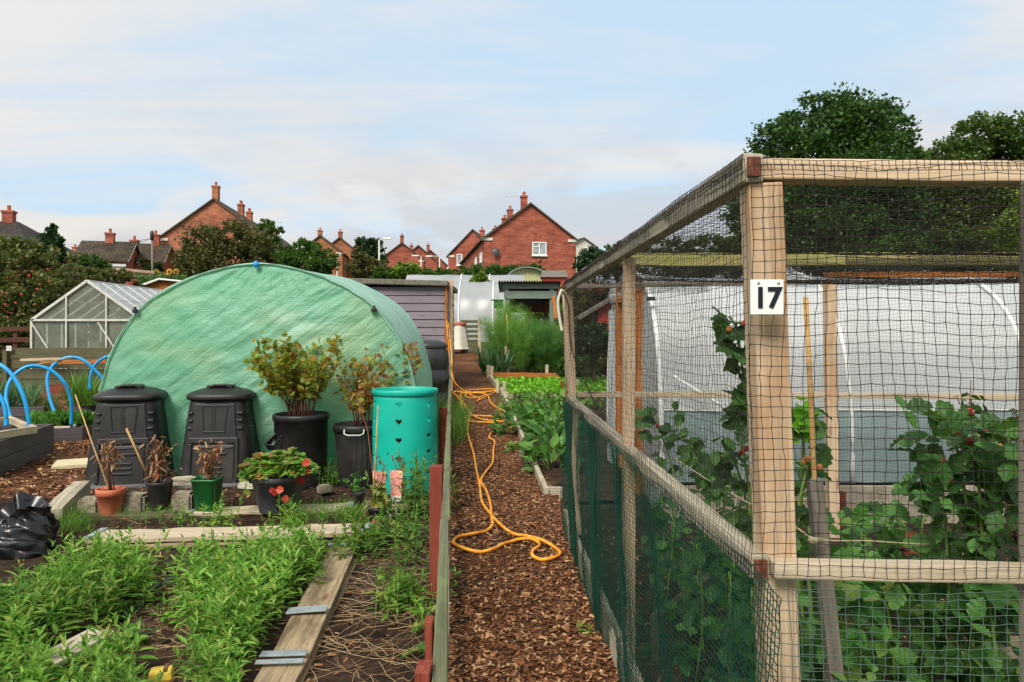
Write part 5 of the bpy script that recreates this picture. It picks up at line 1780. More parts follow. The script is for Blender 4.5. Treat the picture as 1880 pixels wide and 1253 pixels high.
for q in ((at(452, 880, 5.9), at(448, 905, 5.85), at(440, 932, 5.8)), (at(512, 875, 5.78), at(508, 900, 5.7), at(528, 940, 5.68)), (at(470, 865, 5.9), at(455, 880, 5.8), at(450, 900, 5.8))):
    tube(mb, [bs + Vector((-.1, -.1, .3))] + list(q), .003, 4)
    scatter(mb, OVATE, [tuple(q[0]), tuple(q[1]), tuple(q[1]), tuple(q[0])], rng.normal(0, 1, (4, 3)), np.tile([0, -1, .5], (4, 1)), .06, 1.5)
mb.build('runner', WEED, rt)
# currant tub
b = gp(553, 894)
rt = thing('planter_tub', 'large black tub with a side pocket holding the bigger currant bush', 'tub', b)
mb = MB(); lathe(mb, [(0, .01), (.225, 0), (.235, .05), (.25, .64), (.262, .645), (.265, .69), (.258, .70), (.245, .695), (.235, .62)], b, 56); body = mb.build('body', BLACKP, rt)
mb = MB(); lathe(mb, [(.245, .64), (.1, .66), (0, .65)], b, 40); mb.build('soil_fill', SOIL, rt)
p = b + Vector((-.165, -.19, .46))
mb = MB()
V = [(-.08, -.05, -.08), (.08, -.05, -.08), (.05, .06, .09), (-.05, .06, .09), (-.06, -.10, -.02), (.07, -.10, -.02)]
V = [tuple(p + Matrix.Rotation(R(-35), 4, 'Z') @ Vector(v)) for v in V]
mb.add(V, [[0, 1, 5, 4], [3, 0, 4, 3], [1, 2, 5, 1]] if False else [[0, 1, 5, 4]])
mb.add(V, [[0, 4, 3], [1, 2, 5]])
mb.build('pocket', BLACKP, body)
mb = MB(); tube(mb, [p + Matrix.Rotation(R(-35), 4, 'Z') @ Vector(v) for v in ((-.06, -.10, -.02), (-.05, .055, .09), (.05, .055, .09), (.07, -.10, -.02), (-.06, -.10, -.02))], .008, 6); mb.build('pocket_rim', BLACKP, body)
bush('currant_bush', 'bigger yellow-green currant bush turning orange, growing in the black tub', 'bush', b + Vector((0, 0, .65)), 26, .78, .50, .008, .056, 1250, CURR, LOBED, (0, 0), .42, droop=.15, off=.034, kink=.022, r0=.12)
# dustbin
b = gp(660, 894)
rt = thing('dustbin', 'fluted dark grey dustbin with wire handles between the tub and the turquoise barrel', 'dustbin', b)
fl = lambda t: 1 - .018 * (math.cos(t * 26) > .1)
mb = MB(); lathe(mb, [(0, .01), (.185, 0), (.19, .03), (.232, .54)], b, 208, shape=fl, smooth=False); lathe(mb, [(.23, .535), (.246, .54), (.25, .585), (.243, .605), (.232, .60), (.225, .5)], b, 56)
body = mb.build('body', BINP, rt)
mb = MB(); lathe(mb, [(.23, .55), (0, .56)], b, 30); mb.build('soil_fill', SOIL, rt)
mb = MB()
tube(mb, [b + Vector((-.09, -.235, .575)), b + Vector((-.09, -.255, .54)), b + Vector((-.06, -.262, .525)), b + Vector((.06, -.262, .525)), b + Vector((.09, -.255, .54)), b + Vector((.09, -.235, .575))], .007, 6)
mb.build('handle', ALU, body)
rt2, tips = bush('currant_bush', 'rusty-leaved leggier currant bush in the fluted dustbin', 'bush', b + Vector((0, .02, .56)), 11, .76, .27, .008, .05, 400, CURR2, LOBED, (.03, 0), .35, droop=.3, off=.035, kink=.025, r0=.08)
bc = gp(742, 880)
bush('currant_bush', 'third currant bush showing above the rim of the turquoise barrel', 'bush', bc + Vector((-.02, .06, .55)), 11, .86, .24, .008, .05, 480, CURR2, LOBED, (0, 0), .45, droop=.3, off=.03, kink=.02, r0=.1)
# turquoise barrel with heart-shaped openings
b = gp(744, 903)
rt = thing('barrel_planter', 'turquoise plastic barrel with rows of heart-shaped holes', 'barrel', b)
r = .292
prof = [(.0, .0), (.27, .0), (.285, .03)] + [(r + .006 - .05 * abs(z - .5) ** 2 * (1 if z < .5 else 1.6), z) for z in np.linspace(.08, .88, 54)] + [(r - .012, .90), (r + .006, .905), (r + .012, .92), (r + .012, .94), (r + .006, .952), (r - .01, .952), (r - .018, .94), (r - .02, .86), (r - .012, .5), (r - .016, .1), (0, .02)]
mb = MB(); lathe(mb, prof, (0, 0, 0), 120)
body = mb.build('body', TEAL, rt, world=False)
cut = MB()


def heart(sz):
    t = np.linspace(0, 2 * PI, 28, endpoint=False)
    return np.stack([16 * np.sin(t) ** 3, 13 * np.cos(t) - 5 * np.cos(2 * t) - 2 * np.cos(3 * t) - np.cos(4 * t)], -1) / 17 * sz


for ang, zs in ((R(-93), (.83, .68, .515, .345)), (R(-36), (.82, .69, .545, .40, .215)), (R(-152), (.83, .68, .515, .345)), (R(20), (.8, .64, .48)), (R(-210), (.8, .64, .48)), (R(90), (.8, .6))):
    for z in zs:
        h = heart(.031)
        n = len(h)
        ux, uy = Vector((-math.sin(ang), math.cos(ang), 0)), Vector((math.cos(ang), math.sin(ang), 0))
        V = [tuple(ux * x + uy * .2 + Vector((0, 0, z + y))) for x, y in h] + [tuple(ux * x + uy * .4 + Vector((0, 0, z + y))) for x, y in h]
        i = np.arange(n); j = (i + 1) % n
        cut.add(V, np.stack([i, i + n, j + n, j], -1)); cut.f.append((np.array([list(range(cut.n - 2 * n, cut.n - n))]), 0, False)); cut.f.append((np.array([list(range(cut.n - n, cut.n))[::-1]]), 0, False))
co = cut.build('cutter', TEAL)
import bmesh
for ob in (co, body):
    bm = bmesh.new(); bm.from_mesh(ob.data); bmesh.ops.remove_doubles(bm, verts=bm.verts[:], dist=1e-5)
    bmesh.ops.recalc_face_normals(bm, faces=bm.faces[:]); bm.to_mesh(ob.data); bm.free()
co.location = b
md = body.modifiers.new('cut', 'BOOLEAN'); md.operation = 'DIFFERENCE'; md.object = co; md.solver = 'EXACT'
dg = bpy.context.evaluated_depsgraph_get()
me = bpy.data.meshes.new_from_object(body.evaluated_get(dg))
me.set_sharp_from_angle(angle=R(35))
body.modifiers.clear(); body.data = me
bpy.data.objects.remove(co)
mb = MB(); lathe(mb, [(.0, .03), (r - .022, .03), (r - .019, .62), (.1, .66), (0, .64)], (0, 0, 0), 40); mb.build('soil_fill', SOIL, rt, world=False)
# small pots
rt, b = pot('little black pot with a small leafy sprig beside the dustbin', 659, 932, .04, .055, .13, BLACKP, .003, n=24)
bush('sprig', 'small green sprig in the little black pot', 'plant', b + Vector((-.01, 0, .11)), 4, .16, .05, .003, .035, 60, BROAD, OVATE, (0, 0), .3, STEM)
rt, b = pot('black pot in front holding a leafy cutting and picture card', 697, 964, .07, .088, .145, BLACKP, .006, dz=.0, n=32)
b3 = b
bush('rose_cutting', 'leafy rose cutting in the front black pot', 'plant', b + Vector((0, -.01, .13)), 6, .22, .08, .004, .06, 75, m_leaf('young_rose_leaf', ['#6a7a2c', '#86943c', '#a0803c', '#5a8030'], trans=.35), OVATE, (0, 0), .2, STEM)
mb = MB(); box(mb, b3 + Vector((.085, -.03, .07)), (.006, .02, .04), R(20)); mb.build('price_sticker', WHITEP, rt)
rt, b = pot('tall square black pot standing before the turquoise barrel', 731, 926, .045, .058, .22, BLACKP, .003, shape=sqr(8), n=32)
b4 = b
bush('rose_cutting', 'pruned bare rose stems in the tall square pot', 'plant', b + Vector((0, 0, .2)), 5, .27, .06, .0055, .03, 16, REDLEAF, OVATE, (0, 0), .5, TWIG)
bush('rose_cutting', 'thin bare stems beside the first picture card', 'plant', b3 + Vector((.0, .05, .13)), 5, .38, .05, .005, .03, 8, REDLEAF, OVATE, (0, 0), .5, TWIG)


def rose_card(label, px, py0, py1, d, w):
    a, c = at(px, py1, d), at(px, py0, d)
    h = c.z - a.z
    t = NT('rose_picture_card')
    tc = t.coord(kind='Object', rand=True)
    v = t.n('ShaderNodeTexVoronoi'); v.inputs['Scale'].default_value = 55; t.l(tc, v.inputs['Vector'])
    f = t.noise(tc, 90, 4)
    col = t.ramp(v.outputs['Distance'], ['#c85a52', '#e8948a', '#f2b8a8'], .1, .7)
    col = t.mix(col, t.ramp(f, ['#d86a5c', '#f4c0b0'], .35, .65), .5)
    m = t.done(t.pbr(col, .35, None, .5))
    rt = thing('picture_label', label, 'plant label', a)
    mb = MB()
    V = [(a.x - w * .38, d, a.z), (a.x + w * .38, d, a.z), (a.x + w / 2, d + .015, a.z + h), (a.x - w / 2, d + .015, a.z + h)]
    V += [(x, y + .003, z) for x, y, z in V]
    mb.add(V, [[0, 1, 2, 3], [7, 6, 5, 4], [0, 4, 5, 1], [1, 5, 6, 2], [2, 6, 7, 3], [3, 7, 4, 0]])
    mb.build('card', m, rt)
    mb = MB(); V = [(a.x - w * .386, d - .002, a.z), (a.x + w * .386, d - .002, a.z), (a.x + w * .41, d + .0005, a.z + h * .17), (a.x - w * .41, d + .0005, a.z + h * .17)]
    mb.add(V, [[0, 1, 2, 3]]); mb.build('white_foot', WHITEP, rt)
    mb = MB(); lathe(mb, [(.0, .004), (.011, .003), (.013, 0)], (0, 0, 0), 16); o = mb.build('yellow_badge', m_plain('pale_yellow_print', '#e6d27a', rough=.4), rt)
    o.matrix_parent_inverse = WM[rt.name].inverted(); o.location = (a.x + w * .3, d + .012, a.z + h * .92); o.rotation_euler = (R(90), 0, 0)
    mb = MB(); box(mb, (a.x, d + .006, a.z - .06), (.012, .004, .14)); mb.build('spike', WHITEP, rt)


rose_card('pink rose picture label standing in the front black pot', 696, 866, 920, 5.68, .105)
rose_card('pink rose picture label nearer the fence, before the turquoise barrel', 727, 865, 921, 5.78, .103)
rt = thing('bamboo_cane', 'thin pale cane standing upright in front of the barrel', 'cane', b3)
mb = MB(); tube(mb, [b3 + Vector((-.05, 0, .1)), at(694, 744, 5.62)], .006, 6); mb.build('stick', CANE, rt)
rt = thing('bramble_stem', 'long thin reddish stem arching beside the dustbin', 'plant', b3)
mb = MB(); tube(mb, [b3 + Vector((-.04, .05, .1)), at(683, 860, 5.75), at(675, 790, 5.9), at(660, 745, 6.1), at(655, 720, 6.2)], .004, 5); mb.build('stem', REDWOOD, rt)

# black bag
c = gp(40, 1025)
rt = thing('rubbish_bag', 'crumpled black plastic bag slumped at the left edge of the soil', 'bag', c)
n, m_ = 120, 60
w1, w2, w3 = wavef(51, 9, .3, .9), wavef(52, 9, .8, 2.2), wavef(53, 8, 2, 4.5)
aa = np.linspace(0, 2 * PI, n + 1); aa[-1] = aa[0]
ca, sa = np.cos(aa), np.sin(aa)
G = np.zeros((m_, n + 1, 3))
for i in range(m_):
    t = i / (m_ - 1)
    rad = .21 * np.interp(t, [0, .06, .3, .6, .8, .9, 1], [.75, .98, 1.05, .88, .66, .60, .64])
    pleat = .020 * np.interp(t, [0, .3, .7, 1], [.5, .6, 1.3, 1.8]) * np.sin(aa * 9 + 5 * w1(ca * .6, sa * .6 + t * .5)) * (.5 + .5 * np.sin(aa * 2 + 1))
    crush = .035 * w1(ca * .5 + t, sa * .5) + .022 * (1 - np.abs(np.clip(w2(ca * .5 + t * .4, sa * .5 + t), -1, 1))) + .007 * w3(ca * .4 + t * .6, sa * .4 - t * .5)
    rr = rad * .96 + pleat + crush
    G[i, :, 0] = c.x - .06 + rr * ca - .03 * t; G[i, :, 1] = c.y + .1 + rr * sa * .9
    G[i, :, 2] = np.maximum(.012, .29 * t + .06 * t * w1(ca * .4, sa * .4) + .05 * t * sa + .012 * w3(ca * .3 + t * .5, sa * .3 + t))
    G[i, -1] = G[i, 0]
mb = MB(); grid(mb, G, flip=True)
top = G[-1]
cen = top.mean(0) - [0, 0, .16]
inn = np.array([top * (1 - k) + cen * k + np.array([0, 0, .012]) * np.sin(k * PI) * np.sin(aa * 7)[:, None] for k in np.linspace(0, 1, 12)]); inn[:, -1] = inn[:, 0]
grid(mb, inn, flip=True)
mb.build('bag', BAG, rt)


# ================================================================ weeds
def weed_mass(name, label, stems, m, lo=.12, hi=.36, leaf=.085, kind=None, cat='weeds', group=None, stem_m=STEM, origin=None, wd=1.0, T=LANCE):
    mb = MB(); ms = MB()
    wd = wd * .92
    Ps, Ds, Ns, Ls = [], [], [], []
    for (x, y) in stems:
        h = rng.uniform(lo, hi)
        ln = rng.normal(0, .16, 2)
        nn = max(4, int(h / .022))
        t = np.linspace(.06, 1, nn)
        P = np.stack([x + ln[0] * h * t ** 1.5, y + ln[1] * h * t ** 1.5, .02 + h * t], -1)
        tube(ms, [(x, y, 0), tuple(P[nn // 2]), tuple(P[-1])], [.0032, .0026, .0014], 4, cap=False)
        for k in range(2):
            az = np.arange(nn) * (PI / 2 + .35) + k * PI + rng.uniform(0, 6)
            el = np.interp(t, [0, .6, 1], [-.05, .35, 1.1]) + rng.normal(0, .22, nn)
            Ps.append(P); Ds.append(np.stack([np.cos(az) * np.cos(el), np.sin(az) * np.cos(el), np.sin(el)], -1))
            Ns.append(np.stack([rng.normal(0, .2, nn), rng.normal(0, .2, nn), np.ones(nn)], -1))
            Ls.append(leaf * np.interp(t, [0, .25, .7, 1], [.55, 1, .95, .4]) * rng.uniform(.75, 1.25, nn))
    scatter(mb, T, np.concatenate(Ps), np.concatenate(Ds), np.concatenate(Ns), np.concatenate(Ls), wd)
    if kind == 'stuff':
        o = mb.build(name, m)
        tag(o, label, cat, kind='stuff')
        return o
    rt = thing(name, label, cat, origin, group=group)
    ms.build('stem', stem_m, rt); mb.build('leaves', m, rt)
    return rt


def inpoly(px, py, poly):
    c = False
    for i in range(len(poly)):
        (x1, y1), (x2, y2) = poly[i], poly[i - 1]
        if (y1 > py) != (y2 > py) and px < (x2 - x1) * (py - y1) / (y2 - y1) + x1:
            c = not c
    return c


mask = wavef(141, 9, .5, 1.8)


def stems_in(poly, n, d0=2.0, d1=6.3, thr=-9):
    """ground points whose photo position lies in the outline"""
    out = []
    k = 0
    while len(out) < n and k < 200000:
        k += 1
        y = rng.uniform(d0, d1); x = rng.uniform(-4.2, -.2)
        px, py = CX + F * x / y + rng.normal(0, 15), HY + F * H / y + rng.normal(0, 12)
        if not inpoly(px, py, poly) or abs(px - 300) < 50 and 1232 < py < 1520 or inpoly(px, py, [(50, 1205), (185, 1145), (215, 1190), (150, 1270), (60, 1275)]):
            continue
        if mask(x, y) > thr:
            out.append((x, y))
    return out


LEFTW = [(-100, 1140), (40, 1150), (100, 1105), (150, 1070), (220, 1055), (290, 1062), (290, 1112), (200, 1150), (190, 1225), (255, 1262), (400, 1300), (430, 1420), (-300, 1420)]
MIDW = [(335, 1100), (400, 1060), (470, 1050), (560, 1040), (575, 1075), (520, 1140), (470, 1200), (430, 1300), (385, 1300), (372, 1215), (345, 1160)]
RIGHTW = [(640, 1010), (700, 985), (790, 980), (800, 1100), (745, 1100), (700, 1060), (640, 1060)]
weed_mass('weeds', 'mass of bright green leafy weeds nearest the camera on the left', stems_in(LEFTW, 700, 1.9, thr=-1.0), WEED, .07, .29, .075, 'stuff')
weed_mass('weeds', 'dense green weeds spreading beside the diagonal plank', stems_in(MIDW, 290, thr=-1.2), WEED, .10, .30, .074, 'stuff')
weed_mass('weeds', 'darker weeds growing against the red fence stakes', stems_in(RIGHTW, 62), WEEDD, .1, .26, .07, 'stuff')
def clump(label, px, py, n, r, lo, hi, m=WEED, leaf=.075, T=LANCE, wd=1.0):
    c = gp(px, py)
    st = [(c.x + rng.normal(0, r), c.y + rng.normal(0, r)) for _ in range(n)]
    weed_mass('weed_clump', label, st, m, lo, hi, leaf, None, 'weed', 'weed clumps on the bare soil', origin=c, T=T, wd=wd)
clump('bushy weed clump alone on bare soil between the diagonal plank and fence', 738, 1125, 26, .07, .08, .2)
clump('small weed clump below the bushy one beside the fence', 770, 1160, 8, .04, .06, .14)
clump('tall weed clump in front of the turquoise barrel by the fence', 775, 950, 22, .10, .25, .5, WEEDD)
clump('weed clump behind the far end of the diagonal plank', 655, 1030, 20, .10, .12, .34)
clump('low weed clump at the right end of the pale crossways plank', 690, 1000, 12, .10, .06, .15)
clump('tiny seedling between the two weed masses', 305, 1135, 4, .03, .04, .09, leaf=.05)
clump('weeds at the foot of the stone setts', 300, 965, 10, .14, .05, .14, leaf=.055)
clump('leafy weeds between dustbin and strawberry pot', 605, 893, 40, .12, .1, .26, BROAD, .06)
clump('weed tuft in front of the pale crossways plank', 545, 985, 10, .06, .12, .25)
clump('weed tuft before the crossways plank, nearer the green pot', 412, 985, 8, .05, .1, .22)
clump('sparse weeds near the black bag', 150, 1015, 7, .08, .04, .1, leaf=.05)
clump('low spreading weed near the photo edge under the bag', 60, 1075, 8, .1, .03, .08, leaf=.06)
clump('weeds rooted between the planks under the strawberry pot', 400, 960, 12, .2, .08, .2, leaf=.06)
pts = [tuple(gp(rng.uniform(95, 160), rng.uniform(955, 985))) for _ in range(40)]
tuft('grass_tuft', 'fine bright grass tuft beside the black bag', 'grass tuft', pts, 700, .08, .2, GRASS, .25, spread=.45)
pts = [tuple(gp(rng.uniform(520, 650), rng.uniform(950, 962))) for _ in range(40)]
tuft('grass_tuft', 'fine grass growing between the two crossways planks', 'grass tuft', pts, 800, .08, .2, GRASS, .25, spread=.5)
pts = [tuple(gp(rng.uniform(210, 335), rng.uniform(950, 968))) for _ in range(30)]
tuft('grass_tuft', 'sparse grass in front of the stone setts', 'grass tuft', pts, 220, .06, .15, GRASS, .3, spread=.5)
clump('broad-leaved weed at the very edge of the photo below the bag', 12, 1110, 5, .05, .05, .1, BROAD, .1, OVATE, 1.3)
clump('broad-leaved weed pushing up between the two halves of the weed bed', 245, 1195, 4, .04, .05, .12, BROAD, .07, OVATE, 1.3)
clump('round-leaved seedling on the straw beside the fence', 765, 1215, 3, .03, .03, .07, WEEDD, .05, OVATE, 1.4)
clump('pale round-leaved seedlings in the gap before the diagonal plank', 345, 1150, 6, .06, .03, .09, LIME, .04, OVATE, 1.3)
c = gp(988, 1189, .03)
mb = MB(); box(mb, c, (.014, .02, .008), R(20)); o = mb.build('plastic_scrap', BLUE, origin=tuple(c)); tag(o, 'tiny scrap of blue plastic on the wood chip path', 'scrap')
clump('tiny weed seedling in the middle of the wood chip path', 1072, 1172, 4, .015, .03, .06, leaf=.03)
# straw and dead stalks
def straw(name, label, poly, n, lmin, lmax, r=.0009):
    mb = MB()
    for (x, y) in stems_in(poly, n):
        a = rng.uniform(0, PI); L_ = rng.uniform(lmin, lmax); bend = rng.normal(0, .11); zl = rng.uniform(0, .04) ** 1.2
        pts = []
        for k in range(5):
            t = k / 4 - .5
            pts.append((x + math.cos(a + bend * t * 2) * L_ * t, y + math.sin(a + bend * t * 2) * L_ * t, .028 + rng.uniform(0, .02) ))
        tube(mb, pts, r * rng.uniform(.6, 1.4), 4, cap=False)
    tag(mb.build(name, STRAWM), label, 'straw', kind='stuff')
straw('straw', 'dry pale stalks strewn over the soil beside the diagonal plank', [(650, 1030), (790, 1000), (800, 1300), (520, 1300), (560, 1180), (620, 1100)], 300, .05, .40)
straw('straw', 'dry grass clippings on the soil between the weeds', [(270, 1090), (380, 1080), (370, 1170), (380, 1240), (240, 1210)], 170, .03, .2)
straw('straw', 'thin dry stalks along the crossways planks', [(200, 985), (640, 985), (640, 1005), (200, 1010)], 90, .05, .25)

# ================================================================ low fence left of the path
def fx(y):
    return -.158 - .0818 * (y - 1.59)


rt = thing('low_fence', 'low fence of red stakes and a mossy rail running along the left of the path', 'fence', (fx(4), 4, 0))
ys = [.9, 3.0, 5.2, 8.0, 11.5, 15.5]
for a, b in zip(ys[:-1], ys[1:]):
    plank('rail', (fx(a), a, gz(a) + .655), (fx(b), b - .004, gz(b) + .655), .034, .09, MOSSY, rt, warp=.0015)
for a, b in zip(ys[:-1], ys[1:]):
    plank('lower_rail', (fx(a) + .004, a, gz(a) + .18), (fx(b) + .004, b - .004, gz(b) + .18), .022, .1, WOODG, rt)
for i, (y, h, w) in enumerate(((1.62, .72, .034), (1.92, .71, .022), (4.02, .735, .07), (7.0, .76, .07), (11.8, .75, .07), (14, .75, .07))):
    x = fx(y) - .0185 - w / 2
    plank('stake', (x, y, gz(y) - .1), (x, y, gz(y) + h), w, .045 if i == 1 else .065, REDWOOD, rt, up=(0, 1, 0))

# ================================================================ hose
def catmull(P, k=6):
    P = np.array([tuple(p) for p in P])
    out = []
    n = len(P)
    for i in range(n - 1):
        p0, p1, p2, p3 = P[max(i - 1, 0)], P[i], P[i + 1], P[min(i + 2, n - 1)]
        for f in np.linspace(0, 1, k, endpoint=False):
            out.append(.5 * ((2 * p1) + (p2 - p0) * f + (2 * p0 - 5 * p1 + 4 * p2 - p3) * f * f + (3 * p1 - p0 - 3 * p2 + p3) * f ** 3))
    out.append(P[-1])
    return np.array(out)


A = [(205, 20), (200, 90), (225, 180), (240, 260), (255, 330), (265, 410), (300, 460), (340, 510), (400, 555), (480, 575), (560, 600), (625, 640), (620, 668), (560, 682), (505, 668), (505, 642), (535, 612), (500, 590), (430, 590), (370, 610), (320, 635), (250, 645), (180, 632), (135, 605), (150, 580), (220, 565), (290, 545), (315, 520), (310, 480), (305, 420), (285, 360), (262, 315), (280, 280), (315, 230), (320, 170), (325, 130), (300, 110), (320, 85), (380, 72), (415, 60)]
A = [(780 + x / 2.54, 760 + y / 2.54) for x, y in A]
B1 = [(245, 985), (280, 1003), (340, 988), (450, 982), (545, 985), (500, 1002), (400, 1012), (330, 1002), (278, 1020), (280, 1060), (310, 1110), (350, 1170), (400, 1200), (480, 1222), (560, 1228), (630, 1222), (560, 1240), (430, 1235), (330, 1225), (300, 1205), (360, 1185), (470, 1190), (560, 1190), (612, 1155), (560, 1130), (505, 1085), (480, 1030), (420, 1012), (300, 1012), (240, 1000), (222, 1010), (265, 1060), (300, 1150), (320, 1230)]
B1 = [(780 + x / 4.1775, 480 + y / 4.1775) for x, y in B1]
top = [at(820, 590, 15.7), at(821, 600, 15.6), at(824, 640, 15.55), at(828, 680, 15.5), at(832, 700, 15.4)]
pts = top + [gp(px, py, .045) for px, py in B1] + [gp(px, py, .042) for px, py in A]
S = catmull(pts)
S[:, 2] += .008 * np.abs(np.sin(np.arange(len(S)) * .21))
mb = MB(); tube(mb, S, .0115, 10)
o = mb.build('garden_hose', ORANGE, origin=tuple(gp(890, 985)))
tag(o, 'long orange hose looped and tangled along the wood chip path', 'hose')
B2 = [(345, 1020), (420, 1050), (400, 1070), (500, 1020), (545, 995), (440, 1000), (330, 1010), (320, 1040), (400, 1045), (455, 1030), (470, 1020)]
pts = [at(823, 594, 15.7), at(829, 650, 15.5), at(834, 700, 15.3)] + [gp(780 + x / 4.1775, 480 + y / 4.1775, .06) for x, y in B2]
B3 = [(300, 1195), (420, 1215), (520, 1205), (600, 1225), (480, 1245), (340, 1245), (310, 1220), (430, 1200), (500, 1190)]
mb = MB(); tube(mb, catmull(pts), .0115, 8)
tag(mb.build('garden_hose', ORANGE, origin=tuple(gp(870, 725))), 'second orange hose lying in loose coils by the lilac shed', 'hose')

# ================================================================ beds right of the path
rt = thing('bed_edging', 'timber edging of the long bed beside the path, with corner pegs', 'bed edging', gp(1003, 908))
plank('edge_board', gp(1003, 908, .03), gp(925, 727, .03), .045, .12, WOODG, rt)
plank('edge_board', gp(1006, 906, .03), gp(1033, 907, .03), .045, .12, WOODG, rt)
plank('edge_board', gp(927, 727, .04), gp(1140, 727, .04), .04, .16, WOODT, rt)
plank('edge_board', gp(953, 838, .03), gp(1028, 840, .03), .05, .14, MOSSY, rt)
for px, py in ((926, 727), (914, 722), (1032, 726), (1060, 722)):
    b = gp(px, py); plank('peg', b, b + Vector((0, 0, .3)), .07, .07, WOODG if px != 1032 else REDWOOD, rt, up=(0, 1, 0))
rt = thing('bed_edging', 'orange-brown timber edging of the bright green seedling bed', 'bed edging', gp(905, 695))
plank('edge_board', gp(924, 723, .04), gp(899, 694, .04), .05, .16, WOODT, rt)
plank('edge_board', gp(898, 692, .06), gp(1040, 694, .06), .05, .22, ORWOOD, rt)
for px, py in ((897, 695), (903, 697), (1004, 694)):
    b = gp(px, py); plank('peg', b, b + Vector((0, 0, .34)), .08, .08, WOODT, rt, up=(0, 1, 0))
plank('bed_board', gp(1062, 680, .1), gp(1110, 698, .1), .05, .2, WOODGREY); tag(bpy.data.objects['bed_board'], 'grey board edging a bed in front of the dark bushes', 'board')
n = 6500
P = []
while len(P) < n:
    px, py = rng.uniform(905, 1150), rng.uniform(696, 722)
    if px < 905 + (py - 694) * 1.1: continue
    P.append(tuple(gp(px, py, .05 + .12 * rng.random() + .05 * math.sin(px * .4) * math.cos(py))))
mb = MB(); scatter(mb, OVATE, P, rdir(n, .25), rdir(n, 1.2), rng.uniform(.05, .11, n), 1.3)
tag(mb.build('ground_cover', LIME), 'bright lime green seedlings carpeting the bed', 'ground cover', kind='stuff')


def leafy(label, px, py, n, r, h, leaf, m, T=OVATE, name='leafy_plant', cat='plant', group=None, wd=1.2, up=.5):
    b = gp(px, py)
    rt = thing(name, label, cat, b, group=group)
    Ps = b + Vector((0, 0, 0))
    a = rng.uniform(0, 6.28, n); rr = r * np.sqrt(rng.random(n)); z = h * rng.random(n) ** .8 * (1.05 - .5 * (rr / r) ** 2)
    P = np.stack([b.x + rr * np.cos(a), b.y + rr * np.sin(a), b.z + .02 + z], -1)
    D = np.stack([np.cos(a), np.sin(a), rng.normal(up, .45, n)], -1) + rng.normal(0, .35, (n, 3))
    mb = MB(); scatter(mb, T, P, D, np.stack([rng.normal(0, .3, n), rng.normal(-.2, .3, n), np.ones(n)], -1), rng.uniform(.6, 1.2, n) * leaf, wd)
    mb.build('leaves', m, rt)
    mb = MB()
    for k in range(max(4, n // 25)):
        i = rng.integers(n); tube(mb, [tuple(b), tuple(P[i] * .5 + np.array(b) * .5 + [0, 0, .03]), tuple(P[i])], [.006, .005, .003], 4)
    mb.build('stem', STEM, rt)


for args in (('big-leaved comfrey plant at the near corner of the bed by the green net', 1010, 868, 60, .22, .42, .26, BROAD, LANCE, 'comfrey', 'plant', 'leafy plants in the path-side bed', 1.5, .6),
             ('comfrey plant with upright leaves behind the nearest one', 1018, 835, 60, .28, .5, .22, BROAD, LANCE, 'comfrey', 'plant', 'leafy plants in the path-side bed', 1.5, .7),
             ('bright green leafy plant beside the last hose loops', 965, 800, 130, .42, .36, .13, BROAD, OVATE, 'leafy_plant', 'plant', 'leafy plants in the path-side bed'),
             ('leafy plant against the cage post, midway along the bed', 1012, 800, 170, .5, .48, .13, BROAD, OVATE, 'leafy_plant', 'plant', 'leafy plants in the path-side bed'),
             ('pale green plant at the path-side of the bed, behind the bright one', 955, 775, 110, .45, .28, .12, WEEDD, OVATE, 'leafy_plant', 'plant', 'leafy plants in the path-side bed'),
             ('leafy plant in the far half of the bed near the cage', 1008, 765, 150, .7, .36, .13, WEEDD, OVATE, 'leafy_plant', 'plant', 'leafy plants in the path-side bed'),
             ('low scattered plant in front of the cross board', 985, 745, 80, .8, .18, .11, BROAD, OVATE, 'leafy_plant', 'plant', 'leafy plants in the path-side bed'),
             ('green plant under the cage cross rail', 1100, 760, 130, .8, .3, .12, WEEDD, OVATE, 'leafy_plant', 'plant', None),
             ('plant with small pale leaves beside the long bed board', 955, 835, 60, .2, .14, .07, WEEDD, OVATE, 'leafy_plant', 'plant', None)):
    leafy(*args)
pts = [tuple(gp(rng.uniform(826, 850), rng.uniform(770, 825))) for _ in range(30)]
tuft('long_grass', 'long grass growing along the fence behind the turquoise barrel', 'grass tuft', pts, 420, .2, .55, GRASS, .3, spread=.35)
pts = [tuple(gp(rng.uniform(800, 818), rng.uniform(775, 800))) for _ in range(20)]
tuft('long_grass', 'long grass on the tunnel side of the low fence', 'grass tuft', pts, 240, .3, .7, GRASS, .3, spread=.3)

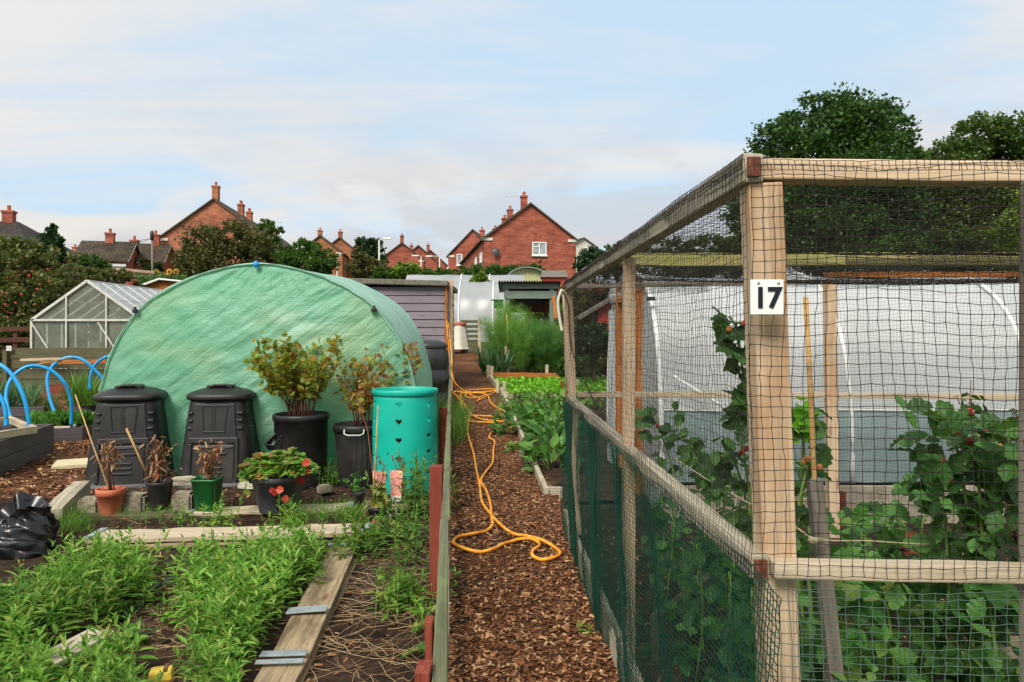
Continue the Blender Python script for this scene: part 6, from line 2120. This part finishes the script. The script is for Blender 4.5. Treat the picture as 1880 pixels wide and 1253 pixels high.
# asparagus: feathery plants, leeks in front
FEATH = tmpl([(0, .012, 0), (0, -.012, 0), (1, 0, 0), (.25, .25, .05), (.3, .26, .05), (.3, -.25, -.05), (.35, -.26, -.05), (.55, .2, .1), (.58, .21, .1), (.6, -.2, 0), (.63, -.2, 0)],
             [(0, 1, 2), (0, 3, 4), (1, 5, 6), (0, 7, 8), (1, 9, 10)])
spots = [(905, 690, 1.45, FERN), (930, 684, 1.6, FERN), (955, 690, 1.35, FERN), (978, 688, 1.2, FERND), (1000, 690, 1.15, FERND), (1022, 690, 1.2, FERND), (915, 672, 1.85, FERN), (945, 672, 1.6, FERN), (985, 674, 1.3, FERND), (1015, 676, 1.25, FERND), (1035, 685, 1.2, FERN), (968, 680, 1.25, FERND)]
names = ['asparagus plant nearest the leeks', 'tall light asparagus plant beside the split stake', 'asparagus plant right behind the split stake', 'darker asparagus plant under the middle of the shelter', 'dark asparagus plant with a yellow drooping frond', 'asparagus plant close to the cage post', 'tallest light green asparagus plant against the far polytunnel', 'light asparagus plant beside the left shelter post', 'dark asparagus plant below the net cones', 'dark asparagus plant at the right shelter post', 'asparagus plant half behind the cage post', 'dark asparagus plant in the middle of the row']
for (px, py, h, m), nm in zip(spots, names):
    b = gp(px, py)
    rt = thing('asparagus_plant', nm, 'plant', b, group='feathery asparagus plants in the far bed')
    mb = MB(); tips = sticks(mb, b, 12, h * 1.12, .55, .008, kink=.03, r0=.15); mb.build('stem', STEM, rt)
    n = 2300
    P = along(tips, n, .2) + rng.normal(0, .06, (n, 3))
    D = rdir(n, .45)
    mb = MB(); scatter(mb, FEATH, P, D, rdir(n), rng.uniform(.12, .3, n), 1.0); mb.build('fronds', m, rt)
for i, (px, py) in enumerate(((888, 690), (900, 692), (912, 692), (925, 693))):
    b = gp(px, py)
    rt = thing('leek', ['leek nearest the path', 'second leek from the path', 'leek with bent leaves between the others and the stake', 'leek right beside the split stake'][i], 'leek', b, group='leeks before the asparagus')
    n = 20
    a = rng.uniform(0, 6.28, n)
    P = np.tile(np.array(tuple(b)), (n, 1)) + np.stack([np.cos(a) * .03, np.sin(a) * .03, rng.uniform(.05, .25, n)], -1)
    mb = MB(); scatter(mb, STRAP, P, np.stack([np.cos(a) * .6, np.sin(a) * .6, rng.uniform(.5, 1.6, n)], -1), np.stack([np.cos(a), np.sin(a), np.ones(n) * .3], -1), rng.uniform(.4, .75, n), 1.6); mb.build('leaves', LEEK, rt)
    mb = MB(); lathe(mb, [(.02, 0), (.03, .05), (.028, .25), (.01, .3)], b, 10); mb.build('shank', LEEK, rt)
rt = thing('stake', 'split pale stake with a thin cane tied to it before the asparagus', 'stake', gp(932, 692))
b = gp(933, 691)
plank('post', b, at(929, 636, b.y), .09, .06, WOODT, rt, up=(0, 1, 0))
mb = MB(); tube(mb, [at(931, 640, b.y - .05), at(932, 610, b.y), at(930, 577, b.y)], .015, 5); mb.build('cane', CANE, rt)

# dark growth right of the asparagus, red shed with sloping roof
for px, py, rx, ry, d, m, lb in ((1000, 575, 34, 26, 28.5, YELGREEN, 'pale green bush seen through the open shelter'), (1030, 560, 16, 34, 28.5, MIDGREEN, 'green bush under the small red shed'), (1090, 625, 40, 26, 16.5, DKGREEN, 'dark low bush in front of the red hut'), (1085, 640, 42, 34, 20, DKGREEN, 'dark dense bush seen through the far end of the cage'), (1060, 672, 35, 20, 18, MIDGREEN, 'low green bush in front of the dark dense one'),
                                 (1100, 668, 35, 16, 18.5, OLIVE, 'low brownish bush right of the low green one'), (1085, 570, 30, 26, 27, OLIVE, 'brown twiggy bush below the small red shed'), (1110, 545, 26, 20, 27, MIDGREEN, 'green bush behind the sloping roofed red hut'), (1062, 560, 22, 40, 29, MIDGREEN, 'green bush behind the cage end post')):
    tree('garden_bush', lb, 'bush', baseof(px, d), [blob(px, py, d, rx, ry), blob(px - rx * .4, py + ry * .4, d, rx * .6, ry * .6), blob(px + rx * .4, py + ry * .5, d, rx * .6, ry * .6)], 3800, .11, m, .05, 40)
tree('red_leaved_shrub', 'shrub with red autumn leaves behind the red hut', 'shrub', baseof(1085, 26), [blob(1088, 533, 26, 22, 8), blob(1105, 528, 26, 18, 10)], 1000, .1, REDLEAF, .04, 30)
c = at(1128, 566, 22)
rt = thing('red_hut', 'small red hut with a sloping grey roof beside the white polytunnel', 'hut', (c.x, 22, gz(22)))
mb = MB(); V = [(c.x - .5, 22, .6), (c.x + .9, 22, .6), (c.x + .9, 22, c.z + .78), (c.x - .5, 22, c.z - .04)]; V += [(a, 23.4, z) for a, b, z in V]; mb.add(V, [[0, 1, 2, 3], [7, 6, 5, 4], [0, 4, 5, 1], [1, 5, 6, 2], [2, 6, 7, 3], [3, 7, 4, 0]]); mb.build('wall', RED, rt)
mb = MB(); bar(mb, (c.x - 1.1, 22.6, c.z - .32), (c.x + 1.05, 22.6, c.z + .95), 1.7, .09); mb.build('roof', FELT, rt)

# ================================================================ white polytunnel right of the cage
XE, YN, YF, ZR = 1.155, 5.62, 8.75, 2.02
yc, w = (YN + YF) / 2, (YF - YN) / 2
rt = thing('polytunnel', 'white polythene tunnel with white hoops standing across behind the cage', 'polytunnel', (XE, YN, 0))
zb = .32
Np = 60
a_ = np.linspace(0, PI, Np)
pr = np.stack([-np.sign(np.cos(a_)) * np.abs(np.cos(a_)) ** .72 * w, zb + np.abs(np.sin(a_)) ** .72 * (ZR - zb)], -1)
X1 = 8.5
nx = 130
xs = np.linspace(XE, X1, nx)
w1, w2 = wavef(61, 9, .2, .9), wavef(62, 9, .8, 2.6)
sg = np.cumsum(np.concatenate([[0], np.linalg.norm(np.diff(pr, axis=0), axis=1)]))
G = np.zeros((nx, Np, 3))
hoopx = [XE, 2.6, 4.0, 5.4, 6.8, X1]
for i, x in enumerate(xs):
    ds = min(abs(x - h) for h in hoopx)
    k = 1 - .022 * min(1, ds / .5) + .006 * w1(x, sg) + .003 * w2(x, sg)
    G[i, :, 0] = x; G[i, :, 1] = yc + pr[:, 0] * k; G[i, :, 2] = zb + (pr[:, 1] - zb) * k
iz = int(np.argmax(pr[:Np // 2, 1] > .78))
mb = MB(); grid(mb, G[:, iz:]); mb.build('cover', POLY, rt)
# lower part of the sheet, tinted to paint the dark plants inside showing through
S = G[:, :iz + 1].copy()
mb = MB(); grid(mb, S); mb.build('dim_painted_side', DIMSIDE, rt)
mb = MB(); tube(mb, [tuple(p + np.array([0, -.012, 0])) for p in G[:, iz]], .005, 6); mb.build('seam', WHITEP, rt)
for x in hoopx[1:]:
    mb = MB(); tube(mb, [(x, yc + p * 1.004, zb + (z - zb) * 1.004) for p, z in pr], .017, 8); mb.build('hoop', WHITEP, rt)
mb = MB(); tube(mb, [(XE - .01, yc + p * 1.004, zb + (z - zb) * 1.004) for p, z in pr], .02, 8); mb.build('hoop', WHITEP, rt)
# brace from the end hoop slanting down along the side
q0, q1 = at(1236, 690, 5.56), at(1405, 795, 5.56)
mb = MB(); tube(mb, [q0, q0.lerp(q1, .5), q1], .011, 6); mb.build('brace', WHITEP, rt)
mb = MB(); q = at(1195, 549, 5.9); box(mb, q, (.06, .05, .03)); mb.build('clamp', BLACKP, rt)
# end sheet with a door opening framed in orange wood
yd0, yd1 = 6.55, 7.85
mb = MB()
def endz(y):
    return float(np.interp(y - yc, pr[:, 0], pr[:, 1]))
def endpatch(y0, y1, z0=.05, z1=None):
    yy = np.linspace(y0, y1, 14)
    G = np.array([[(XE + .01 * math.sin(y * 9 + t * 5), y, z0 + ((endz(y) if z1 is None else z1) - z0) * t) for t in np.linspace(0, 1, 14)] for y in yy])
    grid(mb, G)
endpatch(YN + .01, yd0); endpatch(yd1, YF - .01); endpatch(yd0, yd1, 1.82)
mb.build('end_sheet', POLYEND, rt)
for y in (yd0, yd1):
    plank('door_post', (XE - .01, y, 0), (XE - .01, y, endz(y)), .07, .07, ORWOOD, rt, up=(0, 1, 0))
plank('door_head', (XE - .01, yd0, 1.82), (XE - .01, yd1, 1.82), .06, .07, ORWOOD, rt)
# rolled door sheet hanging by the far door post
mb = MB()
G = np.array([[(XE - .04 - .05 * math.sin(v * PI) + .012 * math.sin(v * 17 + z * 3), yd1 + .02 + .42 * v * (.8 + .2 * (1.7 - z)), z) for v in np.linspace(0, 1, 22)] for z in np.linspace(.06, 1.72, 24)])
grid(mb, G); mb.build('door_curtain', POLY, rt)
mb = MB(); q = at(1128, 543, 7.9); lathe(mb, [(0, -.1), (.06, -.08), (.07, .0), (.05, .08), (0, .1)], q, 12); tube(mb, [q, q + Vector((.3, -.5, -.03)), q + Vector((.6, -.9, 0))], .035, 7); mb.build('rolled_sheet', POLYEND, rt)
plank('base_board', (XE, YN - .02, .15), (X1, YN - .02, .15), .04, .30, CONC, rt, warp=.001)
plank('base_post', at(1536, 984, 5.5), at(1536, 903, 5.5), .12, .05, m_plain('rust_brown_steel', ['#5a2a1a', '#74382a'], 8, .6), rt, up=(0, 1, 0))
# dim greenery inside
for i, (x, h) in enumerate(((1.9, .8), (2.8, .7), (3.6, .8), (4.6, .7))):
    tree('tunnel_plant', ['dim leafy plant inside the white tunnel near its open end', 'dim leafy plant inside the white tunnel behind the number post', 'dim leafy plant inside the white tunnel behind the cage back post', 'dim leafy plant inside the white tunnel behind the raspberries'][i], 'plant', (x, yc, 0), [(x, yc - .5, .4, .45, .35, .4)], 500, .14, DKGREEN, .02, 30, group='plants inside the white tunnel')

# ================================================================ the fruit cage
def cx(y):
    return .525 - .0284 * (y - 1.6)


YB, YT, YM = 5.3, 1.6, 3.05          # end post, near corner post, middle post
rt = thing('fruit_cage', 'timber fruit cage draped in black net with green windbreak mesh along its foot', 'fruit cage', (.5, 1.6, 0))
ztop = 1.80
ENDG = m_plain('end_grain', ['#4a2418', '#653422', '#7a4e38'], 60, .85)
pc_top = Vector((cx(YT) + .012, YT, 1.775)); pc_bot = Vector((cx(YT) + .083, YT, -.1))
plank('post', pc_bot, pc_top, .073, .07, WOOD, rt, up=(0, 1, 0), bevel=.004)
plank('post', (cx(YM) + .0, YM, -.1), (cx(YM), YM, ztop - .03), .048, .05, WOOD, rt, up=(0, 1, 0))
pe_top = Vector((cx(YB) - .02, YB, 1.775)); pe_bot = Vector((cx(YB) + .045, YB, -.1))
plank('post', pe_bot, pe_top, .072, .06, WOOD, rt, up=(0, 1, 0))
pa, pb = Vector((cx(YT) - .012, YT - .04, 1.805)), Vector((cx(YB) - .02, YB + .03, 1.80))
plank('top_rail', pa, pb, .045, .062, WOODG, rt, bevel=.004)
plank('top_rail', (pa.x + .024, YT - .002, 1.806), (pa.x + 1.3, YT - .07, 1.785), .06, .045, WOOD, rt, bevel=.004)
ma, mb_ = Vector((cx(YT) + .0, YT - .045, .957)), Vector((cx(YB) - .005, YB + .01, .985))
plank('mid_rail', ma, mb_, .042, .05, WOODG, rt, bevel=.004)
plank('mid_rail', (ma.x + .022, YT - .05, .957), (ma.x + 1.3, YT - .13, .953), .045, .034, WOODT, rt, bevel=.004)
bx = lambda y: .462 - .0300 * (y - 3.1)
plank('foot_board', (bx(1.3), 1.3, .085), (bx(YB + .1), YB + .1, .085), .03, .18, WOODG, rt, bevel=.003)
for p in ((Vector((pa.x - .002, pa.y - .006, pa.z)), .05), (Vector((ma.x - .001, ma.y - .004, ma.z)), .045)):
    m2 = MB(); box(m2, p[0], (.026, .012, p[1] * .8)); m2.build('end_grain', ENDG, rt)
# cross bars and the back frame
plank('cross_bar', (cx(3.35), 3.35, 1.79), (4.2, 3.35, 1.80), .045, .06, m_wood('lichened_timber', ['#7d7648', '#928a58', '#a39a68'], '#8a8a40'), rt)
plank('cross_bar', (cx(YB), YB + .02, 1.80), (2.2, YB - .05, 1.83), .03, .035, WOODGREY, rt)
yb = 5.2
plank('back_rail', (cx(YB) + .05, YB, 1.02), (5.0, yb - .1, 1.01), .035, .04, WOODT, rt)
plank('back_post', (2.27, yb, -.05), (2.24, yb, 1.84), .075, .06, WOOD, rt, up=(0, 1, 0))
plank('back_top_rail', (2.2, yb - .02, 1.872), (5.0, yb - .1, 1.877), .04, .04, ORWOOD, rt)
plank('side_post', (1.083, 1.53, -.1), (1.083, 1.53, 1.77), .03, .03, WOODGREY, rt, up=(0, 1, 0))
XR = 4.4
# nets
N_ = MB()
net(N_, (pa.x - .02, YT - .075, 1.80), (pa.x + 1.35, YT - .125, 1.79), (pa.x + 1.38, YT - .15, .955), (ma.x - .03, YT - .09, .955), .0215, .00085, 71, .006, .006, knot=.0021)
N_.build('front_net', NETB, rt)
N_ = MB()
net(N_, (cx(YT) - .035, YT - .07, 1.82), (cx(YB) - .06, YB + .06, 1.82), (cx(YB) - .03, YB + .06, .95), (cx(YT) - .03, YT - .07, .95), .0235, .00072, 75, .006, .008)
N_.build('side_net', NETB, rt)
N_ = MB()
net(N_, (pa.x - .015, YT - .02, 1.812), (cx(YB) - .05, YB + .06, 1.815), (XR, YB - .1, 1.84), (XR, YT - .09, 1.785), .024, .0009, 79, .01, .004, fn=lambda G, u, v: G - np.array([0, 0, 1]) * (.075 * np.sin(PI * np.clip(v * 1.0, 0, 1)) * np.abs(np.sin(PI * u * 2.15))))
N_.build('roof_net', NETB, rt)
N_ = MB()
net(N_, (cx(YB), YB + .06, 1.82), (XR, yb + .05, 1.86), (XR, yb + .05, .05), (cx(YB), YB + .06, .05), .0245, .0007, 83, .01, .02)
N_.build('back_net', NETB, rt)
# bunched net hanging on the bars
N_ = MB()
for (p, q, h, sd) in (((cx(3.35), 3.33, 1.765), (1.55, 3.33, 1.775), .07, 1), ((1.5, 3.31, 1.80), (XR, 3.31, 1.85), .09, 3), ((cx(YB), YB + .0, 1.80), (1.4, YB, 1.84), .08, 5)):
    for k in range(2):
        net(N_, p, q, (q[0], q[1] - .03 - .02 * k, q[2] - h), (p[0], p[1] - .03 - .02 * k, p[2] - h * .8), .012, .0011, 90 + sd + k, .012, .02)
net(N_, (pa.x - .03, YT - .06, 1.832), (cx(YB) - .04, YB, 1.834), (cx(YB) - .05, YB, 1.80), (pa.x - .035, YT - .07, 1.80), .011, .001, 97, .005, .003)
net(N_, (pa.x - .02, YT - .105, 1.806), (pa.x + 1.3, YT - .14, 1.79), (pa.x + 1.3, YT - .145, 1.772), (pa.x - .02, YT - .11, 1.783), .014, .0009, 99, .006, .004)
N_.build('bunched_net', NETB, rt)
# green windbreak mesh
N_ = MB()
net(N_, (cx(1.35) - .035, 1.35, .965), (cx(YB) - .05, YB + .06, 1.0), (bx(YB) - .02, YB + .05, .03), (bx(1.3) - .035, 1.3, .03), .0185, .0012, 103, .005, .012, cellv=.0155,
    fn=lambda G, u, v: G + np.array([-1, 0, 0]) * (.012 * np.sin(u * 37 + v * 1.5) * np.sin(PI * v) + .018 * np.exp(-((u - .62 + .07 * v) / .018) ** 2) + .02 * np.exp(-((u - .9 + .16 * v) / .02) ** 2)))
# folds where the mesh doubles over
for (u0, u1, off) in ((.60, .66, .01), (.86, .93, .012), (.42, .44, .01)):
    y0, y1 = 1.35 + (YB - 1.35) * u0, 1.35 + (YB - 1.35) * u1
    for k in range(2):
        net(N_, (cx(y0) - .05 - off * k, y0, .975), (cx(y1) - .05 - off * k, y1, .985), (bx(y1 - .3) - .035, y1 - .25, .05), (bx(y0 - .3) - .035, y0 - .25, .05), .012, .0011, 110 + k + int(u0 * 50), .006, .008)
N_.build('windbreak_mesh', NETG, rt)
N_ = MB()
net(N_, (ma.x + .06, YT - .1, .93), (ma.x + 1.35, YT - .16, .925), (ma.x + 1.35, YT - .16, .25), (ma.x + .06, YT - .1, .25), .024, .0009, 121, .005, .006, cellv=.0165, knot=.0016)
net(N_, (ma.x - .03, YT - .095, .95), (ma.x + .10, YT - .10, .945), (ma.x + .13, YT - .10, .25), (ma.x + .02, YT - .095, .25), .0215, .0009, 125, .004, .003)
N_.build('front_mesh', NETGF, rt)
# ties, sagging strands
N_ = MB()
tube(N_, catmull([pe_top + Vector((-.045, -.03, -.01)), pe_top + Vector((.0, -.05, -.1)), pe_top + Vector((.02, -.06, -.4)), pe_top + Vector((.10, -.1, -.62)), pe_top + Vector((.2, -.15, -.85))]), .004, 6)
N_.build('loose_strand', NETB, rt)
N_ = MB(); tube(N_, catmull([pe_top + Vector((-.04, -.02, .0)), pe_top + Vector((-.07, -.03, -.08)), pe_top + Vector((-.06, -.03, -.2)), pe_top + Vector((-.04, -.03, -.3))]), .012, 6)
N_.build('white_tie', m_plain('white_string', ['#b8b4a4', '#d8d4c6'], 60, .9, .8), rt)

# the number plate
c = at(1408, 546, 1.512)
rt = thing('number_sign', 'white square sign with the black number 17 screwed to the cage post', 'sign', c)
N_ = MB(); box(N_, c, (.068, .004, .072)); N_.build('plate', WHITEP, rt, bevel=.0012)
text('17', .058, c + Vector((0, -.0035, -.003)), NAVY, rt, bold=.0018)
for sx in (-.018, .023):
    N_ = MB(); lathe(N_, [(.0035, 0), (.003, .0012), (0, .0015)], (0, 0, 0), 12); o = N_.build('screw', METAL, rt); o.matrix_parent_inverse = WM[rt.name].inverted(); o.location = c + Vector((sx, -.002, .029)); o.rotation_euler = (R(90), 0, 0)
# stakes, canes, strings in the cage
rt = thing('stake', 'grey leaning stake among the raspberries, topped by a frayed end', 'stake', (1.0, 2.2, 0))
plank('post', at(1560, 1500, 2.15), at(1494, 882, 2.25), .042, .038, WOODGREY, rt, up=(0, 1, 0))
rt = thing('bamboo_cane', 'tall bamboo cane rising above the grey leaning stake', 'cane', (.95, 2.28, 0))
N_ = MB(); tube(N_, [at(1520, 1300, 2.28), at(1496, 890, 2.28), at(1487, 700, 2.28), at(1479, 546, 2.28)], .0085, 8); N_.build('stick', CANE, rt)
rt = thing('stake', 'grey upright stake in the raspberries towards the picture edge', 'stake', (1.75, 2.65, 0))
plank('post', at(1832, 1370, 2.65), at(1822, 885, 2.65), .04, .035, WOODGREY, rt, up=(0, 1, 0))
rt = thing('garden_string', 'pale string stretched between the stakes among the raspberries', 'string', at(1500, 990, 2.2))
N_ = MB(); tube(N_, catmull([at(1232, 838, 3.9), at(1330, 900, 3.0), at(1450, 962, 2.35), at(1500, 990, 2.17), at(1600, 994, 2.3), at(1700, 1000, 2.45), at(1828, 1003, 2.6)]), .0028, 6)
tube(N_, [at(1497 + 14 * math.cos(t), 990 + 3 * math.sin(t) + t * .3, 2.16 + .03 * math.sin(t)) for t in np.linspace(0, 19, 60)], .0025, 5); N_.build('cord', ROPE, rt)
o = plank('broken_board', at(1818, 1205, 2.5), at(1885, 1200, 2.5), .03, .11, WOODT); tag(o, 'broken pale board standing under the raspberries near the picture edge', 'board')
o = plank('log', at(1660, 985, 3.1), at(1690, 1060, 2.9), .09, .06, REDWOOD); tag(o, 'red-brown piece of wood lying among the raspberry leaves', 'board')
o = plank('soil_board', (.62, 3.2, .12), (1.6, 4.6, .12), .04, .22, SLEEPER); tag(o, 'dark board lying across the soil behind the green mesh', 'board')


# ================================================================ raspberries
def raspberry(label, pts, nl, leaf, r=.14, berries=4, m=RASP, lo=.1, group='raspberry canes in the fruit cage', droop=.35, tcol=None):
    """pts: list of cane polylines (list of Vectors)"""
    base = pts[0][0]
    rt = thing('raspberry_cane', label, 'raspberry', base, group=group)
    mb = MB()
    for p in pts:
        tube(mb, catmull(p, 5), .005, 6)
    mb.build('stem', STEM, rt)
    tips = [[Vector(q) for q in catmull(p, 4)] for p in pts]
    P = along(tips, nl, lo) + np.clip(rng.normal(0, r, (nl, 3)), -1.4 * r, 1.4 * r) * [1, 1, .8]
    P = P[(P[:, 0] > cx(P[:, 1]) + .12) & (P[:, 1] > 1.85)]
    nl = len(P)
    D = rdir(nl, -droop)
    mb = MB()
    N = np.stack([rng.normal(0, .45, nl), rng.normal(-.5, .45, nl), np.ones(nl)], -1)
    L = rng.uniform(.6, 1.2, nl) * leaf * .9
    X = unit(D)
    Y = unit(np.cross(N, X))
    scatter(mb, RLEAF, P, X, N, L, 1.0)
    scatter(mb, RLEAF, P - X * (L * .1)[:, None], X * .35 + Y + [0, 0, -.25], N, L * .8, .95)
    scatter(mb, RLEAF, P - X * (L * .1)[:, None], X * .35 - Y + [0, 0, -.25], N, L * .8, .95)
    mb.build('leaves', m, rt)
    for i in range(int(berries * 1.25)):
        t = tips[rng.integers(len(tips))]
        c = t[-1 - rng.integers(0, 2)] + Vector(rng.normal(0, .022, 3)) + Vector((0, -.05, -.01))
        mb = MB()
        for k in range(26):
            zz = 1 - 2 * (k + .5) / 26; a = k * 2.4
            s = math.sqrt(1 - zz * zz)
            q = c + Vector((math.cos(a) * s * .0068, math.sin(a) * s * .0068, zz * .009))
            lathe(mb, [(0, -.0035), (.003, -.0015), (.003, .0015), (0, .0035)], q, 6)
        mb.build('berry', BERRY if rng.random() < .65 else BERRYU, rt)
    return rt


RASPL = m_leaf('pale_raspberry_leaf', ['#35602a', '#467a32', '#58903c', '#74a54c', '#8a9a44'], .5, .35)


def cane_px(d, *pp):
    return [at(px, py, d + i * .02) for i, (px, py) in enumerate(pp)]


raspberry('raspberry cane with two red berries left of the number post, low behind the mesh rail', [cane_px(3.9, (1215, 1080), (1240, 900), (1215, 800), (1205, 765)), cane_px(4.0, (1290, 1060), (1300, 900), (1260, 800)), cane_px(4.1, (1300, 1050), (1330, 930), (1310, 840))], 80, .10, .10, 4)
raspberry('tall single raspberry cane rising past the number sign', [cane_px(2.7, (1390, 1200), (1380, 900), (1372, 760), (1358, 640), (1350, 590))], 26, .095, .035, 5, lo=.45)
raspberry('raspberry cane with a pink berry close behind the number post', [cane_px(2.9, (1400, 1250), (1380, 950), (1360, 800)), cane_px(3.0, (1340, 1250), (1380, 1000), (1345, 830))], 60, .09, .08, 5)
raspberry('raspberry cane with a lime green tip beside the bamboo cane', [cane_px(2.45, (1480, 1400), (1470, 1000), (1475, 800), (1468, 760)), cane_px(2.4, (1500, 1300), (1460, 1000), (1490, 830))], 44, .085, .06, 4, tcol=1)
P = np.array([tuple(at(1470 + rng.normal(0, 14), 775 + rng.normal(0, 22), 2.4)) for _ in range(26)])
mb = MB(); scatter(mb, OVATE, P, rdir(26), rdir(26, .5), .05, 1.3)
mb.build('young_leaves', LIME, bpy.data.objects['raspberry_cane.003'])
raspberry('biggest raspberry cane with many red berries and broad leaves at the right', [cane_px(2.35, (1790, 1350), (1780, 1000), (1760, 840), (1740, 770)), cane_px(2.3, (1840, 1300), (1800, 950), (1800, 820), (1790, 790)), cane_px(2.4, (1750, 1300), (1735, 950), (1720, 850))], 84, .11, .08, 10)
raspberry('raspberry cane with red berries cut by the picture edge', [cane_px(2.2, (1900, 1350), (1890, 1000), (1865, 870), (1850, 800)), cane_px(2.3, (1930, 1300), (1900, 950), (1880, 830))], 36, .09, .08, 7)
raspberry('low spreading raspberry cane in front of the concrete base board', [cane_px(3.0, (1700, 1250), (1660, 980), (1640, 930)), cane_px(3.1, (1720, 1250), (1690, 990), (1720, 920))], 34, .10, .11, 0)
raspberry('bushy raspberry shoots between the leaning stake and the near corner post', [cane_px(2.3, (1470, 1450), (1490, 1150), (1480, 1040)), cane_px(2.5, (1560, 1400), (1530, 1150), (1560, 1060)), cane_px(2.6, (1440, 1400), (1460, 1200), (1450, 1000))], 110, .085, .12, 1, RASPL)
raspberry('bushy raspberry shoots below the front rail in the middle', [cane_px(2.5, (1650, 1400), (1640, 1200), (1620, 1060)), cane_px(2.6, (1720, 1400), (1700, 1200), (1700, 1040)), cane_px(2.7, (1600, 1350), (1580, 1180), (1590, 1050))], 125, .085, .14, 1, RASPL)
raspberry('bushy raspberry shoots below the front rail towards the picture edge', [cane_px(2.4, (1840, 1400), (1830, 1200), (1820, 1060)), cane_px(2.5, (1780, 1400), (1780, 1200), (1770, 1060)), cane_px(2.5, (1900, 1400), (1880, 1150), (1870, 1020))], 120, .09, .14, 0, RASPL)
raspberry('raspberry shoots behind the green mesh near the number post', [cane_px(2.6, (1330, 1450), (1340, 1200), (1340, 1050)), cane_px(2.9, (1260, 1350), (1290, 1150), (1280, 1000)), cane_px(2.4, (1400, 1500), (1390, 1250), (1380, 1080))], 95, .085, .14, 0)
raspberry('raspberry shoots behind the green mesh, middle of the side', [cane_px(3.4, (1210, 1200), (1230, 1050), (1240, 930)), cane_px(3.3, (1300, 1250), (1280, 1080), (1300, 960)), cane_px(3.8, (1200, 1120), (1220, 980), (1210, 900))], 80, .085, .14, 0)
raspberry('raspberry shoots deep in the cage before the white tunnel', [cane_px(3.7, (1400, 1100), (1420, 960), (1430, 900)), cane_px(3.8, (1560, 1100), (1550, 1000), (1580, 950)), cane_px(3.6, (1650, 1150), (1640, 1040), (1620, 980))], 75, .09, .13, 0)
bush('blueberry_bush', 'small-leaved bush with dark berries at the right edge above the raspberries', 'bush', at(1868, 1000, 2.75), 9, .62, .22, .004, .045, 210, MIDGREEN, OVATE, (0, 0), .45, TWIG, off=.02)
